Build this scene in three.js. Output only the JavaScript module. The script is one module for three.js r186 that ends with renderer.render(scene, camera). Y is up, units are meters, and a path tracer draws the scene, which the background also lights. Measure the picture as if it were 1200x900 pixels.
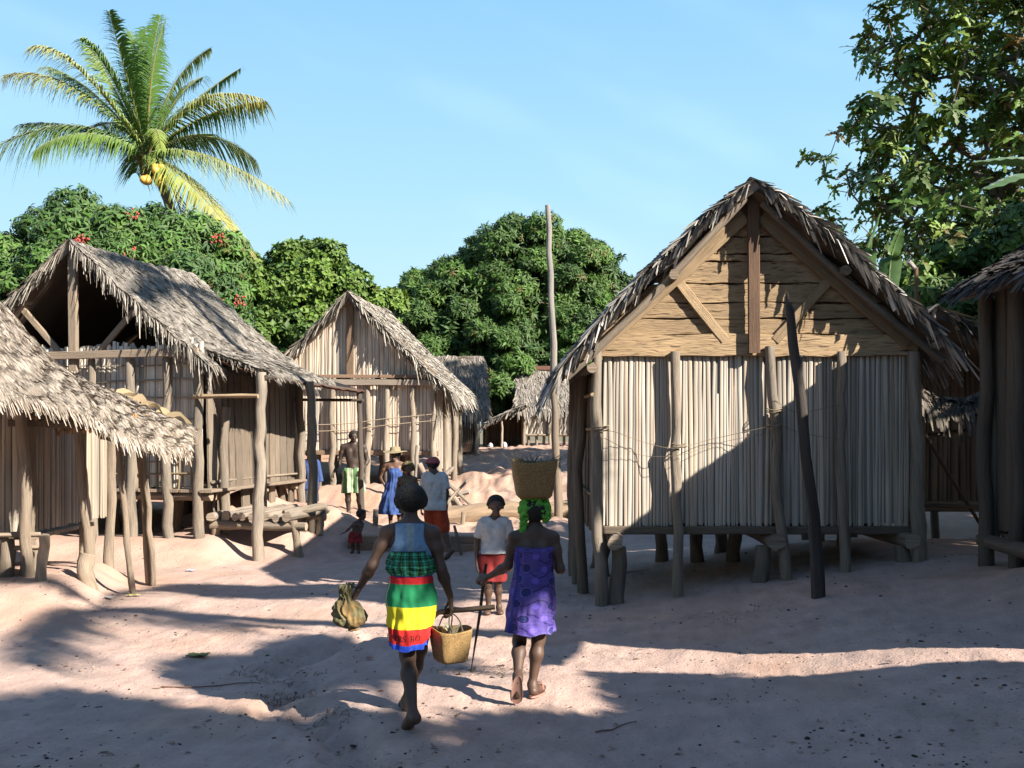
import * as THREE from 'three';
import { createNoise2D, createNoise3D } from 'simplex-noise';

// ---------------------------------------------------------------- camera, sky, sun, exposure
const scene = new THREE.Scene();
const camera = new THREE.PerspectiveCamera(2 * Math.atan(450 / 1250) * 180 / Math.PI, 4 / 3, 0.1, 2000);
camera.position.set(0, 2.0, 0);
camera.lookAt(0, 2.0, -10);
camera.setViewOffset(1200, 900, 0, -55, 1200, 900);       // level camera, lens shifted up

const renderer = new THREE.WebGLRenderer({ antialias: true });
renderer.toneMapping = THREE.LinearToneMapping;
renderer.toneMappingExposure = 3.15;
renderer.shadowMap.enabled = true;

const SUN_AZ = 35 * Math.PI / 180, SUN_EL = 32 * Math.PI / 180;
const SUN = new THREE.Vector3(Math.cos(SUN_AZ) * Math.cos(SUN_EL), Math.sin(SUN_EL), Math.sin(SUN_AZ) * Math.cos(SUN_EL));
const sun = new THREE.DirectionalLight(new THREE.Color(1, 0.92, 0.80), 5);
sun.position.copy(SUN).multiplyScalar(80).add(new THREE.Vector3(0, 0, -15));
sun.target.position.set(0, 0, -15);
sun.castShadow = true; sun.shadow.radius = 1; sun.shadow.mapSize.set(4096, 4096);
Object.assign(sun.shadow.camera, { left: -40, right: 40, top: 30, bottom: -30, near: 1, far: 200 });
scene.add(sun, sun.target);

function rng(seed) {
  let s = seed | 0;
  return () => { s = (s + 0x6d2b79f5) | 0; let t = Math.imul(s ^ (s >>> 15), 1 | s); t = (t + Math.imul(t ^ (t >>> 7), 61 | t)) ^ t; return ((t ^ (t >>> 14)) >>> 0) / 4294967296; };
}
const n2 = createNoise2D(rng(11)), n3 = createNoise3D(rng(12));
const fbm2 = (x, y, o = 4) => { let a = 0, w = 0.5, f = 1; for (let i = 0; i < o; i++) { a += w * n2(x * f, y * f); f *= 2.03; w *= 0.5; } return a; };
const clamp = (x, a = 0, b = 1) => Math.min(b, Math.max(a, x));
const sm = (a, b, x) => { const t = clamp((x - a) / (b - a)); return t * t * (3 - 2 * t); };
const lerp = (a, b, t) => a + (b - a) * t;

{ // the sky: clear morning air, paler towards the horizon, a few faint high wisps
  const W = 1024, H = 512, d = new Float32Array(W * H * 4);
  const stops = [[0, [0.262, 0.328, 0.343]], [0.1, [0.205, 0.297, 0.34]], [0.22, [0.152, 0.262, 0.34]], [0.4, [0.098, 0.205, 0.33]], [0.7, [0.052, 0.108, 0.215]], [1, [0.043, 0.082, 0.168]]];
  for (let j = 0; j < H; j++) for (let i = 0; i < W; i++) {
    const el = ((j + 0.5) / H - 0.5) * Math.PI, az = ((i + 0.5) / W - 0.5) * 2 * Math.PI;
    const y = Math.sin(el), e = Math.max(0, y);
    let k = 0; while (k < stops.length - 2 && e > stops[k + 1][0]) k++;
    const t = clamp((e - stops[k][0]) / (stops[k + 1][0] - stops[k][0]));
    const dir = [Math.cos(el) * Math.cos(az), y, Math.cos(el) * Math.sin(az)];
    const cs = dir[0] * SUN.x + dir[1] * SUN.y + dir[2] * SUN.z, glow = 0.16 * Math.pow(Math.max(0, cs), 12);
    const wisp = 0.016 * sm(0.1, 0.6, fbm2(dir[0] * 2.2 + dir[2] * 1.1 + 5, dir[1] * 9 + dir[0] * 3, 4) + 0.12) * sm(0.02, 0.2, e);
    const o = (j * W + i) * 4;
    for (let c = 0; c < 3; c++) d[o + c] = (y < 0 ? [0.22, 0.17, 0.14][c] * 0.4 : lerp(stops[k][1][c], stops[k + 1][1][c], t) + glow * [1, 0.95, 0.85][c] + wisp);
    d[o + 3] = 1;
  }
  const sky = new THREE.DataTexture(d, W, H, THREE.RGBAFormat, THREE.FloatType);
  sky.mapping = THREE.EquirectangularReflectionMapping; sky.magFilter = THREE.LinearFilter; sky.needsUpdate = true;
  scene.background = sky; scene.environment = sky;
}

// ---------------------------------------------------------------- kit: naming, textures, materials, mesh building
const taken = new Map();
function numbered(n) { const k = taken.get(n) ?? 0; taken.set(n, k + 1); return k ? n + '_' + String(k).padStart(3, '0') : n; }
function tag(o, label, category, group, kind) {
  o.userData.label = label; o.userData.category = category;
  if (group) o.userData.group = group;
  if (kind) o.userData.kind = kind;
  return o;
}
function thing(name, label, category, [x, y, z] = [0, 0, 0], turn = 0, group) {
  const o = new THREE.Group(); o.name = numbered(name); o.position.set(x, y, z); o.rotation.y = turn; scene.add(o);
  return tag(o, label, category, group);
}
function tex(W, H, f, channels = 3, srgb = false) {
  const d = new Uint8Array(W * H * 4);
  for (let j = 0; j < H; j++) for (let i = 0; i < W; i++) {
    const v = f(i / W, j / H), o = (j * W + i) * 4;
    for (let c = 0; c < 3; c++) d[o + c] = clamp(Array.isArray(v) ? v[c] : v) * 255;
    d[o + 3] = 255;
  }
  const t = new THREE.DataTexture(d, W, H); t.magFilter = THREE.LinearFilter; t.minFilter = THREE.LinearMipmapLinearFilter; t.generateMipmaps = true;
  t.wrapS = t.wrapT = THREE.RepeatWrapping; if (srgb) t.colorSpace = THREE.SRGBColorSpace; t.needsUpdate = true; return t;
}
// periodic noise on the unit square (torus in 3-D would need 4-D; two blended samples do)
const per = (f) => (u, v) => { const a = sm(0, 1, u), b = sm(0, 1, v); return lerp(lerp(f(u, v), f(u - 1, v), a), lerp(f(u, v - 1), f(u - 1, v - 1), a), b); };

const grainF = per((u, v) => {
  const w = v + 0.02 * n2(u * 3, v * 4 + 7);
  let g = 0.5 + 0.28 * n2(u * 1.6, w * 24) + 0.18 * n2(u * 4 + 3, w * 70) + 0.12 * n2(u * 9, w * 150);
  const crack = sm(0.62, 0.85, n2(u * 1.3 + 9, w * 17)); g -= 0.45 * crack;
  return g;
});
const woodTex = tex(512, 512, (u, v) => { const g = grainF(u, v), k = 0.34 + 0.92 * g; return [k, k * (0.97 + 0.03 * g), k * (0.93 + 0.08 * g)]; });
const woodBump = tex(512, 512, (u, v) => clamp(0.15 + 0.8 * grainF(u, v)));
const fissF = per((u, v) => {
  const w = v + 0.012 * n2(u * 5, v * 6 + 7); let g = 0.62 + 0.16 * n2(u * 2.4, w * 30) + 0.12 * n2(u * 6 + 3, w * 90) + 0.10 * n2(u * 14, w * 160);
  g -= 0.75 * sm(0.40, 0.72, n2(u * 3.2 + 9, w * 26)) * sm(-0.3, 0.2, n2(u * 5 + 2, w * 9)); g -= 0.4 * sm(0.55, 0.8, n2(u * 6.2 + 19, w * 60)); return g;
});
const fissTex = tex(1024, 1024, (u, v) => { const g = fissF(u, v), k = 0.33 + 0.74 * g; return [k, k * (0.93 + 0.07 * g), k * (0.86 + 0.12 * g)]; }), fissBump = tex(1024, 1024, (u, v) => clamp(0.1 + 0.9 * fissF(u, v)));
const speckF = per((u, v) => 0.5 + 0.3 * fbm2(u * 14, v * 14, 4));
const speckTex = tex(256, 256, (u, v) => 0.62 + 0.5 * speckF(u, v));

const M = {};
const std = (o) => new THREE.MeshStandardMaterial({ vertexColors: true, roughness: 0.9, ...o });
woodTex.repeat.set(1, 4); woodBump.repeat.set(1, 4);
M.wood = std({ map: woodTex, bumpMap: woodBump, bumpScale: 0.009, roughness: 0.88 });
fissTex.repeat.set(0.6, 1); fissBump.repeat.set(0.6, 1); M.board = std({ map: fissTex, bumpMap: fissBump, bumpScale: 0.009, roughness: 0.88 });
M.reed = std({ roughness: 0.75 });
M.thatch = std({ roughness: 0.85, side: THREE.DoubleSide });
M.plain = std({ roughness: 0.9 });
M.leaf = new THREE.MeshPhysicalMaterial({ vertexColors: true, roughness: 0.6, transmission: 0.28, thickness: 0, side: THREE.DoubleSide, ior: 1.35 });
M.leafDull = new THREE.MeshPhysicalMaterial({ vertexColors: true, roughness: 0.8, transmission: 0.3, thickness: 0, side: THREE.DoubleSide, ior: 1.3 });
M.metal = new THREE.MeshPhysicalMaterial({ vertexColors: true, roughness: 1, map: speckTex, specularIntensity: 0.3 });

const V3 = (x, y, z) => new THREE.Vector3(x, y, z);
const vA = V3(), vB = V3(), vC = V3();
class GB {
  constructor() { this.p = []; this.c = []; this.t = []; this.i = []; }
  v(x, y, z, c, u = 0, w = 0) { this.p.push(x, y, z); this.c.push(c[0], c[1], c[2]); this.t.push(u, w); return this.p.length / 3 - 1; }
  tri(a, b, c) { this.i.push(a, b, c); }
  quad(a, b, c, d) { this.i.push(a, b, c, a, c, d); }
  // section sweep along points; sec(i) gives [x,y] offsets in the frame (side, up); flat = no shared vertices between faces
  sweep(pts, sec, col, { up = [0, 1, 0], flat = false, cap = true, capCol = null } = {}) {
    const n = pts.length, rings = [], U = V3(...up), t = V3(), s = V3(), w = V3();
    let len = 0;
    const S0 = sec(0), m = S0.length, lens = [0];
    for (let k = 1; k <= m; k++) { const a = S0[k - 1], b = S0[k % m]; lens.push(lens[k - 1] + Math.hypot(a[0] - b[0], a[1] - b[1])); }
    const P = [], L = [];
    for (let k = 0; k < n; k++) {
      const a = pts[Math.max(0, k - 1)], b = pts[Math.min(n - 1, k + 1)];
      t.set(b[0] - a[0], b[1] - a[1], b[2] - a[2]).normalize();
      s.crossVectors(t, U); if (s.lengthSq() < 1e-6) s.crossVectors(t, V3(0.3, 0, 1)); s.normalize(); w.crossVectors(s, t);
      if (k) len += Math.hypot(pts[k][0] - pts[k - 1][0], pts[k][1] - pts[k - 1][1], pts[k][2] - pts[k - 1][2]);
      L.push(len);
      P.push(sec(k).map(([x, y]) => [pts[k][0] + s.x * x + w.x * y, pts[k][1] + s.y * x + w.y * y, pts[k][2] + s.z * x + w.z * y]));
    }
    const C = (k, j) => (typeof col === 'function' ? col(k / (n - 1), j) : col);
    const u0 = Math.abs(pts[0][0] * 0.37 + pts[0][2] * 0.61 + pts[0][1] * 0.23);
    if (flat) for (let j = 0; j < m; j++) {
      const j2 = (j + 1) % m; let pa, pb;
      for (let k = 0; k < n; k++) {
        const a = this.v(...P[k][j], C(k, j), u0 + L[k], lens[j] + u0 * 0.5), b = this.v(...P[k][j2], C(k, j2), u0 + L[k], lens[j + 1] + u0 * 0.5);
        if (k) this.quad(pa, a, b, pb); pa = a; pb = b;
      }
    } else for (let k = 0; k < n; k++) {
      rings[k] = [];
      for (let j = 0; j <= m; j++) rings[k].push(this.v(...P[k][j % m], C(k, j % m), u0 + L[k], lens[j] + u0 * 0.5));
      if (k) for (let j = 0; j < m; j++) this.quad(rings[k - 1][j], rings[k][j], rings[k][j + 1], rings[k - 1][j + 1]);
    }
    if (cap) for (const k of [0, n - 1]) {
      const c0 = capCol ?? C(k, 0), id = P[k].map((q, j) => this.v(...q, c0, u0 + 0.3 * sec(k)[j][0], 0.3 * sec(k)[j][1]));
      for (let j = 1; j < m - 1; j++) k ? this.tri(id[0], id[j + 1], id[j]) : this.tri(id[0], id[j], id[j + 1]);
    }
    return this;
  }
  tube(pts, rad, sides, col, o = {}) {
    const R = o.rand, wob = o.wob ?? 0, ph = R ? R() * 9 : 0;
    return this.sweep(pts, (k) => {
      const r = typeof rad === 'function' ? rad(k / (pts.length - 1)) : Array.isArray(rad) ? rad[k] : rad, a = [];
      for (let j = 0; j < sides; j++) { const f = j / sides * Math.PI * 2, q = r * (1 + wob * n3(Math.cos(f) * 1.2 + ph, Math.sin(f) * 1.2, k * 0.6 + ph)); a.push([Math.cos(f) * q, Math.sin(f) * q]); }
      return a;
    }, col, o);
  }
  leafStrip(pts, wid, side, col, bend = 0) {      // thin ribbon: points, half widths, side vector
    let a0, b0;
    for (let k = 0; k < pts.length; k++) {
      const [x, y, z] = pts[k], h = wid[k], c = Array.isArray(col[0]) ? col[k] : col;
      const a = this.v(x - side[0] * h, y - side[1] * h, z - side[2] * h, c), b = this.v(x + side[0] * h, y + side[1] * h, z + side[2] * h, c);
      if (k) this.quad(a0, b0, b, a); a0 = a; b0 = b;
    }
  }
  geo() {
    const g = new THREE.BufferGeometry();
    g.setAttribute('position', new THREE.Float32BufferAttribute(this.p, 3));
    g.setAttribute('color', new THREE.Float32BufferAttribute(this.c.map((v) => v * 0.62), 3));
    g.setAttribute('uv', new THREE.Float32BufferAttribute(this.t, 2));
    g.setIndex(this.i); g.computeVertexNormals(); return g;
  }
  mesh(name, mat, parent, kind) {
    const m = new THREE.Mesh(this.geo(), mat); m.name = name; m.castShadow = m.receiveShadow = true;
    if (parent) parent.add(m); else { m.name = numbered(name); scene.add(m); }
    if (kind) m.userData.kind = kind; return m;
  }
}
const mulc = (c, k) => [c[0] * k, c[1] * k, c[2] * k];
const mixc = (a, b, t) => [lerp(a[0], b[0], t), lerp(a[1], b[1], t), lerp(a[2], b[2], t)];
const WOOD = [0.44, 0.34, 0.25], GREY = [0.53, 0.43, 0.33], DARKW = [0.16, 0.12, 0.09], TAN = [0.60, 0.425, 0.25], REED = [0.47, 0.41, 0.32];
const RW = rng(77);
// a round pole from a to b with a slight natural bend; its own mesh under parent
function pole(parent, name, a, b, r0, r1 = r0 * 0.85, col = WOOD, o = {}) {
  const R = o.rand ?? RW, n = o.seg ?? 7, bend = (o.bend ?? 0.02) * (R() - 0.5) * 2, bend2 = (o.bend ?? 0.02) * (R() - 0.5) * 2, tone = 0.85 + 0.3 * R(), pts = [], ph = R() * 20;
  const L = Math.hypot(b[0] - a[0], b[1] - a[1], b[2] - a[2]);
  for (let k = 0; k < n; k++) {
    const t = k / (n - 1), s = Math.sin(t * Math.PI), q = n2(t * L * 1.3 + ph, ph) * 0.45 * r0;
    pts.push([lerp(a[0], b[0], t) + s * bend * L + q, lerp(a[1], b[1], t), lerp(a[2], b[2], t) + s * bend2 * L + n2(ph, t * L * 1.3) * 0.45 * r0]);
  }
  return new GB().tube(pts, (t) => lerp(r0, r1, t), o.sides ?? 9, (t, j) => mulc(mixc(col, [col[0] * 0.9, col[1] * 0.95, col[2]], 0.5 + 0.5 * n2(t * 3 + ph, 4)), tone * (0.9 + 0.22 * n2(t * 6 + ph, j * 0.7) + 0.14 * n2(t * 19 + ph, j))), { rand: R, wob: 0.2, up: Math.abs(b[1] - a[1]) > 0.7 * L ? [0.02, 0.01, 1] : [0, 1, 0], capCol: mulc(col, tone * 1.15) }).mesh(name, o.mat ?? M.wood, parent);
}
// a sawn or split board from a to b, w wide (in the plane of up), t thick
function board(parent, name, a, b, w, t, col = WOOD, o = {}) {
  const R = o.rand ?? RW, n = o.seg ?? 6, tone = 0.88 + 0.24 * R(), pts = [], ph = R() * 30, e = o.rough ?? 0.05, c = Math.min(t * 0.25, 0.008);
  for (let k = 0; k < n; k++) { const q = k / (n - 1); pts.push([lerp(a[0], b[0], q), lerp(a[1], b[1], q), lerp(a[2], b[2], q)]); }
  return new GB().sweep(pts, (k) => {
    const h1 = w / 2 * (1 + e * n2(k * 0.9 + ph, 1)), h2 = w / 2 * (1 + e * n2(k * 0.9 + ph, 9)), d = t / 2;
    return [[-d, -h1 + c], [-d + c, -h1], [d - c, -h1], [d, -h1 + c], [d, h2 - c], [d - c, h2], [-d + c, h2], [-d, h2 - c]];
  }, (t2, j) => mulc(col, tone * (0.93 + 0.14 * n2(t2 * 4 + ph, j * 0.2))), { up: o.up ?? [0, 1, 0], flat: true }).mesh(name, o.mat ?? M.wood, parent);
}
// ---------------------------------------------------------------- ground
const bump2 = (x, z, cx, cz, rx, rz) => { const q = ((x - cx) / rx) ** 2 + ((z - cz) / rz) ** 2; return Math.exp(-q * q * 0.7); };
function groundBase(x, z) {
  let y = 0;
  y += 0.52 * sm(0.7, 5.4, x) * sm(-20, -14, z) * (1 - 0.55 * sm(-6.5, -2, z));              // bank rising to the right
  y += 0.30 * bump2(x, z, 6.2, -8.7, 2.0, 2.2) * sm(3.6, 5.4, x);
  y -= 0.09 * sm(-12.5, -16, z) * sm(1.2, -1.2, x);
  // the raised earth under the front hut on the left
  { const edge = -4.95 - 0.35 * (z + 12.5) * -0.4; y += 0.30 * sm(edge + 0.28, edge - 0.45, x + 0.12 * n2(z * 1.1, 3)) * sm(-10.0, -11.6, z) * sm(-15.4, -14.3, z); }
  // earth plinth of the open gabled hut
  y += 0.32 * sm(-4.35, -5.1, x + 0.15 * n2(z * 0.9, 8)) * sm(-16.1, -17.3, z) * sm(-26, -23, z);
  y += 0.50 * bump2(x, z, -4.3, -19.9, 1.35, 1.9);
  // terrace behind the step
  const ter = sm(-18.55, -18.75, z) * sm(1.6, 0.2, x) * sm(-3.3, -2.6, x);
  y += 0.21 * Math.max(ter, sm(-18.5, -20.5, z));
  // rise towards the far huts
  y += 1.22 * sm(-22, -43, z) + 0.5 * sm(-45, -120, z);
  y += 0.34 * bump2(x, z, -3.2, -26.9, 2.6, 1.0);
  y += 0.30 * bump2(x, z, 0.2, -30.5, 1.6, 1.6) * (0.6 + 0.6 * n2(x * 0.8, z * 0.8)) + 0.35 * bump2(x, z, 1.9, -27.5, 1.2, 2.5);
  return y;
}
const rillPts = [[-0.35, -10.6], [-1.4, -10.3], [-1.75, -9.6], [-2.0, -8.9], [-1.6, -8.3], [-1.75, -7.7], [-1.25, -7.3], [-1.05, -6.6], [-0.6, -5.6]];
function rill(x, z) {
  let d = 9;
  for (let k = 1; k < rillPts.length; k++) {
    const [ax, az] = rillPts[k - 1], [bx, bz] = rillPts[k], t = clamp(((x - ax) * (bx - ax) + (z - az) * (bz - az)) / ((bx - ax) ** 2 + (bz - az) ** 2));
    d = Math.min(d, Math.hypot(x - lerp(ax, bx, t), z - lerp(az, bz, t)));
  }
  return d;
}
const prints = new Map();
{ // bare footprints along the lane
  const R = rng(55);
  for (let k = 0; k < 70; k++) {
    let x = (R() - 0.5) * 7, z = -4 - 12 * R(), a = (R() < 0.75 ? (R() - 0.5) * 0.9 : R() * 6.28) + (R() < 0.5 ? 3.14 : 0), n = 3 + (R() * 5 | 0), sd = 1;
    for (let q = 0; q < n; q++, sd = -sd) { x += Math.sin(a) * 0.52; z -= Math.cos(a) * 0.52; const fx = x + Math.cos(a) * 0.09 * sd, fz = z + Math.sin(a) * 0.09 * sd, f = [fx, fz, Math.sin(a), -Math.cos(a), 0.005 + 0.007 * R()]; for (let i = -1; i <= 1; i++) for (let j = -1; j <= 1; j++) { const key = Math.floor(fx / 0.5 + i) + ',' + Math.floor(fz / 0.5 + j); (prints.get(key) ?? prints.set(key, []).get(key)).push(f); } }
  }
}
function G(x, z) {
  let y = groundBase(x, z);
  const far = sm(-60, -30, z), w = 0.4 * n2(x * 0.35, z * 0.35);
  y += 0.026 * n2(x * 0.42 + 3, z * 0.42) * far + 0.009 * n2(x * 1.15 + w, z * 1.0) + 0.005 * n2(x * 2.9, z * 2.6 + w) + 0.004 * n2(x * 7, z * 6.3);
  if (z > -16 && z < 2) {
    const f = n2(x * 4.1 + 2 * w, z * 3.7); y -= 0.007 * sm(0.35, 0.8, f);                           // trodden hollows
    const pf = prints.get(Math.floor(x / 0.5) + ',' + Math.floor(z / 0.5)); if (pf) for (const [fx, fz, ax, az, dp] of pf) { const dx = x - fx, dz = z - fz, l = dx * ax + dz * az, w2 = -dx * az + dz * ax, q = (l / 0.125) ** 2 + (w2 / 0.055) ** 2; if (q < 4) y += dp * (-Math.exp(-q * q) + 0.45 * Math.exp(-((Math.sqrt(q) - 1.35) ** 2) * 14)); }
    if (x > -3.2 && x < 1 && z > -11.5 && z < -5) { const d = rill(x + 0.1 * n2(x * 3, z * 3), z + 0.1 * n2(z * 3, x * 3)); y -= 0.075 * Math.exp(-((d / 0.13) ** 2)); y += 0.03 * Math.exp(-(((d - 0.3) / 0.18) ** 2)); }
  }
  if (z < -20 && z > -42) y += 0.07 * n2(x * 1.5, z * 0.9) * sm(-3, 0, x) + 0.03 * n2(x * 3.1, z * 2.2);
  return y;
}
{
  const xs = [], zs = [];
  for (let k = -230; k <= 230; k++) { const t = k / 230; xs.push(7.5 * t + 5.5 * t ** 3 + 260 * Math.sign(t) * Math.abs(t) ** 9); }
  for (let k = 0; k <= 560; k++) { const t = k / 560; zs.push(12 - 17.5 * t - 26 * t ** 2.2 - 260 * t ** 9); }
  for (let k = 1; k < 6; k++) zs.unshift(zs[0] + 6 * k);
  const nx = xs.length, nz = zs.length, pos = new Float32Array(nx * nz * 3), col = new Float32Array(nx * nz * 3), uv = new Float32Array(nx * nz * 2), idx = [];
  for (let j = 0; j < nz; j++) for (let i = 0; i < nx; i++) {
    const o = j * nx + i, x = xs[i], z = zs[j], y = G(x, z);
    pos.set([x, y, z], o * 3); uv.set([x, z], o * 2);
    let c = [0.60, 0.42, 0.35];
    const red = clamp(0.5 * sm(-17.5, -22, z) + 0.35 * sm(-4.2, -6, x) * sm(-9, -11, z) + 0.45 * sm(0, 0.6, fbm2(x * 0.3 + 9, z * 0.3, 3)) + 0.5 * sm(4.2, 5.6, x));
    c = mixc(c, [0.56, 0.325, 0.205], red);
    c = mixc(c, [0.44, 0.335, 0.275], 0.5 * sm(0.0, 0.6, fbm2(x * 0.9 + 30, z * 0.9, 4)));
    c = mulc(c, 1 + 0.12 * n2(x * 2.3, z * 2.3) + 0.07 * n2(x * 9, z * 9));
    if (z > -12 && z < -5 && x > -3.2 && x < 1) c = mulc(c, 1 - 0.22 * Math.exp(-((rill(x, z) / 0.12) ** 2)) * (0.5 + 0.5 * n2(x * 14, z * 14)));
    const veg = sm(-44, -60, z) + sm(16, 26, Math.abs(x)); if (veg > 0) c = mixc(c, [0.10, 0.12, 0.05], clamp(veg) * 0.8);
    col.set(mulc(c, 0.76), o * 3);
    if (i && j) { const a = o - nx - 1; idx.push(a, a + 1, o, a, o, o - 1); }
  }
  const g = new THREE.BufferGeometry();
  g.setAttribute('position', new THREE.BufferAttribute(pos, 3)); g.setAttribute('color', new THREE.BufferAttribute(col, 3)); g.setAttribute('uv', new THREE.BufferAttribute(uv, 2));
  g.setIndex(idx); g.computeVertexNormals();
  const S = 1024, hf = new Float32Array(S * S), R = rng(5);
  const f = per((u, v) => 0.45 * n2(u * 6, v * 6) + 0.3 * n2(u * 17, v * 17) + 0.25 * n2(u * 45, v * 45) + 0.2 * n2(u * 110, v * 110));
  for (let j = 0; j < S; j++) for (let i = 0; i < S; i++) hf[j * S + i] = 0.5 + 0.22 * f(i / S, j / S);
  for (let k = 0; k < 2600; k++) {                                                                   // grit and small stones in the earth
    const cx = R() * S | 0, cy = R() * S | 0, r = 1 + R() * R() * 4, up = R() < 0.6 ? 0.22 : -0.2;
    for (let y = -r | 0; y <= r; y++) for (let x = -r | 0; x <= r; x++) { const q = (x * x + y * y) / (r * r); if (q < 1) hf[((cy + y + S) % S) * S + (cx + x + S) % S] += up * (1 - q); }
  }
  const at = (u, v) => hf[Math.min(S - 1, v * S | 0) * S + Math.min(S - 1, u * S | 0)];
  const map = tex(S, S, (u, v) => { const h = at(u, v); return [0.79 + 0.55 * (h - 0.5), 0.79 + 0.60 * (h - 0.5), 0.79 + 0.64 * (h - 0.5)]; }), bm = tex(S, S, (u, v) => at(u, v));
  for (const t of [map, bm]) t.repeat.set(0.31, 0.31);
  const m = new THREE.Mesh(g, new THREE.MeshStandardMaterial({ vertexColors: true, map, bumpMap: bm, bumpScale: 0.034, roughness: 0.95 }));
  m.name = 'ground'; m.receiveShadow = m.castShadow = true; m.userData = { kind: 'structure', label: 'trodden pinkish earth between the huts', category: 'ground' }; scene.add(m);
}
// ---------------------------------------------------------------- thatch, reed walls, hut parts
function thatch(parent, name, surf, U, V, o = {}) {
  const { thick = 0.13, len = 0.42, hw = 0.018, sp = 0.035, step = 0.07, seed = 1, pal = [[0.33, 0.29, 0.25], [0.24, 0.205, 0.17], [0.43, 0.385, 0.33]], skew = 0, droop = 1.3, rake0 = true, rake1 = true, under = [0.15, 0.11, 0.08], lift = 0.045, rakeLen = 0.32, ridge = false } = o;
  const R = rng(seed), gb = new GB(), e = 0.02;
  const S = (u, v) => {
    const uu = clamp(u, 0, U), vv = clamp(v, 0, V), p = surf(uu, vv), ph = seed * 3.1, b = 0.035 * n2(uu * 1.1 + ph, vv * 1.3) + 0.02 * n2(uu * 3.2, vv * 3 + ph);
    if (u !== uu || v !== vv) { const q = surf(uu + (u < uu ? e : u > uu ? -e : 0), vv + (v < vv ? e : v > vv ? -e : 0)); const ku = Math.abs(u - uu) / e, kv = Math.abs(v - vv) / e, kk = Math.max(ku, kv); for (let c = 0; c < 3; c++) p[c] += (p[c] - q[c]) * kk; if (v > V) p[1] -= droop * (v - V) ** 1.5 * 0.9; }
    p[1] += b; return p;
  };
  const frame = (u, v) => {
    const a = S(clamp(u, 0, U - e), clamp(v, 0, V)), b = S(clamp(u, 0, U - e) + e, clamp(v, 0, V)), c0 = S(clamp(u, 0, U), clamp(v, 0, V - e)), c1 = S(clamp(u, 0, U), clamp(v, 0, V - e) + e);
    const du = V3(b[0] - a[0], b[1] - a[1], b[2] - a[2]).normalize(), dv = V3(c1[0] - c0[0], c1[1] - c0[1], c1[2] - c0[2]).normalize(), n = V3().crossVectors(du, dv).normalize(); if (n.y < 0) n.negate();
    return { du, dv, n };
  };
  // solid layer beneath the leaves
  const nu = Math.max(4, Math.ceil(U / 0.25)), nv = Math.max(4, Math.ceil(V / 0.25)), T = [], B = [];
  for (let i = 0; i <= nu; i++) for (let j = 0; j <= nv; j++) {
    const p = S(i / nu * U, j / nv * V), f = frame(i / nu * U, j / nv * V), k = thick * (0.85 + 0.3 * R());
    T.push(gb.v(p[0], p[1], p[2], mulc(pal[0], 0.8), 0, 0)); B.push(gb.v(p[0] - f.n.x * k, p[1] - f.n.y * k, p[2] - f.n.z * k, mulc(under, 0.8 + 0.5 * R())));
  }
  const W = nv + 1;
  for (let i = 0; i < nu; i++) for (let j = 0; j < nv; j++) { const a = i * W + j; gb.quad(T[a], T[a + 1], T[a + W + 1], T[a + W]); gb.quad(B[a], B[a + W], B[a + W + 1], B[a + 1]); }
  for (let i = 0; i < nu; i++) for (const j of [0, nv]) { const a = i * W + j; gb.quad(T[a], T[a + W], B[a + W], B[a]); }
  for (let j = 0; j < nv; j++) for (const i of [0, nu]) { const a = i * W + j; gb.quad(T[a], T[a + 1], B[a + 1], B[a]); }
  const leaf = (u, v, L, su, out = 0, down = 0, wk = 1) => {
    const f = frame(u, v), c = mulc(pal[R() < 0.5 ? 0 : R() < 0.5 ? 1 : 2], (0.74 + 0.5 * R()) * (1 + 0.10 * n2(u * 1.7 + seed, v * 1.9) + 0.08 * n2(u * 5, v * 5 + seed))), tw = (R() - 0.5) * (o.twist ?? 1.3), w = hw * (0.6 + 0.9 * R()) * wk, tl = lift * (0.3 + R()), pts = [];
    for (let k = 0; k < 3; k++) {
      const t = k / 2, p = S(u + su * t * L + out * t * L, v + t * L * (1 - 0.5 * Math.abs(out))), h = 0.006 + tl * t;
      pts.push([p[0] + f.n.x * h, p[1] + f.n.y * h - down * t * t * L, p[2] + f.n.z * h]);
    }
    const cs = Math.cos(tw), sn = Math.sin(tw), sd = [f.du.x * cs + f.n.x * sn, f.du.y * cs + f.n.y * sn, f.du.z * cs + f.n.z * sn];
    gb.leafStrip(pts, [w * 0.8, w, w * (0.15 + 0.5 * R())], sd, [mulc(c, 0.9), c, mulc(c, 1.05)]);
  };
  for (let v = V; v > -0.02; v -= step) for (let u = -0.03; u < U + 0.03; u += sp) {
    const L = len * (0.6 + 0.8 * R());
    leaf(clamp(u + (R() - 0.5) * sp * 2, 0, U), Math.max(0, v - L * 0.55 + (R() - 0.5) * step), L, skew + (R() - 0.5) * 0.9);
  }
  for (let u = 0; u < U; u += sp * 0.55) { const L = len * (0.5 + 0.7 * R()); leaf(u, V - L * 0.35 * R(), L, skew + (R() - 0.5) * 0.6, 0, 0.5 * R()); }   // ragged eave
  for (const [on, u0, dir] of [[rake0, 0, -1], [rake1, U, 1]]) if (on) for (let v = 0; v < V; v += sp * 0.32) {
    const L = rakeLen * (0.35 + 0.75 * R() * R() + 0.15 * R()); leaf(u0 - dir * 0.10 * R(), v, L, 0, dir * (0.15 + 0.75 * R()), 0.3 + 1.1 * R(), 1.25);
  }
  if (ridge) for (let u = 0; u < U; u += sp * 0.5) { const L = len * (0.5 + 0.4 * R()); leaf(u, -L * 0.25, L, (R() - 0.5) * 1.2, 0, 0, 1.2); }
  return gb.mesh(name, M.thatch, parent, 'stuff');
}
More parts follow.
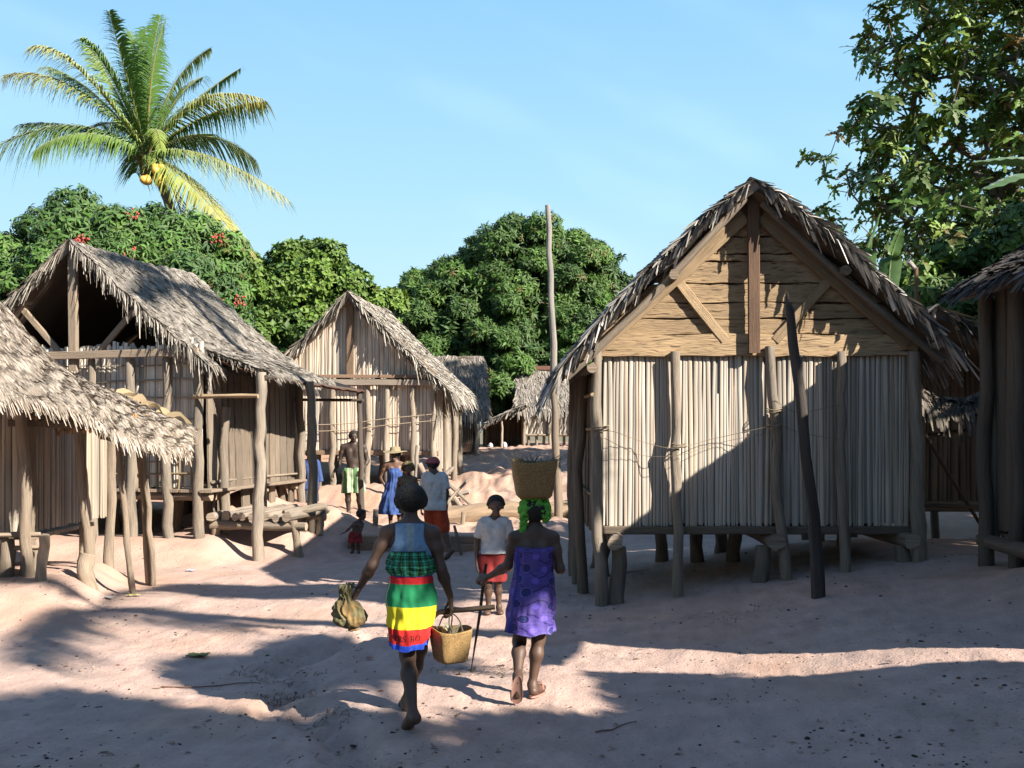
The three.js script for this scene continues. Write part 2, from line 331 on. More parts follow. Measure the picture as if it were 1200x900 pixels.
// two slopes of a gabled roof: ridge [x,y], eaves [x,y] left and right, from z0 (front) to z1 (back)
function gableRoof(parent, ridge, left, right, z0, z1, o = {}) {
  const U = Math.abs(z1 - z0), out = [];
  for (const [e, s] of [[left, 1], [right, 2]]) {
    const V = Math.hypot(e[0] - ridge[0], e[1] - ridge[1]), sag = o.sag ?? 0.05;
    const side = s === 1 ? o.leftOpts : o.rightOpts;
    out.push(thatch(parent, 'thatch', (u, v) => { const t = v / V; return [lerp(ridge[0], e[0], t), lerp(ridge[1], e[1], t) - sag * Math.sin(Math.PI * t) - (o.ridgeSag ?? 0.06) * Math.sin(Math.PI * u / U) * (1 - t), z0 + (z1 - z0) * u / U]; }, U, V, { ...o, ...side, seed: (o.seed ?? 1) * 10 + s, ridge: s === 2 }));
  }
  return out;
}
// a wall of upright reeds from [x0,z0] to [x1,z1]; one part
function reeds(parent, name, a, b, yb, yt, o = {}) {
  const { w = 0.042, col = REED, seed = 3, depth = 0.02, gap = 0.12, rag = 0.03, dark = 0.0 } = o, R = rng(seed), gb = new GB();
  const L = Math.hypot(b[0] - a[0], b[1] - a[1]), dx = (b[0] - a[0]) / L, dz = (b[1] - a[1]) / L, nx = -dz, nz = dx;   // outward normal to the left of a->b is (−dz, dx)
  const yT = typeof yt === 'function' ? yt : () => yt, yB = typeof yb === 'function' ? yb : () => yb;
  let s = 0;
  while (s < L) {
    const ww = w * (0.42 + 1.15 * R()), c0 = s + ww / 2; if (c0 > L) break;
    const t = c0 / L, y0 = yB(t) - rag * R(), y1 = yT(t) - rag * R() * 0.7 - (R() < 0.04 ? 0.1 + 0.5 * R() : 0), miss = R() < 0.025, tone = (0.80 + 0.28 * R()) * (1 + 0.10 * n2(s * 2.1, seed)) * (R() < 0.07 ? 0.62 : 1), hue = R(), c = mulc(mixc(col, [col[0] * 1.08, col[1] * 0.92, col[2] * 0.78], hue), tone), lean = (R() - 0.5) * 0.03, off = (R() - 0.5) * depth * 0.9;
    if (!miss && y1 > y0 + 0.03) {
      const rows = [];
      const nr = 6;
      for (let k = 0; k < nr; k++) {
        const q = k / (nr - 1), y = lerp(y0, y1, q), wv = n2(s * 9, y * 1.7) * 0.005, row = [];
        for (const ang of [-1.35, -0.6, 0.6, 1.35]) {
          const lat = Math.sin(ang) * ww * (0.5 - gap * 0.3) + lean * (q - 0.5) * 2 + wv, n = Math.cos(ang) * ww * 0.26 + off * 0.6;
          row.push(gb.v(a[0] + dx * (c0 + lat) + nx * n, y, a[1] + dz * (c0 + lat) + nz * n, mulc(c, 0.93 + 0.14 * n2(y * 3 + s * 7, s) + 0.15 * n2(y * 1.1, s * 1.3 + seed)), y, c0 + lat));
        }
        if (k) for (let j = 0; j < 3; j++) gb.quad(rows[k - 1][j], rows[k - 1][j + 1], row[j + 1], row[j]);
        rows.push(row);
      }
    }
    s += ww * (1 + gap * R() * 0.6);
  }
  { // dark backing sheet added behind the reeds to block light at the gaps
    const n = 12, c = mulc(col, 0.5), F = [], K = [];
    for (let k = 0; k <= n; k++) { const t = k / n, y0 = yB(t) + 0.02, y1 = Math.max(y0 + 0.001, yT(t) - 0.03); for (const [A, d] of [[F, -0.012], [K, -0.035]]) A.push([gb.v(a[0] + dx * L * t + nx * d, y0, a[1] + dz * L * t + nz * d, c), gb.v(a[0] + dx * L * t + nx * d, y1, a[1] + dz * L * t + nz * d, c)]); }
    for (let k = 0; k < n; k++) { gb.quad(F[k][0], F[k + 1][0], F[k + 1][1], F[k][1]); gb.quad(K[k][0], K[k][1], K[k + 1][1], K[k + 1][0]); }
  }
  return gb.mesh(name, M.reed, parent, 'stuff');
}
function rope(parent, pts, r = 0.006, col = [0.30, 0.23, 0.15], name = 'rope_tie') {
  const c = new THREE.CatmullRomCurve3(pts.map((p) => V3(...p))), q = c.getPoints(pts.length * 5).map((p) => [p.x, p.y, p.z]);
  return new GB().tube(q, r, 5, col).mesh(name, M.plain, parent);
}
// rough split board with wavy long edges in a gable: x range at a height given by the two rakes
function gableBoard(parent, y0, y1, xl, xr, z, t, col, seed, o = {}) {
  const R = rng(seed), gb = new GB(), n = 18, tone = 0.82 + 0.34 * R(), ph = R() * 40, A = [], zc = z + (R() - 0.5) * 0.02;
  for (let k = 0; k <= n; k++) {
    const q = k / n, wob = 0.014 * n2(q * 5 + ph, 2) + 0.008 * n2(q * 17 + ph, 5), wob2 = 0.014 * n2(q * 5 + ph, 12) + 0.01 * n2(q * 15 + ph, 15);
    const xa = lerp(xl(y0), xr(y0), q), xb = lerp(xl(y1), xr(y1), q);
    A.push([[xa, y0 + wob + 0.003], [xb, y1 + wob2 - 0.003]]);
  }
  const col2 = (q, j) => mulc(col, tone * (0.9 + 0.2 * n2(q * 4 + ph, j * 3) + 0.06 * n2(q * 20 + ph, j)));
  const face = (zz, inset, flip, f0, f1) => {
    let p;
    A.forEach(([lo, hi], k) => {
      const q = k / n, mid = (lo[1] + hi[1]) / 2, rows = [lo[1] + inset, lerp(lo[1], mid, 0.5), mid, lerp(mid, hi[1], 0.5), hi[1] - inset].map((y, j) => gb.v(lerp(lo[0], hi[0], (y - lo[1]) / (hi[1] - lo[1])), y, zz + (j > 0 && j < 4 ? 0.007 * n2(q * 6 + ph, j * 1.7) : 0), col2(q, j), q * 3.6 + ph, y * 1.0 + ph));
      if (p) for (let j = 0; j < 4; j++) flip ? gb.quad(p[j], p[j + 1], rows[j + 1], rows[j]) : gb.quad(p[j], rows[j], rows[j + 1], p[j + 1]);
      p = rows;
    });
  };
  face(zc + t / 2, 0.006, false); face(zc - t / 2, 0.006, true);
  for (const s of [0, 1]) { let p; A.forEach((pr, k) => { const [x, y] = pr[s], yy = s ? y - 0.006 : y + 0.006, c = col2(k / n, s * 4), r = [gb.v(x, yy, zc + t / 2, c, k / n * 3.6, 0), gb.v(x, y, zc + t / 4, c, k / n * 3.6, 0.01), gb.v(x, y, zc - t / 4, c, k / n * 3.6, 0.03), gb.v(x, yy, zc - t / 2, c, k / n * 3.6, 0.04)]; if (p) for (let j = 0; j < 3; j++) s ? gb.quad(p[j], r[j], r[j + 1], p[j + 1]) : gb.quad(p[j], p[j + 1], r[j + 1], r[j]); p = r; }); }
  for (const k of [0, n]) { const [lo, hi] = A[k], c = col2(k / n, 2), q = [gb.v(lo[0], lo[1], zc + t / 2, c), gb.v(lo[0], lo[1], zc - t / 2, c), gb.v(hi[0], hi[1], zc - t / 2, c), gb.v(hi[0], hi[1], zc + t / 2, c)]; k ? gb.quad(q[0], q[1], q[2], q[3]) : gb.quad(q[0], q[3], q[2], q[1]); }
  return gb.mesh(o.name ?? 'gable_board', M.board, parent);
}

// ---------------------------------------------------------------- the stilt hut with the wooden gable (right of the path)
{
  const OX = 2.8, OZ = -12.5, h = thing('stilt_hut', 'large stilt hut with a plank gable and reed walls beside the two walking women', 'hut', [OX, 0, OZ]);
  const p = (x, y, z) => [x - OX, y, z - OZ], gy = (x, z) => G(x, z) - 0.12;
  const rx = 2.76, ry = 4.86, le = [0.62, 2.78], re = [4.94, 3.00];
  gableRoof(h, [rx - OX, ry], [le[0] - OX, le[1]], [re[0] - OX, re[1]], 0.36, -3.55, { seed: 3, len: 0.33, hw: 0.022, sp: 0.026, step: 0.05, lift: 0.05, rakeLen: 0.27, thick: 0.10, sag: -0.13, droop: 0.8, pal: [[0.44, 0.41, 0.38], [0.28, 0.255, 0.23], [0.60, 0.57, 0.53]], rightOpts: { lift: 0.05 } });
  const zF = -12.47;
  // gable boards
  const sl = (ry - 0.10 - le[1]) / (rx - le[0]), sr = (ry - 0.10 - re[1]) / (re[0] - rx);
  const xl = (y) => Math.max(0.98, rx - (ry - 0.10 - y) / sl) - OX, xr = (y) => Math.min(4.70, rx + (ry - 0.10 - y) / sr) - OX;
  const hs = [3.12, 3.31, 3.50, 3.72, 3.98, 4.07, 4.27, 4.45, 4.69];
  const tie = gableBoard(h, 2.87, 3.125, () => 0.99 - OX, () => 4.72 - OX, zF - OZ + 0.035, 0.07, mulc(TAN, 1.08), 390, { name: 'tie_beam' });
  for (let k = 1; k < hs.length; k++) gableBoard(tie, hs[k - 1], hs[k] - 0.004, xl, xr, zF - OZ, 0.035, mixc(TAN, mulc(TAN, 0.82), (k * 0.37) % 1), 400 + k);
  reeds(h, 'added_gable_backing', [1.1 - OX, -0.05], [4.6 - OX, -0.05], 2.9, (q) => 3.2 + 1.35 * (1 - Math.abs(2 * q - 1)), { seed: 64, w: 0.1, col: [0.2, 0.15, 0.1] });  // dark backing added so no sky shows between the boards
  // rafters, king post, struts on the gable
  const zR = 0.10;
  const raft = (a, b, w, t, c, z, n) => board(h, n, [a[0] - OX, a[1], z], [b[0] - OX, b[1], z], w, t, c, { up: [0.2, 1, 0], seg: 9, rough: 0.08 });
  raft([0.99, 2.96], [2.70, 4.50], 0.17, 0.06, mulc(TAN, 0.86), zR, 'rafter'); raft([4.62, 3.02], [2.90, 4.50], 0.18, 0.06, mulc(TAN, 0.66), zR, 'rafter');
  board(h, 'king_post', p(2.80, 2.90, zF + 0.135), p(2.79, 4.72, zF + 0.135), 0.135, 0.05, [0.22, 0.125, 0.075], { up: [1, 0, 0], seg: 7, rough: 0.03 });
  raft([1.93, 3.74], [2.48, 3.05], 0.11, 0.045, mulc(TAN, 0.95), zR - 0.015, 'strut'); raft([3.68, 3.74], [3.06, 3.05], 0.11, 0.045, mulc(TAN, 0.88), zR - 0.015, 'strut');
  pole(h, 'barge_pole', p(0.62, 2.60, -12.22), p(2.66, 4.66, -12.22), 0.045, 0.04, mulc(WOOD, 0.9), { seg: 9 });
  pole(h, 'barge_pole', p(4.94, 2.80, -12.22), p(2.86, 4.62, -12.22), 0.045, 0.04, mulc(WOOD, 0.7), { seg: 9 });
  for (const [x, y] of [[1.86, 3.78], [3.80, 3.83], [2.55, 4.66], [2.98, 4.64], [0.82, 2.86], [4.84, 2.98]]) pole(h, 'purlin', p(x, y, -12.12), p(x, y - 0.02, -15.9), 0.055, 0.05, mulc(WOOD, 0.7), { seg: 4 });
  // front posts
  for (const [x0, x1, r] of [[1.02, 0.99, 0.075], [1.91, 1.90, 0.062], [3.16, 3.0, 0.066], [3.83, 3.80, 0.062], [4.69, 4.67, 0.085]]) pole(h, 'post', p(x0, gy(x0, -12.32), -12.30), p(x1, 2.92 + (x1 > 2.5 && x1 < 3.5 ? 0.06 : 0), -12.36), r, r * 0.86, mulc(GREY, 0.82), { seg: 11, bend: 0.012 });
  // reed panels between the posts
  const bays = [[1.06, 1.9], [1.9, 3.02], [3.02, 3.80], [3.80, 4.64]];
  bays.forEach(([a, b], k) => reeds(h, 'reed_panel', [a - OX, zF - OZ], [b - OX, zF - OZ], 0.90, 2.90, { seed: 50 + k, w: 0.037, col: [0.62, 0.57, 0.50] }));
  reeds(h, 'reed_panel', [4.66 - OX, zF - OZ - 0.02], [4.66 - OX, -3.15], 0.90, 2.85, { seed: 61, w: 0.06 });
  reeds(h, 'reed_panel', [4.64 - OX, -3.17], [1.0 - OX, -3.17], 0.90, (t) => 2.75 + 1.6 * (1 - Math.abs(2 * t - 1)), { seed: 62, w: 0.07 });
  // left side wall: poles and split slats
  for (let k = 0; k < 12; k++) { const z = -12.66 - k * 0.26; board(h, 'wall_slat', p(0.985 + 0.02 * Math.sin(k * 2.7), 0.78, z), p(0.985, 2.66, z), 0.22, 0.03, mulc(WOOD, 0.62 + 0.25 * ((k * 7) % 5) / 4), { up: [0, 0, 1], seg: 5, rough: 0.1 }); }
  for (const z of [-13.2, -13.9, -14.8, -15.65]) pole(h, 'post', p(0.87, gy(0.87, z), z), p(0.88, 2.75, z), 0.07, 0.06, mulc(WOOD, 0.75), { seg: 8 });
  for (const y of [1.25, 2.02, 2.42]) pole(h, 'wall_batten', p(0.93, y, -12.3), p(0.93, y, -15.7), 0.022, 0.018, [0.46, 0.34, 0.18], { seg: 5 });
  pole(h, 'wall_plate', p(0.92, 2.72, -12.2), p(0.92, 2.74, -15.9), 0.06, 0.06, mulc(WOOD, 0.7), { seg: 5 });
  // floor and stilts
  const fl = board(h, 'floor_beam', p(0.98, 0.845, -12.43), p(4.74, 0.845, -12.43), 0.09, 0.06, mulc(WOOD, 0.6), { seg: 9 });
  for (const [x, y] of [[1.2, 0.73], [3.07, 0.72], [4.58, 0.74]]) pole(h, 'floor_bearer', p(x, y, -12.2), p(x, y, -15.8), 0.095, 0.09, mulc(GREY, 0.72), { seg: 4, sides: 11 });
  for (let k = 0; k < 12; k++) board(fl, 'floor_plank', p(1.0, 0.80, -12.62 - k * 0.245), p(4.68, 0.80, -12.62 - k * 0.245), 0.23, 0.03, mulc(WOOD, 0.5), { up: [0, 0, 1], seg: 3 });
  for (const [x, z] of [[1.22, -12.35], [2.93, -12.5], [4.56, -12.4], [1.25, -14.4], [3.0, -14.4], [4.5, -14.4], [1.25, -15.6], [2.2, -15.6], [2.6, -15.0], [3.05, -15.6], [3.9, -15.6], [4.5, -15.6]]) pole(h, 'stilt', p(x, gy(x, z), z), p(x, 0.66, z), 0.10, 0.085, mulc(GREY, 0.6), { seg: 5 });
  // rope and wire ties
  rope(h, [p(0.93, 1.22, -12.2), p(1.12, 1.25, -12.25), p(1.5, 1.13, -12.38), p(1.85, 1.05, -12.24), p(2.3, 1.15, -12.4), p(2.95, 1.3, -12.25)].map((q) => [q[0], q[1] + 0.75, q[2]]), 0.0035);
  rope(h, [p(1.05, 1.92, -12.2), p(1.5, 1.72, -12.4), p(1.9, 1.72, -12.22), p(2.4, 1.86, -12.4), p(2.95, 1.98, -12.22)], 0.003);
  rope(h, [p(3.02, 2.36, -12.27), p(3.3, 2.22, -12.4), p(3.78, 2.3, -12.28)], 0.0035); rope(h, [p(3.02, 2.1, -12.27), p(3.35, 1.98, -12.4), p(3.78, 1.9, -12.28)], 0.0035);
  for (const [x, y, s] of [[1.02, 2.02, 0.10], [1.93, 1.82, 0.085], [3.03, 2.22, 0.085], [3.03, 2.04, 0.085]]) for (let k = 0; k < 2; k++) { const a = []; for (let q = 0; q <= 10; q++) { const t = q / 10 * 6.4; a.push(p(x + Math.cos(t) * s, y + k * 0.03 + 0.012 * Math.sin(t * 2 + k), -12.33 + Math.sin(t) * s)); } rope(h, a, 0.007); }
}
// ---------------------------------------------------------------- the dark hut at the right edge
const DARKPOLE = [0.20, 0.165, 0.14];
{
  const O = [7.15, 0, -9], h = thing('plank_hut', 'weathered plank hut, its deep shade put into dark colour, cut by the right edge of the picture', 'hut', O);
  const p = (x, y, z) => [x - O[0], y, z - O[2]];
  gableRoof(h, [0, 5.05], [-2.2, 3.56], [2.3, 3.4], -2.95, 3.08, { seed: 7, len: 0.3, hw: 0.02, sp: 0.04, step: 0.08, rakeLen: 0.12, pal: [[0.055, 0.045, 0.04], [0.04, 0.033, 0.03], [0.075, 0.06, 0.05]], thick: 0.1, droop: 0.3 });  // dark palette stands in for the shaded roof edge
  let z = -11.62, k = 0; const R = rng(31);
  while (z < -7.1) { const w = 0.15 + 0.13 * R(); board(h, 'wall_plank', p(5.27 + 0.03 * R(), 0.85 + 0.1 * R(), z + w / 2), p(5.27 + 0.03 * R(), 3.66, z + w / 2), w, 0.04, mulc(WOOD, 0.28 + 0.3 * R()), { up: [0, 0, 1], seg: 6, rough: 0.12 }); z += w + 0.012; k++; }  // planks coloured dark; the deep shade is put into their tone
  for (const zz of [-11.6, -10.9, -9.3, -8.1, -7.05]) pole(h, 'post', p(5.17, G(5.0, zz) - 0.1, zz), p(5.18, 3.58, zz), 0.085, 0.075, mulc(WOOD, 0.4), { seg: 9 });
  for (const zz of [-11.6, -7.05]) { pole(h, 'post', p(8.95, G(8.9, zz) - 0.1, zz), p(8.95, 3.5, zz), 0.085, 0.075, mulc(WOOD, 0.4)); }
  reeds(h, 'reed_panel', [9.0 - 7.15, -11.66 + 9], [5.25 - 7.15, -11.66 + 9], 0.85, (t) => 3.45 + 1.35 * (1 - Math.abs(2 * t - 1)), { seed: 71, w: 0.09 });
  reeds(h, 'reed_panel', [5.25 - 7.15, -7.0 + 9], [9.0 - 7.15, -7.0 + 9], 0.85, (t) => 3.45 + 1.35 * (1 - Math.abs(2 * t - 1)), { seed: 72, w: 0.09 });
  reeds(h, 'reed_panel', [9.02 - 7.15, -7.0 + 9], [9.02 - 7.15, -11.66 + 9], 0.85, 3.45, { seed: 73, w: 0.09 });
  pole(h, 'wall_plate', p(5.11, 3.54, -12.1), p(5.11, 3.56, -6.6), 0.065, 0.06, mulc(WOOD, 0.6));
  const fl = pole(h, 'floor_beam', p(5.15, 0.8, -11.8), p(5.15, 0.8, -6.9), 0.08, 0.08, mulc(WOOD, 0.6));
  for (let q = 0; q < 10; q++) board(fl, 'floor_plank', p(5.3, 0.88, -11.4 + q * 0.45), p(8.9, 0.88, -11.4 + q * 0.45), 0.43, 0.03, mulc(WOOD, 0.5), { up: [0, 0, 1], seg: 3 });
}
// ---------------------------------------------------------------- the open gabled hut on the left
{
  const th = -0.207, h = thing('thatched_hut', 'big thatched hut on the left with an open gable and a dark sheet awning', 'hut', [-7.36, 0, -17.8], th);
  const toW = (x, z) => [-7.36 + x * Math.cos(th) + z * Math.sin(th), -17.8 - x * Math.sin(th) + z * Math.cos(th)];
  const gl = (x, z) => { const w = toW(x, z); return G(w[0], w[1]) - 0.12; };
  gableRoof(h, [0, 5.2], [-2.5, 3.1], [2.5, 3.1], 0.05, -4.1, { seed: 5, len: 0.17, hw: 0.009, sp: 0.0145, step: 0.034, rakeLen: 0.34, lift: 0.02, twist: 0.8, thick: 0.16, pal: [[0.36, 0.32, 0.275], [0.25, 0.22, 0.185], [0.46, 0.415, 0.355]] });
  // sheet awning over the right side, rust-edged
  { const gb = new GB(), n = 22, R = rng(9), T = [], B = [];
    for (let i = 0; i <= n; i++) for (let j = 0; j <= 5; j++) { const z = -0.3 - 3.8 * i / n, x = lerp(2.25, lerp(3.42, 3.72, i / n), j / 5), y = lerp(3.27, 2.86 - 0.1 * i / n, j / 5) + 0.02 * n2(i * 0.4, j * 0.6) + (i % 2 ? 0.012 : -0.012); const c = j === 5 || i === 0 ? [0.16, 0.07, 0.045] : mulc([0.032, 0.031, 0.033], 0.7 + 0.6 * R()); T.push(gb.v(x, y, z, c, x, z)); B.push(gb.v(x, y - 0.012, z, mulc(c, 0.8), x, z)); }
    for (let i = 0; i < n; i++) for (let j = 0; j < 5; j++) { const a = i * 6 + j; gb.quad(T[a], T[a + 6], T[a + 7], T[a + 1]); gb.quad(B[a], B[a + 1], B[a + 7], B[a + 6]); }
    for (let i = 0; i < n; i++) { const a = i * 6 + 5; gb.quad(T[a], T[a + 6], B[a + 6], B[a]); } for (let j = 0; j < 5; j++) { gb.quad(T[j], T[j + 1], B[j + 1], B[j]); }
    gb.mesh('sheet_awning', M.metal, h); }
  thatch(h, 'thatch', (u, v) => [2.15 + 1.22 * v / 1.3, 3.42 - 0.47 * v / 1.3, -0.32 - 2.75 * u / 2.75], 2.75, 1.3, { seed: 57, len: 0.17, hw: 0.009, sp: 0.0145, step: 0.034, rakeLen: 0.16, lift: 0.02, twist: 0.8, thick: 0.07, pal: [[0.36, 0.32, 0.275], [0.25, 0.22, 0.185], [0.46, 0.415, 0.355]] });
  // gable frame
  board(h, 'king_post', [0.02, 3.0, -0.05], [0.0, 5.0, -0.05], 0.15, 0.09, WOOD, { up: [1, 0, 0] });
  board(h, 'tie_beam', [-2.4, 3.24, 0.02], [2.32, 3.28, 0.02], 0.13, 0.08, mulc(WOOD, 1.1), { seg: 10 });
  board(h, 'brace', [0.32, 3.28, -0.24], [1.18, 4.18, -0.24], 0.10, 0.06, mulc(WOOD, 1.05)); board(h, 'brace', [-0.32, 3.28, -0.24], [-1.18, 4.18, -0.24], 0.10, 0.06, mulc(WOOD, 1.05));
  pole(h, 'barge_pole', [-2.35, 3.14, -0.12], [-0.05, 5.0, -0.12], 0.06, 0.05, mulc(TAN, 0.8), { seg: 9 }); pole(h, 'barge_pole', [2.35, 3.14, -0.12], [0.05, 5.0, -0.12], 0.06, 0.05, mulc(WOOD, 0.8), { seg: 9 });
  for (const x of [-2.2, 2.2]) pole(h, 'wall_plate', [x, 3.14, -0.15], [x, 3.14, -4.0], 0.06, 0.055, mulc(WOOD, 0.8));
  // front posts and stilts
  for (const [x, r] of [[-2.3, 0.085], [-1.4, 0.07], [-0.55, 0.07], [0.33, 0.075], [1.05, 0.085], [1.72, 0.08], [2.25, 0.085]]) pole(h, 'post', [x + 0.03, gl(x, -0.08), -0.08], [x, 3.2, -0.08], r * 1.1, r * 0.85, mulc(GREY, 0.85), { seg: 10, bend: 0.012 });
  for (const [x, z] of [[-1.9, -1.0], [-1.0, -0.9], [-0.25, -1.0], [0.2, -0.95], [0.75, -1.0], [1.35, -1.05], [2.0, -1.0], [-1, -2.4], [0.8, -2.4], [2.1, -2.4], [-1, -3.8], [0.8, -3.8], [2.1, -3.8]]) pole(h, 'stilt', [x, gl(x, z), z], [x, 1.0, z], 0.11, 0.09, mulc(WOOD, 0.8), { seg: 5 });
  // front wall of flattened bamboo, in panels with battens
  const bays = [[-2.25, -1.4], [-1.4, -0.55], [-0.55, 0.33], [0.33, 1.05], [1.05, 1.72], [1.72, 2.25]];
  const pan = bays.map(([a, b], k) => reeds(h, 'bamboo_panel', [a, -0.24], [b, -0.24], k > 2 ? 1.1 : 1.05, (t) => 3.48 + 0.09 * n2(k * 3 + t * 4, 2) + 0.05 * n2(t * 21, k), { seed: 80 + k, w: 0.06, col: [0.9, 0.86, 0.78], rag: 0.09, depth: 0.015, gap: 0.1 }));
  for (const y of [1.5, 1.85, 2.2, 2.55, 2.85, 3.1]) bays.forEach(([a, b], k) => board(pan[k], 'batten', [a, y + 0.03 * Math.sin(a * 7 + y * 3), -0.195], [b, y, -0.195], 0.028, 0.012, mulc([0.66, 0.61, 0.52], 0.9), { seg: 4, rough: 0.2 }));
  // lattice of sticks in front of the lower wall
  let rl; for (const [x0, x1, y] of [[0.4, 2.2, 1.62], [0.45, 2.15, 1.28], [-2.2, 0.3, 1.3], [-2.2, 0.3, 1.6]]) rl = pole(h, 'rail', [x0, y, -0.15], [x1, y + 0.02, -0.15], 0.022, 0.02, [0.45, 0.33, 0.19], { seg: 5, sides: 6 });
  for (let k = 0; k < 9; k++) pole(rl, 'stick', [0.5 + k * 0.2 + 0.05 * Math.sin(k * 5), 1.05, -0.14], [0.5 + k * 0.2, 1.66 + 0.1 * Math.sin(k * 3), -0.15], 0.018, 0.015, [0.47, 0.35, 0.2], { seg: 4, sides: 6 });
  // floor: joist and plank ends
  const fl = pole(h, 'floor_beam', [-2.4, 0.93, -0.16], [2.45, 0.93, -0.16], 0.08, 0.075, mulc(WOOD, 0.9)); pole(h, 'floor_beam', [-2.4, 0.93, -3.8], [2.4, 0.93, -3.8], 0.08, 0.075, WOOD);
  { const R = rng(41); let x = -2.35; while (x < 2.35) { const w = 0.1 + 0.14 * R(); board(fl, 'floor_plank', [x + w / 2, 1.02, 0.02 - 0.1 * R()], [x + w / 2, 1.02, -3.95], w, 0.05, mulc(WOOD, 0.75 + 0.5 * R()), { up: [1, 0, 0], seg: 3 }); x += w + 0.015; } }
  // right side wall of bark slabs
  { const R = rng(43); let z = -0.40, k = 0; while (z > -3.95) { const w = 0.15 + 0.15 * R(), y0 = k % 4 === 1 ? 0.55 : 0.95 + 0.1 * R(), y1 = 3.06; board(h, 'bark_slab', [2.26 + 0.05 * R(), y0, z - w / 2], [2.24 + 0.04 * R(), y1, z - w / 2], w, 0.05, mulc(mixc(GREY, WOOD, R()), 0.42 + 0.5 * R()), { up: [0, 0, 1], seg: 8, rough: 0.13 }); z -= w + 0.012 + 0.03 * R(); k++; } }
  for (const [z, y] of [[-0.75, 2.4], [-2.2, 3.0], [-3.9, 3.0]]) pole(h, 'post', [2.42, gl(2.42, z), z], [2.4, y, z], 0.085, 0.075, mulc(GREY, 0.8), { seg: 8 });
  for (const y of [1.15]) pole(h, 'side_rail', [2.36, y, -0.4], [2.36, y, -4.0], 0.03, 0.028, mulc(WOOD, 1.1), { seg: 5, sides: 6 });
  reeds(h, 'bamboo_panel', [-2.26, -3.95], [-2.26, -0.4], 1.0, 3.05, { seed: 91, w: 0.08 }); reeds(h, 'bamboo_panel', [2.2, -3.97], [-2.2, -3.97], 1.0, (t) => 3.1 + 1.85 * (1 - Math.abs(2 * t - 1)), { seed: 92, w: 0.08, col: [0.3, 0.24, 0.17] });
  // awning posts and rails
  pole(h, 'post', [3.36, gl(3.36, 0.0) - 0.05, 0.0], [3.34, 2.94, -0.22], 0.095, 0.08, mulc(GREY, 0.95), { seg: 12, bend: 0.008 });
  pole(h, 'post', [3.62, gl(3.62, -1.62), -1.62], [3.58, 2.86, -1.62], 0.085, 0.075, mulc(GREY, 0.75), { seg: 10, bend: 0.01 });
  pole(h, 'post', [3.64, gl(3.64, -4.0), -4.0], [3.62, 2.80, -4.0], 0.06, 0.05, DARKW, { seg: 10, bend: 0.006 });
  pole(h, 'short_post', [3.45, gl(3.45, -1.5), -1.5], [3.45, 0.62, -1.5], 0.10, 0.09, mulc(WOOD, 0.8));
  pole(h, 'awning_rail', [2.2, 2.56, -0.0], [3.38, 2.56, 0.06], 0.04, 0.035, mulc(TAN, 1.0), { seg: 5 }); pole(h, 'awning_rail', [2.25, 2.62, -3.9], [3.7, 2.6, -3.95], 0.03, 0.03, DARKW, { seg: 5 });
  pole(h, 'awning_beam', [3.40, 2.87, -0.15], [3.64, 2.77, -4.15], 0.04, 0.035, DARKW, { seg: 6 });
  for (let k = 0; k < 5; k++) pole(h, 'awning_rafter', [2.3, 3.22, -0.4 - k * 0.88], [3.5, 2.86 - 0.02 * k, -0.4 - k * 0.88], 0.03, 0.03, DARKW, { seg: 4 });
}
// the log bench in front of it
{
  const O = [-4.28, 0, -17.75], b = thing('log_bench', 'low bench of round logs beside the awning post of the big thatched hut', 'bench', O, -0.16);
  const g = (x, z) => G(O[0] + x, O[2] + z) - 0.1;
  for (let k = 0; k < 8; k++) pole(b, 'log', [-0.62 + k * 0.175, 0.58 + 0.02 * Math.sin(k * 3), 0.30 - 0.05 * ((k * 3) % 4)], [-0.52 + k * 0.19, 0.62 + 0.03 * Math.sin(k * 5), -1.25], 0.075 + 0.012 * Math.sin(k * 2), 0.065, mulc([0.50, 0.40, 0.31], 0.95), { seg: 6, sides: 10 });
  pole(b, 'log', [0.50, 0.62, -0.05], [1.0, 0.72, -0.55], 0.07, 0.065, [0.5, 0.40, 0.3], { seg: 5, sides: 10 });
  pole(b, 'bearer', [-0.72, 0.44, 0.12], [0.92, 0.43, 0.12], 0.075, 0.07, [0.45, 0.35, 0.26]); pole(b, 'bearer', [-0.72, 0.50, -1.0], [0.9, 0.5, -1.0], 0.07, 0.07, [0.4, 0.3, 0.22]);
  for (const [x0, x1, z] of [[-0.62, -0.6, 0.1], [0.86, 0.70, 0.12], [-0.6, -0.6, -1.0], [0.8, 0.8, -1.0]]) pole(b, 'leg', [x0, g(x0, z), z], [x1, 0.52, z], 0.075, 0.065, mulc(WOOD, 1.0), { seg: 5 });
}
const vnorm0 = (a) => { const l = Math.hypot(...a); return a.map((q) => q / l); };
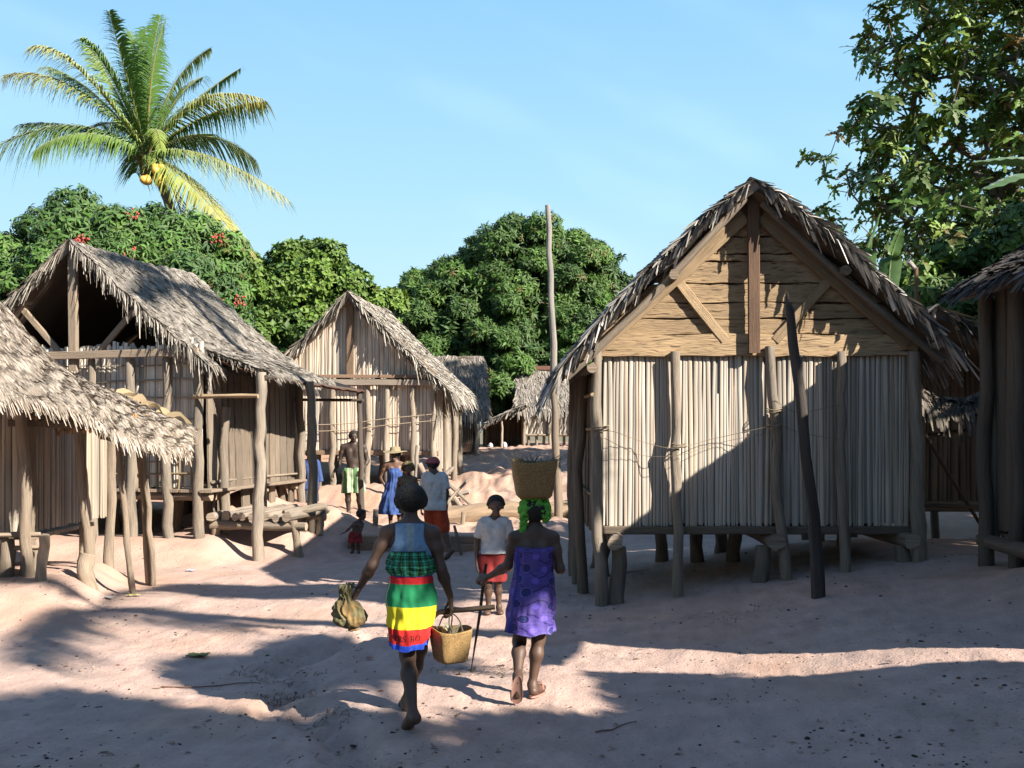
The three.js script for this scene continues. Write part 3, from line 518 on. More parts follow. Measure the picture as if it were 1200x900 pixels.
// ---------------------------------------------------------------- the front hut on the left
{
  const O = [-6.2, 0, -13], h = thing('porch_hut', 'low thatched hut with a pole porch cut by the left edge of the picture', 'hut', O);
  const q = (a) => a.map(([x, y, z]) => V3(x - O[0], y, z - O[2]));
  const far = new THREE.CatmullRomCurve3(q([[-9.4, 6.1, -14.2], [-7.5, 4.5, -14.1], [-6.72, 3.70, -14], [-5.88, 2.80, -14], [-5.08, 2.42, -13.85], [-4.10, 2.02, -13.5]]));
  const near = new THREE.CatmullRomCurve3(q([[-7.6, 3.2, -11.0], [-6.5, 2.66, -11.3], [-5.57, 2.40, -11.6], [-4.80, 2.24, -11.85], [-4.34, 1.92, -12.1], [-3.95, 1.80, -12.9]]));
  const U = 6.6, V = 2.6;
  thatch(h, 'thatch', (u, v) => { const a = far.getPoint(u / U), b = near.getPoint(u / U), t = v / V; return [lerp(a.x, b.x, t), lerp(a.y, b.y, t) + 0.1 * Math.sin(Math.PI * t), lerp(a.z, b.z, t)]; }, U, V, { seed: 8, len: 0.18, hw: 0.0075, sp: 0.0125, step: 0.029, skew: 0.75, thick: 0.13, rakeLen: 0.2, lift: 0.02, twist: 0.8, pal: [[0.44, 0.37, 0.30], [0.30, 0.235, 0.18], [0.58, 0.50, 0.41]], under: [0.22, 0.13, 0.07] });
  // the slope away from the camera closes the roof
  thatch(h, 'thatch', (u, v) => { const a = far.getPoint(u / U * 0.72), t = v / 2.4; return [a.x - 0.25 * t, a.y - 0.02 - t * (a.y - 2.3 + 0.2 * u / U) * 0.75, a.z - 1.9 * t]; }, 4.6, 2.4, { seed: 18, len: 0.4, hw: 0.02, sp: 0.05, step: 0.09 });
  const R = rng(47), p = (x, y, z) => [x - O[0], y, z - O[2]], g = (x, z) => G(x, z) - 0.12;
  for (let k = 0; k < 8; k++) { // dry leaf sheaths thrown on the far edge of the roof
    const x = -5.1 + k * 0.12 + 0.05 * R(), y = 2.50 - k * 0.052 + 0.03 * R(), z = -13.66 + 0.04 * k, a = (R() - 0.5) * 0.9, L = 0.2 + 0.18 * R(), gb = new GB(), c = mulc([0.66, 0.50, 0.30], 0.7 + 0.45 * R()), pts = [], w = 0.02 + 0.026 * R();
    for (let q = 0; q < 5; q++) { const t = q / 4; pts.push(p(x + L * t, y - 0.45 * L * t + 0.05 * Math.sin(t * 3.1) + 0.02 * R(), z + a * L * t)); }
    gb.leafStrip(pts, [w * 0.5, w, w * 1.1, w * 0.8, w * 0.2], vnorm0([0.3, 0.75, 0.6 * (R() - 0.2)]), c); gb.mesh('dry_leaf_sheath', M.thatch, h);
  }
  for (let k = 0; k < 26; k++) { const x = -5.75 + R() * 1.35, z = -12.6 - R() * 0.9; board(h, 'dry_leaf_sheath', p(x, 2.14 + 0.08 * R(), z), p(x + (R() - 0.5) * 0.5, 1.93 + 0.1 * R(), z + 0.15 * R()), 0.08, 0.01, mulc([0.42, 0.24, 0.10], 0.7 + 0.6 * R()), { up: [0, 0.3, 1], seg: 3, mat: M.plain }); }
  // poles
  for (const [x0, z0, x1, y1, z1, r] of [[-4.62, -13.05, -4.70, 1.92, -12.75, 0.042], [-5.10, -13.0, -5.16, 2.25, -12.6, 0.05], [-5.62, -13.9, -5.45, 2.4, -13.6, 0.04], [-5.68, -12.55, -5.66, 2.36, -12.3, 0.075], [-5.95, -12.25, -5.92, 2.55, -12.0, 0.055], [-4.85, -14.3, -4.85, 2.2, -13.8, 0.05], [-4.78, -14.2, -4.80, 2.2, -13.75, 0.04], [-6.6, -12.6, -6.6, 2.7, -12.3, 0.07], [-7.6, -12.6, -7.6, 3, -12.3, 0.07]]) pole(h, 'porch_pole', p(x0, g(x0, z0), z0), p(x1, y1, z1), r, r * 0.85, mulc(WOOD, 1.05), { seg: 9, bend: 0.015, sides: 8 });
  board(h, 'porch_beam', p(-5.9, 2.09, -12.5), p(-4.9, 2.06, -12.6), 0.08, 0.06, mulc(WOOD, 0.55)); board(h, 'porch_beam', p(-5.2, 2.06, -13.4), p(-4.2, 1.86, -13.2), 0.06, 0.05, mulc(WOOD, 0.6));
  // wall
  reeds(h, 'reed_panel', p(-9.2, 0, -12.75).filter((_, k) => k !== 1), p(-5.80, 0, -12.75).filter((_, k) => k !== 1), 0.80, 2.75, { seed: 95, w: 0.05, col: [0.56, 0.50, 0.42] });
  reeds(h, 'reed_panel', p(-5.78, 0, -12.77).filter((_, k) => k !== 1), p(-5.78, 0, -15.3).filter((_, k) => k !== 1), 0.80, 2.5, { seed: 96, w: 0.06, col: [0.5, 0.44, 0.36] });
  for (const [x, z] of [[-5.78, -12.70], [-6.5, -12.69], [-7.4, -12.69], [-5.78, -15.3]]) pole(h, 'post', p(x, g(x, z), z), p(x, 2.6, z), 0.075, 0.065, WOOD, { seg: 8 });
  for (const [y, z] of [[0.76, -12.42], [0.60, -12.5]]) pole(h, 'rail', p(-7.8, y, z), p(-5.55, y + 0.02, z - 0.12), 0.032, 0.03, mulc(WOOD, 1.15), { seg: 6, sides: 7 });
  for (let k = 0; k < 10; k++) board(h, 'floor_plank', p(-9, 0.72, -12.87 - k * 0.2), p(-5.75, 0.72, -12.87 - k * 0.2), 0.19, 0.05, WOOD, { up: [0, 0, 1], seg: 3 });
  for (const [x, z] of [[-5.85, -12.9], [-5.95, -12.62], [-6.4, -13.0], [-7.2, -13.0], [-5.9, -14.9]]) pole(h, 'stilt', p(x, g(x, z), z), p(x, 0.72, z), 0.09, 0.08, WOOD, { seg: 5 });
}
// ---------------------------------------------------------------- the reed hut in the middle distance
{
  const th = -0.11, O = [-4.3, 0, -28], h = thing('reed_hut', 'pale reed-walled stilt hut behind the woman in the blue wrap', 'hut', O, th);
  const gl = (x, z) => G(O[0] + x * Math.cos(th) + z * Math.sin(th), O[2] - x * Math.sin(th) + z * Math.cos(th)) - 0.15;
  gableRoof(h, [0, 5.66], [-2.66, 3.08], [2.66, 3.08], 0, -4.5, { seed: 21, len: 0.34, hw: 0.016, sp: 0.025, step: 0.05, rakeLen: 0.42, thick: 0.16, pal: [[0.40, 0.36, 0.31], [0.29, 0.255, 0.21], [0.50, 0.46, 0.40]] });
  const W = 2.26, c = [0.76, 0.68, 0.58];
  reeds(h, 'gable_reeds', [-W, -0.28], [W, -0.28], 3.40, (t) => 3.4 + 2.05 * (1 - Math.abs(2 * t - 1)), { seed: 110, w: 0.075, col: c });
  const xs = [-2.26, -1.35, -0.47, 0.45, 1.0, 1.68, 2.26];
  for (let k = 1; k < xs.length; k++) reeds(h, 'reed_panel', [xs[k - 1], -0.28], [xs[k], -0.28], 1.5, 3.32, { seed: 111 + k, w: 0.07, col: c });
  for (const x of xs) pole(h, 'post', [x, gl(x, -0.3), -0.15], [x, 3.36, -0.18], 0.085, 0.07, mulc(GREY, 1.0), { seg: 8 });
  board(h, 'king_post', [0, 3.42, -0.19], [0, 5.4, -0.19], 0.19, 0.06, [0.34, 0.22, 0.14], { up: [1, 0, 0] });
  board(h, 'tie_beam', [-2.3, 3.46, -0.13], [2.3, 3.42, -0.13], 0.09, 0.06, [0.42, 0.27, 0.18], { seg: 7 }); board(h, 'tie_board', [-2.3, 3.30, -0.06], [2.3, 3.26, -0.06], 0.15, 0.04, [0.48, 0.40, 0.32], { seg: 7 });
  board(h, 'rafter', [-2.3, 3.45, -0.16], [-0.05, 5.45, -0.16], 0.14, 0.06, [0.5, 0.39, 0.27], { up: [0.2, 1, 0] }); board(h, 'rafter', [2.3, 3.45, -0.16], [0.05, 5.45, -0.16], 0.14, 0.06, mulc(WOOD, 0.75), { up: [0.2, 1, 0] });
  const fl = board(h, 'floor_beam', [-2.35, 1.43, -0.24], [2.35, 1.42, -0.24], 0.12, 0.08, [0.40, 0.27, 0.18], { seg: 6 });
  for (let k = 0; k < 9; k++) board(fl, 'floor_plank', [-2.2, 1.42, -0.7 - k * 0.42], [2.2, 1.42, -0.7 - k * 0.42], 0.4, 0.04, mulc(WOOD, 0.6), { up: [0, 0, 1], seg: 3 });
  // right side: uneven slabs, posts
  { const R = rng(55); let z = -0.45; while (z > -4.1) { const w = 0.14 + 0.16 * R(); board(h, 'wall_slab', [2.26, 0.95 + 0.5 * R(), z - w / 2], [2.26, 3.2, z - w / 2], w, 0.05, mulc([0.56, 0.49, 0.41], 0.75 + 0.35 * R()), { up: [0, 0, 1], seg: 4, rough: 0.12 }); z -= w + 0.03 + 0.09 * R(); } }
  reeds(h, 'reed_panel', [2.21, -0.45], [2.21, -4.15], 1.4, 3.2, { seed: 130, w: 0.09, col: [0.42, 0.33, 0.25] });
  reeds(h, 'reed_panel', [-2.26, -4.15], [-2.26, -0.45], 1.4, 3.2, { seed: 131, w: 0.09 }); reeds(h, 'reed_panel', [2.2, -4.17], [-2.2, -4.17], 1.4, (t) => 3.4 + 2.05 * (1 - Math.abs(2 * t - 1)), { seed: 132, w: 0.1 });
  for (const z of [-1.4, -2.8, -4.15]) for (const x of [-2.3, 2.34]) pole(h, 'post', [x, gl(x, z), z], [x, 3.2, z], 0.09, 0.08, mulc(GREY, 0.9));
  for (const [x, z] of [[-1, -2.2], [0.4, -2.2], [1.2, -2.2], [-1, -4], [0.6, -4], [1.5, -0.6], [0.1, -0.6], [-1, -0.6]]) pole(h, 'stilt', [x, gl(x, z), z], [x, 1.4, z], 0.1, 0.09, mulc(WOOD, 0.7), { seg: 4 });
  for (const y of [2.05, 2.22]) rope(h, [[-2.3, y + 0.1, -0.06], [-1.2, y - 0.05, -0.06], [0, y - 0.02, -0.06], [1.0, y + 0.1, -0.06], [2.3, y + 0.22, -0.06]], 0.012, [0.5, 0.4, 0.28]);
}
// firewood and slabs propped by its corner
{
  const O = [-1.75, 0, -25.0], R = rng(66);
  const gg = (x, z) => G(x, z);
  const pile = thing('firewood_pile', 'pile of split firewood leaning at the corner of the reed hut', 'firewood', [O[0], gg(O[0], O[2]), O[2]]);
  const up = pole(pile, 'upright_pole', [-0.55, -0.1, -0.45], [-0.5, 1.5, -0.5], 0.06, 0.05, [0.5, 0.42, 0.34]);
  for (let k = 0; k < 16; k++) { const x = -0.5 + R() * 0.9, y = 0.08 + 0.9 * R() * (1 - Math.abs(x) * 0.8), a = (R() - 0.5) * 1.6, L = 0.35 + 0.3 * R(); pole(pile, 'split_log', [x - Math.cos(a) * L * 0.6, Math.max(0.06, y - Math.sin(a) * L * 0.6), -0.3 + 0.5 * R() - y * 0.3], [x + Math.cos(a) * L * 0.6, Math.max(0.06, y + Math.sin(a) * L * 0.6), -0.2 + 0.5 * R() - y * 0.3], 0.05 + 0.035 * R(), 0.05, mulc([0.52, 0.42, 0.33], 0.75 + 0.45 * R()), { seg: 5, sides: 6 }); }
  for (const [a, b, r] of [[[-0.2, 0.95, -0.5], [0.62, 0.05, 0.25], 0.07], [[-0.05, 1.2, -0.6], [0.3, 0.0, 0.2], 0.085], [[-0.45, 1.05, -0.5], [0.05, 0.0, 0.2], 0.07], [[0.1, 0.75, -0.3], [0.85, 0.05, 0.1], 0.05]]) pole(pile, 'split_log', a, b, r, r * 0.8, [0.48, 0.38, 0.29], { seg: 5, sides: 7 });
  const lean = thing('leaning_stick', 'long stick leaning on the firewood pile behind the man in orange shorts', 'stick', [-1.62, G(-1.62, -22.6), -22.6]);
  pole(lean, 'shaft', [-0.05, 0.02, 0], [0.72, 0.86, -0.6], 0.035, 0.03, [0.44, 0.34, 0.25], { seg: 6, sides: 6 });
}
// ---------------------------------------------------------------- far huts
{
  const h = thing('far_hut', 'small far hut with a brown slatted shutter just behind the reed hut', 'hut', [-2.3, 1.2, -38]);
  const V = Math.hypot(1.9, 1.5), p = (x, y, z) => [x + 2.3, y - 1.2, z + 38];
  for (const s of [1, -1]) thatch(h, 'thatch', (u, v) => { const t = v / V; return p(-4.6 + (3.55 + 0.12 * t) * u / 3.6, 4.70 - 1.92 * t, -38.7 + s * 1.5 * t); }, 3.6, V, { seed: 30 + s, len: 0.4, hw: 0.03, sp: 0.05, step: 0.08, pal: [[0.26, 0.225, 0.19], [0.20, 0.17, 0.14], [0.34, 0.30, 0.26]] });
  reeds(h, 'reed_panel', [-4.4 + 2.3, 0.45], [-1.85 + 2.3, 0.45], 0.2, 1.75, { seed: 141, w: 0.1 }); reeds(h, 'reed_panel', [-1.28 + 2.3, 0.4], [-1.28 + 2.3, -1.8], 0.2, 2.4, { seed: 142, w: 0.1 });
  reeds(h, 'reed_panel', [-1.2 + 2.3, -1.9], [-4.5 + 2.3, -1.9], 0.2, 1.75, { seed: 143, w: 0.1 }); reeds(h, 'reed_panel', [-4.4 + 2.3, -1.9], [-4.4 + 2.3, 0.4], 0.2, 1.75, { seed: 144, w: 0.1 });
  board(h, 'added_shutter_backing', p(-1.84, 2.15, -37.60), p(-1.3, 2.15, -37.60), 1.2, 0.03, [0.14, 0.08, 0.05], { seg: 2 });  // dark board added to keep bright sky from showing through the shutter
  const shut = board(h, 'shutter_frame', p(-1.84, 1.58, -37.53), p(-1.32, 1.58, -37.53), 0.07, 0.04, [0.3, 0.18, 0.11], { seg: 2 });
  for (let k = 0; k < 8; k++) board(shut, 'shutter_slat', p(-1.8, 2.28 + k * 0.06, -37.52), p(-1.36, 2.28 + k * 0.06, -37.52), 0.05, 0.03, mulc([0.36, 0.21, 0.13], 0.8 + 0.07 * (k % 4)), { seg: 2 });
  for (let k = 0; k < 6; k++) board(shut, 'shutter_bar', p(-1.77 + k * 0.075, 1.62, -37.52), p(-1.77 + k * 0.075, 2.22, -37.52), 0.055, 0.03, [0.42, 0.28, 0.19], { up: [1, 0, 0], seg: 2 });
  board(h, 'rusty_sheet', p(-1.85, 2.78, -37.42), p(-1.3, 2.78, -37.42), 0.14, 0.02, [0.38, 0.12, 0.06], { seg: 3 });
  for (const x of [-1.86, -1.20, -4.4]) pole(h, 'post', p(x, G(x, -37.5) - 0.15, -37.5), p(x, 2.9, -37.5), 0.085, 0.08, x === -1.2 ? mulc(GREY, 1.2) : WOOD);
  board(h, 'wall_base', p(-1.85, 1.42, -37.54), p(-1.25, 1.42, -37.54), 0.34, 0.05, [0.22, 0.12, 0.08], { seg: 3 });
}
{
  const O = [1.6, 1.2, -42], h = thing('far_hut', 'distant hut with a lean-to at the head of the path', 'hut', O), p = (x, y, z) => [x - O[0], y - O[1], z - O[2]];
  const V = Math.hypot(1.55, 1.35);
  for (const s of [1, -1]) thatch(h, 'thatch', (u, v) => { const t = v / V; return p(0.22 + 4.2 * u / 4.2, 4.48 - 1.55 * t, -43.3 + s * 1.5 * t); }, 4.2, V, { seed: 34 + s, len: 0.4, hw: 0.03, sp: 0.05, step: 0.08, pal: [[0.30, 0.265, 0.225], [0.22, 0.19, 0.16], [0.38, 0.34, 0.30]] });
  board(h, 'ridge_cap', p(0.2, 4.55, -43.3), p(4.4, 4.55, -43.3), 0.16, 0.2, [0.28, 0.13, 0.09], { seg: 4 });
  thatch(h, 'thatch', (u, v) => p(0.55 - 1.75 * v / 1.95, 3.05 - 0.82 * v / 1.95, -41.5 - 2.3 * u / 2.3), 2.3, 1.95, { seed: 38, len: 0.4, hw: 0.03, sp: 0.05, step: 0.08, pal: [[0.36, 0.33, 0.29], [0.27, 0.24, 0.2], [0.44, 0.4, 0.35]] });
  const xs = [0.45, 1.5, 2.35, 3.2, 4.2];
  for (let k = 1; k < xs.length; k++) reeds(h, 'reed_panel', [xs[k - 1] + 0.05 - O[0], 0], [xs[k] - 0.05 - O[0], 0], 1.86 - O[1], 3.0 - O[1], { seed: 150 + k, w: 0.1, col: [0.52, 0.49, 0.44] });
  reeds(h, 'reed_panel', [0.42 - O[0], -2.6], [0.42 - O[0], 0], 0.3, 1.8, { seed: 158, w: 0.1, col: [0.5, 0.3, 0.16] });
  for (const x of xs) pole(h, 'post', p(x, G(x, -41.9) - 0.1, -41.88), p(x, 3.0, -41.9), 0.07, 0.06, mulc(GREY, 0.9));
  for (const x of [0.65, 0.95, 1.25, 1.75, 2.05, 2.7]) pole(h, 'stilt', p(x, G(x, -42.1) - 0.1, -42.1), p(x, 1.85, -42.1), 0.06, 0.06, mulc(WOOD, 0.8), { seg: 4 });
  pole(h, 'floor_beam', p(0.4, 1.84, -41.92), p(4.3, 1.84, -41.92), 0.05, 0.05, WOOD); pole(h, 'lean_to_pole', p(-0.40, G(-0.4, -41.7) - 0.1, -41.7), p(-0.42, 2.5, -41.7), 0.05, 0.045, mulc(GREY, 1.1)); pole(h, 'lean_to_pole', p(-1.05, G(-1.05, -43.6) - 0.1, -43.6), p(-1.05, 2.2, -43.6), 0.05, 0.045, WOOD);
  reeds(h, 'reed_panel', [-1.2 - O[0], -1.9], [0.4 - O[0], -1.9], 0.1, 1.4, { seed: 159, w: 0.1, col: [0.2, 0.15, 0.1] });
  for (const [x, z] of [[-0.86, -42.2], [-0.30, -42.1]]) { const g = new THREE.IcosahedronGeometry(0.10, 2), a = g.attributes.position; for (let k = 0; k < a.count; k++) { const q = 1 + 0.25 * n3(a.getX(k) * 9 + x * 7, a.getY(k) * 9, a.getZ(k) * 9); a.setXYZ(k, a.getX(k) * q, a.getY(k) * q * 1.1, a.getZ(k) * q); } g.computeVertexNormals(); const m = new THREE.Mesh(g, new THREE.MeshStandardMaterial({ color: new THREE.Color(0.4, 0.41, 0.43), roughness: 0.9 })); m.name = numbered('cloth_bundle'); m.position.set(x, G(x, z) + 0.09, z); tag(m, x < -0.5 ? 'white cloth bundle in the shade of the lean-to, the left one' : 'white cloth bundle behind the thin lean-to pole, the right one', 'bundle', 'bundles under the lean-to'); scene.add(m); }
}
// ---------------------------------------------------------------- ramshackle shed between the two right-hand huts
{
  const O = [6.4, 0, -17], h = thing('old_shed', 'ramshackle shed with sagging thatch in the dark gap between the right-hand huts', 'shed', O), p = (x, y, z) => [x - O[0], y, z - O[2]], R = rng(83);  // shed colours darkened; the deep shade of the gap is put in
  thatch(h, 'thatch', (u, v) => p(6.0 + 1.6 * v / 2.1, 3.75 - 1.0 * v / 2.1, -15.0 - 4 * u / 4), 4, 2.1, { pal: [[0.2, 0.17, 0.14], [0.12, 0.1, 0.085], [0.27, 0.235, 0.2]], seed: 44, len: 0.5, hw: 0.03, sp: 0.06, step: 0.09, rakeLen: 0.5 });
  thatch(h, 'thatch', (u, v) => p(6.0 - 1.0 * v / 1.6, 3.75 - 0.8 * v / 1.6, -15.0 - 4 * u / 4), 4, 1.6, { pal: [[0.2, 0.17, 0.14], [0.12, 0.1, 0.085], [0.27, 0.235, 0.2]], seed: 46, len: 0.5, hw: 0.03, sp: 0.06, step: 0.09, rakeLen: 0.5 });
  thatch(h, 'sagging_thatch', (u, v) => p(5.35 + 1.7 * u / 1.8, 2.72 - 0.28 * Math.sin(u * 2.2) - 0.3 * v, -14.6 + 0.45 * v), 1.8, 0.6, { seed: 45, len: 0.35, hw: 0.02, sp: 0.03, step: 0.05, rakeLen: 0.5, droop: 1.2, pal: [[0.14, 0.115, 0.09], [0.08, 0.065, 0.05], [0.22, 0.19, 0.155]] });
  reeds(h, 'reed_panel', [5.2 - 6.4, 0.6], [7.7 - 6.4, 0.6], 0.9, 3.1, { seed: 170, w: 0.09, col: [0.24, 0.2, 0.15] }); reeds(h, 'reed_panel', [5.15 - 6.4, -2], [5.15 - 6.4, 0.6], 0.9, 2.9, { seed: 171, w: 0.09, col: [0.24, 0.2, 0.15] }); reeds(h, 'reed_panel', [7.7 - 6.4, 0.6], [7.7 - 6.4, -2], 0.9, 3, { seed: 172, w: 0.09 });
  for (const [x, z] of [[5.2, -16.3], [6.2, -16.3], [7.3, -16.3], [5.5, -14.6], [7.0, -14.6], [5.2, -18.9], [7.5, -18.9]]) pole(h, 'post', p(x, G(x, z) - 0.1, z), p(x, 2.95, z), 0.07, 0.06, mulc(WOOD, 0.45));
  for (const [a, b] of [[[5.4, 1.9, -14.5], [6.9, 2.1, -14.5]], [[5.2, 2.5, -14.3], [6.6, 0.6, -14.9]], [[5.45, 1.0, -14.4], [7.0, 0.95, -14.4]]]) pole(h, 'loose_pole', p(...a), p(...b), 0.03, 0.025, DARKW, { seg: 5, sides: 6 });
  pole(h, 'floor_beam', p(5.1, 0.85, -16.3), p(7.8, 0.85, -16.3), 0.08, 0.08, WOOD);
}
// ---------------------------------------------------------------- a neighbour hut out of view to the right, whose shadow crosses the foreground
{
  const O = [7.6, 0, -0.8], h = thing('neighbour_hut', 'thatched hut standing to the right of the camera, out of the picture', 'hut', O), p = (x, y, z) => [x - O[0], y, z - O[2]];
  gableRoof(h, [0, 5.22], [-2.3, 2.95], [2.3, 2.95], -3.2, 3.0, { seed: 61, len: 0.5, hw: 0.035, sp: 0.09, step: 0.14 });
  reeds(h, 'reed_panel', [5.7 - 7.6, 2.6], [5.7 - 7.6, -2.6], 0.5, 3.0, { seed: 181, w: 0.1 }); reeds(h, 'reed_panel', [9.5 - 7.6, -2.6], [5.7 - 7.6, -2.6], 0.5, (t) => 3.0 + 1.5 * (1 - Math.abs(2 * t - 1)), { seed: 182, w: 0.1 });
  reeds(h, 'reed_panel', [9.5 - 7.6, -2.6], [9.5 - 7.6, 2.6], 0.5, 3, { seed: 183, w: 0.1 }); reeds(h, 'reed_panel', [5.7 - 7.6, 2.6], [9.5 - 7.6, 2.6], 0.5, (t) => 3.0 + 1.5 * (1 - Math.abs(2 * t - 1)), { seed: 184, w: 0.1 });
  for (const x of [5.65, 9.55]) for (const z of [-3.2, -0.6, 2.0]) pole(h, 'post', p(x, G(x, z) - 0.1, z), p(x, 3, z), 0.08, 0.07, WOOD);
}
// ---------------------------------------------------------------- poles, step, log, stumps
{
  const t = thing('leaning_post', 'charred dark post leaning in front of the reed wall of the large stilt hut', 'post', [3.16, G(3.16, -11) - 0.15, -11.0]);
  const pts = [[0, 0, 0], [-0.02, 0.5, 0], [-0.05, 1.0, 0], [-0.13, 1.6, 0], [-0.18, 2.2, 0], [-0.26, 2.75, 0], [-0.29, 3.1, 0], [-0.315, 3.2, 0], [-0.325, 3.3, 0]];
  new GB().tube(pts, [0.075, 0.07, 0.064, 0.06, 0.055, 0.05, 0.042, 0.024, 0.009], 9, (q, j) => mulc([0.11, 0.09, 0.078], 0.8 + 0.5 * n2(q * 9, j)), { rand: rng(4), wob: 0.18, up: [0, 0, 1] }).mesh('trunk', M.wood, t);
  const u = thing('tall_pole', 'tall bare pole rising above the roofs behind the basket on the head', 'pole', [0.95, G(0.95, -21.7) - 0.2, -21.7]);
  const q = []; for (let k = 0; k <= 14; k++) { const s = k / 14; q.push([-0.21 * s + 0.025 * n2(s * 5, 1), 6.55 * s, 0.02 * n2(s * 5, 7)]); }
  new GB().tube(q, (s) => lerp(0.09, 0.05, s), 10, (s, j) => mulc(mixc([0.40, 0.31, 0.23], [0.50, 0.47, 0.43], sm(0.3, 0.7, s)), 0.85 + 0.3 * n2(s * 12, j)), { rand: rng(6), wob: 0.08, up: [0, 0, 1] }).mesh('shaft', M.wood, u);
}
{ // the step at the edge of the terrace: two courses of flat slabs
  const O = [-1.4, 0, -18.62], t = thing('terrace_step', 'low step of flat earthen slabs across the path behind the boy', 'step', [O[0], -0.1, O[2]]), R = rng(92);
  for (const [y, h, z0] of [[0.0, 0.15, 0.06], [0.155, 0.12, 0]]) { let x = -1.45; while (x < 1.35) { const w = 0.55 + 0.75 * R(), x1 = Math.min(x + w, 1.45); board(t, 'slab', [x + 0.01, y + h / 2, z0 + 0.03 * R()], [x1 - 0.01, y + h / 2 + 0.01 * R(), z0 + 0.03 * R()], h, 0.34, mulc([0.40, 0.26, 0.18], 0.8 + 0.4 * R()), { seg: 7, rough: 0.1, mat: M.plain }); x = x1; } }
  const s = thing('thin_stake', 'thin stake standing against the slab step beside the boy', 'stake', [-0.86, -0.12, -18.0]); pole(s, 'shaft', [0, 0, 0], [-0.12, 0.52, -0.05], 0.03, 0.025, [0.42, 0.35, 0.28], { seg: 5, sides: 7 });
  const s2 = thing('short_stake', 'short stake standing before the fallen log near the firewood', 'stake', [-1.0, G(-1, -21.4) - 0.1, -21.4]); pole(s2, 'shaft', [0, 0, 0], [0.02, 0.36, 0], 0.045, 0.045, [0.52, 0.40, 0.28], { seg: 5, sides: 7 });
}
{
  const y = G(0, -22) + 0.12, t = thing('fallen_log', 'thick fallen log lying across the sunlit ground behind the boy', 'log', [0.1, y, -22.3]);
  const q = []; for (let k = 0; k <= 12; k++) { const s = k / 12; q.push([-1.75 + 3.9 * s, 0.05 * n2(s * 3, 5) + (G(0.1 - 1.75 + 3.9 * s, -22.3) - G(0, -22)) * 0.8, 0.35 - 0.5 * s]); }
  new GB().tube(q, (s) => 0.23 - 0.03 * s, 14, (s, j) => mulc([0.54, 0.39, 0.26], 0.85 + 0.3 * n2(s * 8, j * 0.8)), { rand: rng(8), wob: 0.1 }).mesh('trunk', M.wood, t);
}
for (const [x, z, hgt, r, lx, label] of [[-5.36, -12.1, 0.52, 0.062, 0.05, 'leaning short stump post on the earth bank nearest the left edge'], [-5.12, -12.85, 0.38, 0.10, 0.0, 'broad cut stump on the bank under the porch thatch'], [-2.58, -20.1, 0.3, 0.05, 0.02, 'small cut stub on the terrace beside the awning']]) {
  const t = thing('stump', label, 'stump', [x, G(x, z) - 0.1, z], 0, 'cut stumps'); pole(t, 'trunk', [0, 0, 0], [lx, hgt + 0.1, 0], r, r * 0.95, mulc(WOOD, 1.2), { seg: 6 });
}
// ---------------------------------------------------------------- vegetation
const LEAFLIGHT = 1;
// limbs: grow from a trunk towards points in the crown; returns nodes with parents and radii
function skeleton(base, fork, pts, R, rTip = 0.012, pull = 0.35) {
  const nodes = [{ p: base, q: -1 }];
  const n0 = 5; for (let k = 1; k <= n0; k++) nodes.push({ p: [lerp(base[0], fork[0], k / n0) + 0.06 * n2(k, 3), lerp(base[1], fork[1], k / n0), lerp(base[2], fork[2], k / n0) + 0.06 * n2(k, 9)], q: k - 1 });
  const far = (a) => Math.hypot(a[0] - fork[0], a[1] - fork[1], a[2] - fork[2]);
  const tips = [];
  for (const t of [...pts].sort((a, b) => far(a) - far(b))) {
    let best = n0, bd = 1e9;
    for (let k = n0; k < nodes.length; k++) { const a = nodes[k].p, d = Math.hypot(a[0] - t[0], a[1] - t[1], a[2] - t[2]) + pull * far(a) * 0 + (a[1] > t[1] + 0.2 ? 0.5 : 0); if (d < bd) { bd = d; best = k; } }
    let prev = best; const a = nodes[best].p, m = Math.max(1, Math.ceil(bd / 0.7));
    for (let k = 1; k <= m; k++) { const s = k / m; nodes.push({ p: [lerp(a[0], t[0], s) + (k < m ? (R() - 0.5) * 0.14 : 0), lerp(a[1], t[1], s) - 0.12 * Math.sin(s * Math.PI), lerp(a[2], t[2], s) + (k < m ? (R() - 0.5) * 0.14 : 0)], q: prev }); prev = nodes.length - 1; }
    tips.push(prev);
  }
  const area = nodes.map(() => 0); for (const k of tips) area[k] = rTip ** 2.2;
  for (let k = nodes.length - 1; k > 0; k--) { if (!area[k]) area[k] = rTip ** 2.2; area[nodes[k].q] += area[k]; }
  nodes.forEach((n, k) => { n.r = area[k] ** (1 / 2.2); });
  return { nodes, tips };
}
function limbs(parent, sk, col, min = 0, name = 'trunk') {
  const gb = new GB();
  sk.nodes.forEach((n) => { if (n.q < 0 || n.r < min) return; const a = sk.nodes[n.q]; gb.tube([a.p, n.p], [Math.min(a.r, n.r * 1.35), n.r], n.r > 0.06 ? 9 : 5, (t, j) => mulc(col, 0.85 + 0.3 * n2(n.p[1] * 3, j)), { cap: false, up: [0.31, 0.11, 0.9] }); });
  return gb.mesh(name, M.wood, parent);
}
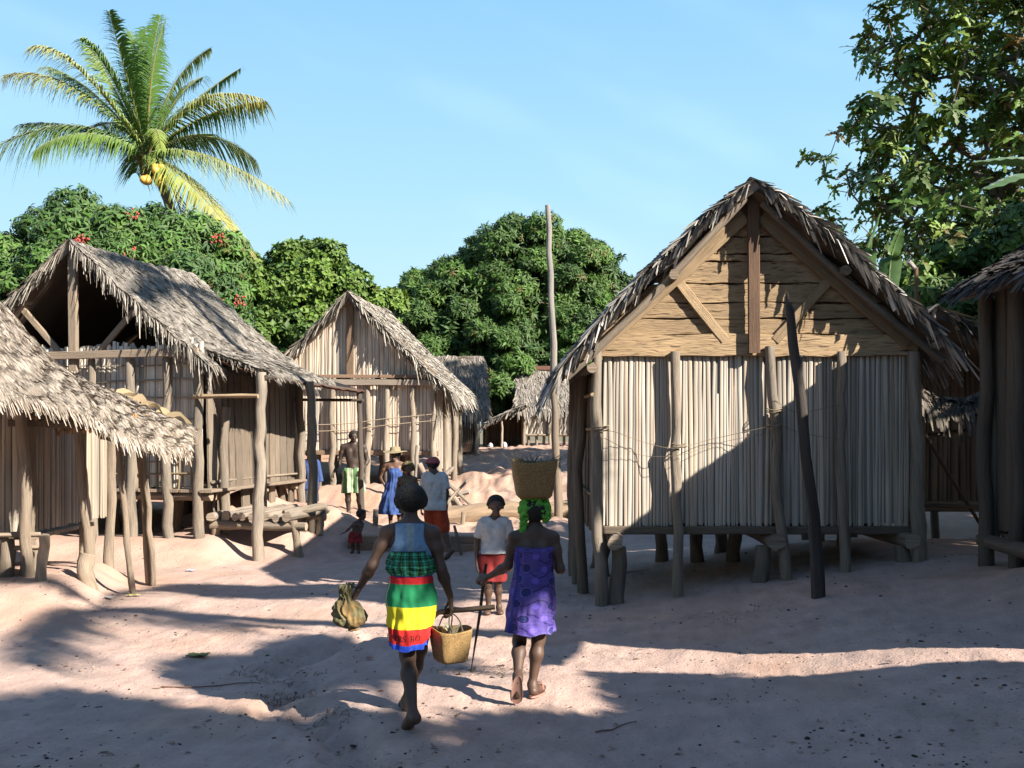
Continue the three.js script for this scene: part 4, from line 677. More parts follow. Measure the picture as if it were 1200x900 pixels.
// one leaf: folded blade along +z, tip drooping; lobes > 0 gives a lobed outline
function blade(gb, L, W, droop, M3, col, seg = 3, fold = 0.25, lobed = 0) {
  let p0 = null;
  for (let k = 0; k <= seg; k++) {
    const t = k / seg, w = W * (k === 0 ? 0.12 : k === seg ? 0.06 : Math.sin(Math.PI * (0.12 + 0.8 * t))) * (lobed && k % 2 === 0 && k < seg ? 1 - lobed : 1), z = L * t, y = -droop * t * t * L, c = mulc(col, 0.9 + 0.15 * t);
    const P = [[-w, y + fold * w, z], [0, y, z], [w, y + fold * w, z]].map((q) => { vA.set(...q).applyMatrix4(M3); return gb.v(vA.x, vA.y, vA.z, c); });
    if (p0) { gb.quad(p0[0], P[0], P[1], p0[1]); gb.quad(p0[1], P[1], P[2], p0[2]); } p0 = P;
  }
}
const mat4 = new THREE.Matrix4(), eul = new THREE.Euler(), quat = new THREE.Quaternion();
// a spray of leaves round +y
function spray(n, L, W, o = {}) {
  const gb = new GB(), R = rng(o.seed ?? 1);
  for (let k = 0; k < n; k++) {
    const yaw = k * 2.4 + R() * 0.6, pitch = lerp(o.p0 ?? -1.1, o.p1 ?? 0.5, R()), s = 0.7 + 0.6 * R();
    mat4.makeRotationFromEuler(eul.set(pitch, yaw, (R() - 0.5) * 0.8, 'YXZ'));
    const off = o.stem ? (R() * o.stem) : 0; mat4.setPosition(Math.sin(yaw) * 0.02, off, Math.cos(yaw) * 0.02);
    blade(gb, L * s, W * s, (o.droop ?? 0.3) * (0.5 + R()), mat4, [0.8 + 0.35 * R(), 0.85 + 0.3 * R(), 0.8 + 0.3 * R()], o.seg ?? 2, 0.25, o.lobed ?? 0);
  }
  return gb.geo();
}
const SP = {
  mango: spray(13, 0.34, 0.06, { seed: 3, p0: -1.2, p1: 0.7, droop: 0.5, stem: 0.1 }), lychee: spray(14, 0.26, 0.045, { seed: 5, p0: -0.6, p1: 1.0, droop: 0.6, stem: 0.12 }),
  round: spray(12, 0.22, 0.075, { seed: 7, p0: -1.1, p1: 0.5, stem: 0.12 }), bread: spray(10, 0.30, 0.075, { seed: 9, p0: -0.8, p1: 0.5, droop: 0.35, seg: 6, lobed: 0.62, stem: 0.08 }), small: spray(12, 0.17, 0.05, { seed: 13, p0: -1.1, p1: 0.5, stem: 0.1 }),
};
function crownMesh(parent, geo, mat, list, R, colf, name = 'crown') {
  const m = new THREE.InstancedMesh(geo, mat, list.length), c = new THREE.Color(), s = V3(), up = V3(0, 1, 0), d = V3(), q2 = new THREE.Quaternion();
  list.forEach((l, k) => {
    d.set(...l.n).normalize(); quat.setFromUnitVectors(up, d); q2.setFromAxisAngle(up, R() * 6.28); quat.multiply(q2);
    mat4.compose(V3(...l.p), quat, s.setScalar(l.s)); m.setMatrixAt(k, mat4);
    const a = colf(l); m.setColorAt(k, c.setRGB(a[0] * 0.9, a[1] * 0.9, a[2] * 0.9));
  });
  m.name = name; m.castShadow = m.receiveShadow = true; m.userData.kind = 'stuff'; parent.add(m); return m;
}
// crown points on the skins of many small lobes that sit on a few big ones
function lobePoints(R, lobes, per, o = {}) {
  const out = [];
  for (const [cx, cy, cz, rx, ry, rz] of lobes) {
    const nl = o.sub ?? 16;
    for (let k = 0; k < nl; k++) {
      const th = R() * 6.283, u = lerp(o.low ?? -0.5, 1, R()), h = Math.sqrt(Math.max(0, 1 - u * u)), kk = 0.64 + 0.46 * R() * R();
      const lx = cx + rx * h * Math.cos(th) * kk, ly = cy + ry * u * kk, lz = cz + rz * h * Math.sin(th) * kk, lr = (o.lr ?? 0.3) * (0.6 + 0.8 * R()) * Math.min(rx, ry, rz);
      const tone = R();
      for (let j = 0; j < per; j++) {
        const a = R() * 6.283, b = lerp(-0.45, 1, R()), c = Math.sqrt(1 - b * b), rr = lr * (0.72 + 0.33 * R()), n = [c * Math.cos(a), b, c * Math.sin(a)];
        out.push({ p: [lx + n[0] * rr, ly + n[1] * rr * 0.85, lz + n[2] * rr], n: [n[0] + (R() - 0.5) * 0.5, n[1] * 0.8 + 0.25, n[2] + (R() - 0.5) * 0.5], s: (0.65 + 0.6 * R()) * (o.ss ?? 1), tone });
      }
    }
    for (let k = 0; k < nl * per * (o.fill ?? 0); k++) { const a = R() * 6.283, b = lerp(-1, 1, R()), c = Math.sqrt(1 - b * b), rr = 0.45 + 0.45 * R(); out.push({ p: [cx + rx * c * Math.cos(a) * rr, cy + ry * b * rr, cz + rz * c * Math.sin(a) * rr], n: [c * Math.cos(a), 0.5 + b, c * Math.sin(a)], s: (0.9 + 0.8 * R()) * (o.ss ?? 1), tone: 0.1 * R() }); }
  }
  return out;
}
function tree(name, label, base, fork, lobes, o) {
  const R = rng(o.seed), t = thing(name, label, 'tree', base, 0, o.group), rel = (p) => [p[0] - base[0], p[1] - base[1], p[2] - base[2]];
  const L = lobes.map((l) => [...rel(l), l[3], l[4], l[5]]), pts = lobePoints(R, L, o.per, o);
  const limb = pts.filter((_, k) => k % (o.limbEvery ?? 60) === 0).map((q) => [q.p[0] * 0.93, q.p[1] - 0.25, q.p[2] * 0.93]);
  limbs(t, skeleton([0, -0.2, 0], rel(fork), limb, R, o.rTip ?? 0.02), o.bark ?? [0.20, 0.15, 0.11]);
  crownMesh(t, o.geo, o.mat ?? M.leaf, pts, R, (l) => { const c = mixc(o.c0, o.c1, clamp(l.tone * 0.75 + 0.35 * (R() - 0.3))); return mulc(R() < (o.dry ?? 0.02) ? mixc(c, [0.28, 0.17, 0.05], 0.6) : c, 0.8 + 0.4 * R()); });
  return { t, pts, R };
}
const sz = (s) => s;
// the big mango behind the huts
tree('mango_tree', 'big dark green round-crowned tree in the centre behind the far huts', [0.4, 1.4, -47], [0.3, 3.6, -47], [[-2.6, 6.6, -46.5, 3.0, 3.3, 3.0], [0.6, 8.0, -47, 3.4, 3.5, 3.4], [3.0, 7.7, -47, 2.7, 3.2, 2.7], [-0.6, 4.6, -45.5, 3.6, 2.8, 2.8], [3.0, 4.8, -46, 2.6, 2.8, 2.6], [-3.9, 4.4, -46.8, 1.9, 2.4, 2.0]], { seed: 101, per: 170, sub: 30, lr: 0.26, ss: 0.56, fill: 0.2, geo: SP.mango, c0: [0.05, 0.12, 0.02], c1: [0.16, 0.32, 0.045], limbEvery: 150, low: -0.6 });
tree('young_tree', 'small yellow-green bushy tree in front of the dark round-crowned tree', [-0.7, 1.4, -46], [-0.7, 2.4, -46], [[-0.95, 3.3, -46.2, 1.2, 1.5, 1.0], [-0.1, 4.2, -46.4, 1.0, 1.1, 0.9]], { seed: 103, ss: 0.85, per: 60, sub: 16, lr: 0.36, geo: SP.round, c0: [0.13, 0.24, 0.025], c1: [0.30, 0.45, 0.05], limbEvery: 50 });
// fruiting tree behind the open gabled hut
{
  const { t, pts, R } = tree('lychee_tree', 'dense green tree with red fruit clusters behind the big thatched hut', [-10.2, 0.4, -27.5], [-10.2, 3.2, -27.5], [[-12.6, 4.7, -27, 2.6, 2.2, 2.2], [-10.4, 5.7, -27.4, 2.5, 2.3, 2.3], [-8.9, 5.4, -27.6, 1.9, 2.2, 2.0], [-10.5, 4.2, -26.6, 2.6, 2.0, 2.0], [-13.6, 3.9, -27.2, 2.0, 2.2, 2.0], [-8.2, 4.8, -27.8, 1.3, 2.0, 1.6]], { seed: 105, per: 120, sub: 28, lr: 0.30, ss: 0.6, fill: 0.2, geo: SP.lychee, c0: [0.06, 0.14, 0.03], c1: [0.17, 0.32, 0.06], limbEvery: 160, low: -0.4 });
  const spots = pts.filter((l) => l.n[2] > 0.2 && l.n[1] > -0.2 && l.p[1] > 3.4 && l.tone > 0.1 && R() < 0.009).slice(0, 60), fg = new THREE.IcosahedronGeometry(0.028, 1), fm = new THREE.MeshStandardMaterial({ color: new THREE.Color(0.27, 0.04, 0.03), roughness: 0.6 });
  for (const s of spots) {
    const n = 9 + (R() * 12 | 0), dummy = 0;
    const m = new THREE.InstancedMesh(fg, fm, n); m.name = 'fruit_cluster'; m.userData.kind = 'stuff'; m.castShadow = true;
    for (let k = 0; k < n; k++) { mat4.makeScale(1, 1.15, 1); mat4.setPosition(s.p[0] + s.n[0] * 0.16 + (R() - 0.5) * 0.3, s.p[1] + 0.05 + (R() - 0.5) * 0.26, s.p[2] + s.n[2] * 0.16 + (R() - 0.5) * 0.2); m.setMatrixAt(k, mat4); }
    t.add(m);
  }
}
tree('broadleaf_tree', 'light green leafy tree between the palm and the reed hut', [-8.3, 0.9, -38], [-8.3, 3.4, -38], [[-9.3, 6.2, -38, 2.4, 2.4, 2.2], [-7.4, 6.5, -38.3, 2.3, 2.6, 2.3], [-10.8, 5.2, -37.6, 1.9, 2.0, 1.9], [-5.9, 5.2, -38.6, 1.9, 2.2, 2.0], [-8.4, 4.4, -37, 2.8, 2.2, 2.2]], { seed: 107, per: 110, sub: 28, lr: 0.28, ss: 0.68, fill: 0.2, geo: SP.round, c0: [0.09, 0.19, 0.025], c1: [0.24, 0.40, 0.055], limbEvery: 150, low: -0.5 });
tree('backdrop_tree', 'dark tree seen low between the palm tree and the round-crowned tree', [-6.5, 1.4, -56], [-6.5, 3.6, -56], [[-6.5, 5.2, -56, 3.2, 3.0, 3.0], [-11, 5, -57, 3.4, 3.2, 3]], { seed: 109, per: 45, sub: 15, lr: 0.36, geo: SP.mango, c0: [0.05, 0.12, 0.03], c1: [0.11, 0.2, 0.05], limbEvery: 160 });

// coconut palm: trunk, fronds with leaflets, nuts
function frond(parent, c, mid, tip, o = {}) {
  const R = rng(o.seed ?? 1), gb = new GB(), cv = new THREE.QuadraticBezierCurve3(V3(...c), V3(...mid), V3(...tip)), N = o.n ?? 130, col = o.col ?? [0.13, 0.20, 0.035], Lm = (o.leaf ?? 0.85) * (o.big ?? 1);
  const ax = cv.getPoints(14).map((p) => [p.x, p.y, p.z]);
  gb.tube(ax, (t) => lerp(0.045, 0.008, t), 6, mixc([0.34, 0.30, 0.08], col, 0.3));
  const up = V3(0, 1, 0), s = V3(), t = V3(), w = V3();
  for (let k = 4; k < N; k++) for (const sd of [-1, 1]) {
    if (R() < 0.10) continue;
    const q = k / N, p = cv.getPoint(q); cv.getTangent(q, t); s.crossVectors(t, up); if (s.lengthSq() < 0.02) s.set(1, 0, 0); s.normalize(); w.crossVectors(s, t).normalize();
    const len = Lm * Math.pow(Math.sin(Math.PI * (0.1 + 0.84 * q)), 0.6) * (0.62 + 0.5 * R()), hang = (o.hang ?? 0.9) * (0.75 + 0.5 * R()), dir = V3().copy(s).multiplyScalar(sd * 0.75).addScaledVector(t, 0.62).addScaledVector(w, o.lift ?? 0.2).normalize();
    const dr = 0.8 + 0.5 * R(); const c2 = mulc(mixc(col, o.tipCol ?? col, clamp(q * 1.1 - 0.15 + 0.25 * (R() - 0.5))), 0.75 + 0.5 * R()), pts = [];
    for (let j = 0; j < 4; j++) { const f = j / 3; pts.push([p.x + dir.x * len * f, p.y + dir.y * len * f - hang * dr * len * f * f * 0.75, p.z + dir.z * len * f]); }
    const sv = V3().crossVectors(dir, w).normalize(); const wd = 0.029 * (o.wid ?? 1);
    gb.leafStrip(pts, [wd * 0.6, wd, wd * 0.75, wd * 0.1], [sv.x * 0.8 + t.x * 0.4, sv.y * 0.8 + t.y * 0.4, sv.z * 0.8 + t.z * 0.4], c2);
  }
  return gb.mesh('frond', M.leafDull, parent);
}
function palmTrunk(parent, pts, r0, r1) {
  const cv = new THREE.CatmullRomCurve3(pts.map((p) => V3(...p))), q = cv.getPoints(60).map((p) => [p.x, p.y, p.z]);
  return new GB().tube(q, q.map((_, k) => lerp(r0, r1, k / 60) * (k % 2 ? 1 : 0.94)), 10, (t, j) => mulc([0.33, 0.28, 0.22], 0.8 + 0.4 * n2(t * 40, j)), { up: [0, 0, 1] }).mesh('trunk', M.wood, parent);
}
{
  const B = [-9.4, 0.5, -32.5], p = thing('coconut_palm', 'tall coconut palm with yellowing fronds and a bunch of orange nuts', 'palm tree', B);
  const C = [-1.62, 9.85, 0.3];
  palmTrunk(p, [[0, -0.2, 0], [0.15, 3, 0], [-0.3, 6, 0.1], [-1.0, 8.4, 0.2], [-1.6, 9.95, 0.3]], 0.19, 0.13);
  const s = 32.2 / 1250, k = (dx, dy, dz) => [C[0] + dx * s, C[1] + dy * s, C[2] + dz];
  const GR = [0.10, 0.22, 0.03], YG = [0.24, 0.33, 0.05], YE = [0.50, 0.44, 0.10];
  const F = [
    [[2, 95, 0.3], [8, 172, -0.6], { col: GR, hang: 0.7, leaf: 0.8 }], [[-22, 100, -0.8], [-22, 172, -1.6], { col: mulc(GR, 0.8), hang: 0.8 }],
    [[-50, 95, -0.6], [-84, 140, -1.0], { col: mixc(GR, YG, 0.3), hang: 0.9, tipCol: YG }], [[-60, 110, 1.8], [-94, 92, 2.4], { col: YG, tipCol: [0.42, 0.42, 0.2], hang: 1.0, leaf: 0.7 }],
    [[-80, 105, 0.4], [-156, 84, 0.6], { col: YG, tipCol: YE, hang: 1.1, leaf: 0.75 }], [[-75, 60, 0.8], [-178, -22, 1.4], { col: GR, tipCol: YG, hang: 1.3, leaf: 0.95 }],
    [[35, 80, -1.2], [88, 130, -2.2], { col: GR, hang: 1.0 }], [[60, 85, 0.6], [147, 50, 1.2], { col: mixc(GR, YG, 0.3), tipCol: YE, hang: 1.2, leaf: 0.9 }],
    [[75, 10, 1.2], [182, -70, 2.0], { col: mixc(GR, YG, 0.5), tipCol: YE, hang: 1.1, leaf: 0.8 }], [[62, -28, 1.6], [140, -128, 2.6], { col: YG, tipCol: YE, hang: 0.9, leaf: 0.95, wid: 1.15 }],
    [[24, 45, 1.0], [40, -14, 1.8], { col: YG, tipCol: YG, hang: 0.9, leaf: 0.3, n: 60 }], [[25, 90, -0.8], [48, 112, -1.6], { col: mulc(GR, 0.9), hang: 1.0 }],
    [[-45, 65, -1.4], [-95, 62, -2.6], { col: mulc(GR, 0.8), hang: 1.2 }], [[20, 45, -1.6], [40, 60, -3.4], { col: mulc(GR, 0.8), hang: 1.2 }], [[-20, 40, -1.6], [-60, 10, -3.4], { col: mulc(GR, 0.8), hang: 1.2 }],
    [[45, -30, 0.6], [64, -135, 1.0], { col: [0.30, 0.24, 0.08], tipCol: [0.34, 0.22, 0.1], hang: 1.2, leaf: 0.45, n: 60 }], [[-55, 30, 1.4], [-90, -20, 2.4], { col: mixc(GR, YG, 0.4), hang: 1.3, leaf: 0.8 }],
  ];
  F.push([[-8, 110, -0.5], [-40, 165, -1.4], { col: mulc(GR, 0.85), hang: 0.9, leaf: 0.75 }], [[-12, 90, 1.0], [-18, 140, 1.8], { col: GR, hang: 0.9, leaf: 0.7 }], [[28, 95, 0.2], [70, 130, -0.4], { col: GR, tipCol: YG, hang: 1.0, leaf: 0.8 }], [[55, 70, -1.0], [120, 85, -2.0], { col: GR, hang: 1.2, leaf: 0.85 }], [[-62, 88, 0.2], [-120, 105, -0.2], { col: GR, tipCol: YG, hang: 1.1, leaf: 0.8 }], [[-38, 112, 0.6], [-58, 118, 1.2], { col: GR, hang: 1.0, leaf: 0.8 }], [[12, 100, 0.8], [30, 150, 0.6], { col: mulc(GR, 0.9), hang: 0.8, leaf: 0.8 }], [[-70, 40, 0.2], [-140, 30, 0.4], { col: GR, tipCol: YG, hang: 1.2, leaf: 0.9 }], [[70, 50, -0.4], [120, 0, -0.8], { col: GR, tipCol: YG, hang: 1.2, leaf: 0.85 }]);
  F.forEach(([m, t, o], i) => frond(p, [C[0], C[1], C[2]], k(...m), k(...t), { seed: 200 + i, big: 1.25, wid: 0.8, ...o }));
  for (let i = 0; i < 7; i++) { const a = i * 0.9; pole(p, 'leaf_base', [C[0] + 0.1 * Math.cos(a), C[1] - 0.7, C[2] + 0.1 * Math.sin(a)], [C[0] + 0.3 * Math.cos(a), C[1] + 0.15, C[2] + 0.3 * Math.sin(a)], 0.07, 0.04, [0.45, 0.32, 0.12], { seg: 4, sides: 6 }); }
  const ng = new THREE.SphereGeometry(0.115, 12, 9); ng.scale(1, 1.18, 1); const nm = new THREE.MeshStandardMaterial({ color: new THREE.Color(0.52, 0.29, 0.05), roughness: 0.5 });
  const R = rng(19); for (let i = 0; i < 15; i++) { const n = new THREE.Mesh(ng, nm); n.name = 'coconut'; n.castShadow = true; n.position.set(C[0] + 0.62 + (R() - 0.5) * 0.55, C[1] - 0.95 + (R() - 0.5) * 0.62, C[2] + 1.1 + (R() - 0.5) * 0.4); n.rotation.set(R(), R(), R()); p.add(n); }
}
// breadfruit: open crown of big lobed leaves on dark limbs, to the right
{
  const B = [13.6, 0.6, -26.4], t = thing('breadfruit_tree', 'tall open-crowned tree with large lobed leaves above the right-hand huts', 'tree', B), R = rng(301);
  const pts = []; const inb = (x, y, z) => {
    const l = [[9.9, 10.9, -26.45, 2.3, 2.7, 2.6], [11.56, 7.90, -26.20, 3.94, 3.20, 3.44], [13.53, 11.59, -26.45, 4.18, 3.94, 3.69], [8.86, 7.54, -25.83, 1.97, 1.84, 1.97], [15.99, 8.77, -27.06, 3.69, 4.18, 3.69], [12.6, 13.81, -27.06, 3.2, 2.34, 3.0], [7.3, 8.5, -25.83, 1.0, 0.7, 0.8], [8.9, 9.4, -25.83, 1.5, 1.5, 1.5], [8.1, 6.9, -25.4, 1.7, 1.5, 1.6], [9.4, 6.6, -24.8, 1.8, 1.6, 1.6], [8.36, 5.94, -25.34, 1.48, 1.35, 1.48], [10.09, 5.69, -25.34, 2.21, 1.72, 1.97]];
    return l.some(([a, b, c, d, e, f]) => ((x - a) / d) ** 2 + ((y - b) / e) ** 2 + ((z - c) / f) ** 2 < 1);
  };
  while (pts.length < 1750) { const x = lerp(6, 19.6, R()), y = lerp(4.2, 16, R()), z = lerp(-30.3, -22.4, R()); if (inb(x, y, z)) pts.push([x + 0.75 - B[0], y - B[1], z - B[2]]); }
  const sk = skeleton([0, -0.2, 0], [-0.4, 5.0, 0], pts, R, 0.0105); limbs(t, sk, [0.22, 0.18, 0.14]);
  const list = []; for (const k of sk.tips) { const n = sk.nodes[k], q = sk.nodes[n.q].p, d = [n.p[0] - q[0], n.p[1] - q[1] + 0.25, n.p[2] - q[2]]; list.push({ p: n.p, n: d, s: 0.75 + 0.5 * R() }); if (R() < 0.4) list.push({ p: [lerp(q[0], n.p[0], 0.4), lerp(q[1], n.p[1], 0.4), lerp(q[2], n.p[2], 0.4)], n: [R() - 0.5, 0.6, R() - 0.5], s: 0.6 + 0.4 * R() }); }
  crownMesh(t, SP.bread, M.leaf, list, R, () => { const r = R(); return mulc(r < 0.012 ? [0.34, 0.22, 0.05] : mixc([0.07, 0.16, 0.02], [0.26, 0.40, 0.05], R() * R() + 0.1), 0.8 + 0.5 * R()); });
}
tree('hedge_tree', 'bushy mid green tree below the open crown at the right edge', [10.2, 0.5, -19], [10.2, 2.2, -19], [[8.2, 4.3, -18.8, 1.7, 1.5, 1.5], [9.9, 4.9, -18.8, 1.7, 1.6, 1.6], [7.2, 3.4, -18.8, 1.1, 1.4, 1.2], [11.6, 4.4, -19, 1.8, 2, 1.8], [9.2, 3.2, -18.4, 2.2, 1.6, 1.5]], { seed: 305, per: 48, sub: 15, lr: 0.36, geo: SP.small, c0: [0.06, 0.14, 0.02], c1: [0.20, 0.34, 0.045], limbEvery: 120, low: -0.6 });
// banana plants
function bananaLeaf(parent, pts, W, seed, name = 'leaf') {
  const R = rng(seed), gb = new GB(), cv = new THREE.CatmullRomCurve3(pts.map((p) => V3(...p))), n = 26, up = V3(0, 1, 0), s = V3(), t = V3(), w = V3(); let p0;
  gb.tube(cv.getPoints(12).map((p) => [p.x, p.y, p.z]), (q) => lerp(0.028, 0.006, q), 6, [0.22, 0.30, 0.10]);
  for (let k = 0; k <= n; k++) {
    const q = k / n, p = cv.getPoint(q); cv.getTangent(q, t); s.crossVectors(t, up); if (s.lengthSq() < 0.05) s.set(1, 0, 0.3); s.normalize(); w.crossVectors(s, t).normalize();
    const hw = W * (q < 0.14 ? 0 : Math.pow(Math.sin(Math.PI * clamp((q - 0.12) / 0.9)), 0.45)), c = mulc([0.09, 0.19, 0.05], 0.85 + 0.3 * R()), row = [];
    for (const e of [-1, -0.5, 0, 0.5, 1]) { const fl = -0.35 * e * e * hw + 0.014 * (k % 2) + 0.16 * hw * Math.abs(e); const tear = Math.abs(e) === 1 ? 1 - 0.14 * R() : 1; row.push(gb.v(p.x + s.x * e * hw * tear + w.x * fl, p.y + s.y * e * hw + w.y * fl - 0.10 * hw * Math.abs(e), p.z + s.z * e * hw * tear + w.z * fl, c)); }
    if (p0) for (let j = 0; j < 4; j++) gb.quad(p0[j], row[j], row[j + 1], p0[j + 1]); p0 = row;
  }
  return gb.mesh(name, M.leaf, parent);
}
function banana(label, base, hgt, leaves, seed) {
  const t = thing('banana_plant', label, 'banana plant', base, 0, 'banana plants behind the right-hand huts');
  new GB().tube([0, 0.25, 0.5, 0.75, 1].map((k) => [0.1 * k, hgt * k, 0]), (k) => lerp(0.15, 0.07, k), 10, (k, j) => mulc([0.22, 0.24, 0.10], 0.8 + 0.4 * n2(k * 6, j))).mesh('stem', M.plain, t);
  leaves.forEach((l, k) => bananaLeaf(t, [[0.1, hgt * 0.93, 0], ...l.slice(0, -1)], l[l.length - 1], seed + k)); return t;
}
banana('banana plant whose leaves reach in from the right edge below the open crown', [7.75, 0.6, -14.6], 3.5, [[[-0.6, 4.5, 0.6], [-1.35, 4.62, 1.2], [-2.0, 4.35, 1.6], 0.24], [[-0.4, 4.9, 0.2], [-1.1, 5.0, 0.5], [-1.75, 4.9, 0.7], 0.2], [[0.5, 4.6, 0.4], [1.3, 4.7, 0.6], [2.1, 4.1, 0.9], 0.26], [[0.3, 4.6, -0.6], [0.8, 5.1, -1.2], [1.0, 4.9, -2.0], 0.25]], 320);
banana('banana plant with upright folded leaves just behind the ridge end of the large stilt hut', [6.6, 0.5, -18.6], 2.9, [[[-0.05, 3.9, 0.05], [0.0, 4.6, 0.1], [0.1, 5.0, 0.25], 0.20], [[-0.4, 3.7, 0.3], [-0.55, 4.5, 0.4], [-0.35, 5.2, 0.5], 0.17], [[0.6, 3.5, 0.2], [0.85, 3.9, 0.5], [0.8, 3.3, 0.9], 0.2], [[0.3, 3.6, -0.6], [0.6, 4.1, -1.2], [0.8, 3.9, -2.0], 0.25]], 330);
{ const t = thing('bent_pipe', 'thin pipe with a bent bright top standing behind the thatch edge', 'pipe', [6.05, 0.5, -16.0]); pole(t, 'shaft', [0, 0, 0], [0.02, 3.95, 0], 0.035, 0.03, [0.28, 0.15, 0.08], { seg: 8, bend: 0.003, sides: 8 }); pole(t, 'bent_end', [0.0, 3.94, 0], [-0.14, 4.03, 0.1], 0.035, 0.035, [0.62, 0.58, 0.54], { seg: 3, sides: 8 }); }
// trees beyond the frame; their shade lies on the foreground and the added ring blocks the low sky
const OUT = { per: 42, sub: 14, lr: 0.42, geo: SP.mango, c0: [0.05, 0.12, 0.03], c1: [0.12, 0.22, 0.05], limbEvery: 110, ss: 1.25 };
tree('shade_tree', 'leafy tree behind the dark plank hut, out of the picture', [9.9, 0.3, -5.4], [9.8, 5.6, -5.8], [[9.23, 9.83, -4.46, 0.3, 0.3, 0.3], [9.49, 9.38, -4.83, 0.34, 0.3, 0.34], [9.75, 8.98, -5.2, 0.34, 0.3, 0.34], [9.95, 8.58, -5.48, 0.34, 0.3, 0.34], [9.7, 8.6, -5.0, 0.3, 0.3, 0.3]], { ...OUT, ss: 0.85, per: 30, seed: 341 });
tree('shade_tree', 'tall leafy tree right of the camera behind the neighbouring hut, out of the picture', [11.2, 0, 1.2], [10.8, 4.0, 0.9], [[8.95, 7.2, 0.9, 1.05, 1.0, 1.05], [10.4, 5.6, 1.9, 1.6, 1.9, 1.6], [8.75, 8.4, 1.2, 1.0, 0.9, 1.0], [8.2, 7.4, 3.1, 1.2, 1.2, 1.2], [9.8, 6.75, -0.35, 0.5, 0.45, 0.5], [9.9, 9.0, -0.5, 0.3, 0.26, 0.3], [10.4, 8.85, -1.3, 0.36, 0.28, 0.36]], { ...OUT, ss: 0.95, seed: 343 });
[[13, 7, 5, 3.6, 'added tree behind the camera towards the sun, nearest of the ring of trees'], [8, 10, 4.6, 3.4, 'added tree behind the camera on the right, out of the picture'], [0, 14, 5.2, 4.2, 'added tree straight behind the camera, out of the picture'], [-8, 11, 5, 4, 'added tree behind the camera on the left, out of the picture'], [-13, 3, 5, 4, 'added tree left of the camera beside the lane, out of the picture'], [-14.5, -6, 4.6, 3.6, 'added tree left of the low porch hut, out of the picture'], [22, -2, 5, 4, 'added tree well to the right of the neighbouring hut, out of the picture'], [13.4, -12.9, 5.6, 2.6, 'added tree shading the old shed, just beyond the dark plank hut, out of the picture'], [18.5, -17, 5.5, 4.2, 'added tree far to the right beyond the dark plank hut, out of the picture']].forEach(([x, z, cy, r, label], k) => tree('added_tree', label, [x, 0, z], [x, cy * 0.55, z], [[x - r * 0.3, cy + 0.4, z, r, r * 0.8, r], [x + r * 0.4, cy - 0.6, z + 0.6, r, r * 0.8, r]], { ...OUT, seed: 370 + k, group: 'added unseen trees round the village', ss: 1.9, per: 34 }));  // unseen trees added to darken open shade; one shades the old shed
function plainPalm(label, B, H, lean, seed, n, Lf) {
  const p = thing('shade_palm', label, 'palm tree', B), R = rng(seed), C = [lean[0], H, lean[1]];
  palmTrunk(p, [[0, -0.2, 0], [lean[0] * 0.2, H * 0.35, lean[1] * 0.2], [lean[0] * 0.6, H * 0.7, lean[1] * 0.6], C], 0.2, 0.12);
  for (let k = 0; k < n; k++) { const a = k / n * 6.283 + R(), L = Lf * (0.8 + 0.4 * R()), e = 0.2 + 0.9 * R(); frond(p, C, [C[0] + Math.cos(a) * L * 0.5, C[1] + L * 0.45 * e, C[2] + Math.sin(a) * L * 0.5], [C[0] + Math.cos(a) * L, C[1] + L * (0.5 * e - 0.45), C[2] + Math.sin(a) * L], { seed: seed + k, n: 60, hang: 1.0, leaf: 0.75 }); }
}
plainPalm('coconut palm beside the neighbouring hut, out of the picture', [9.35, 0.3, -6.3], 9.3, [-1.35, 3.2], 351, 4, 2.1);
plainPalm('very tall coconut palm behind the dark plank hut, out of the picture', [10.3, 0.4, -9.6], 15.7, [-1.9, -0.3], 361, 7, 2.4);
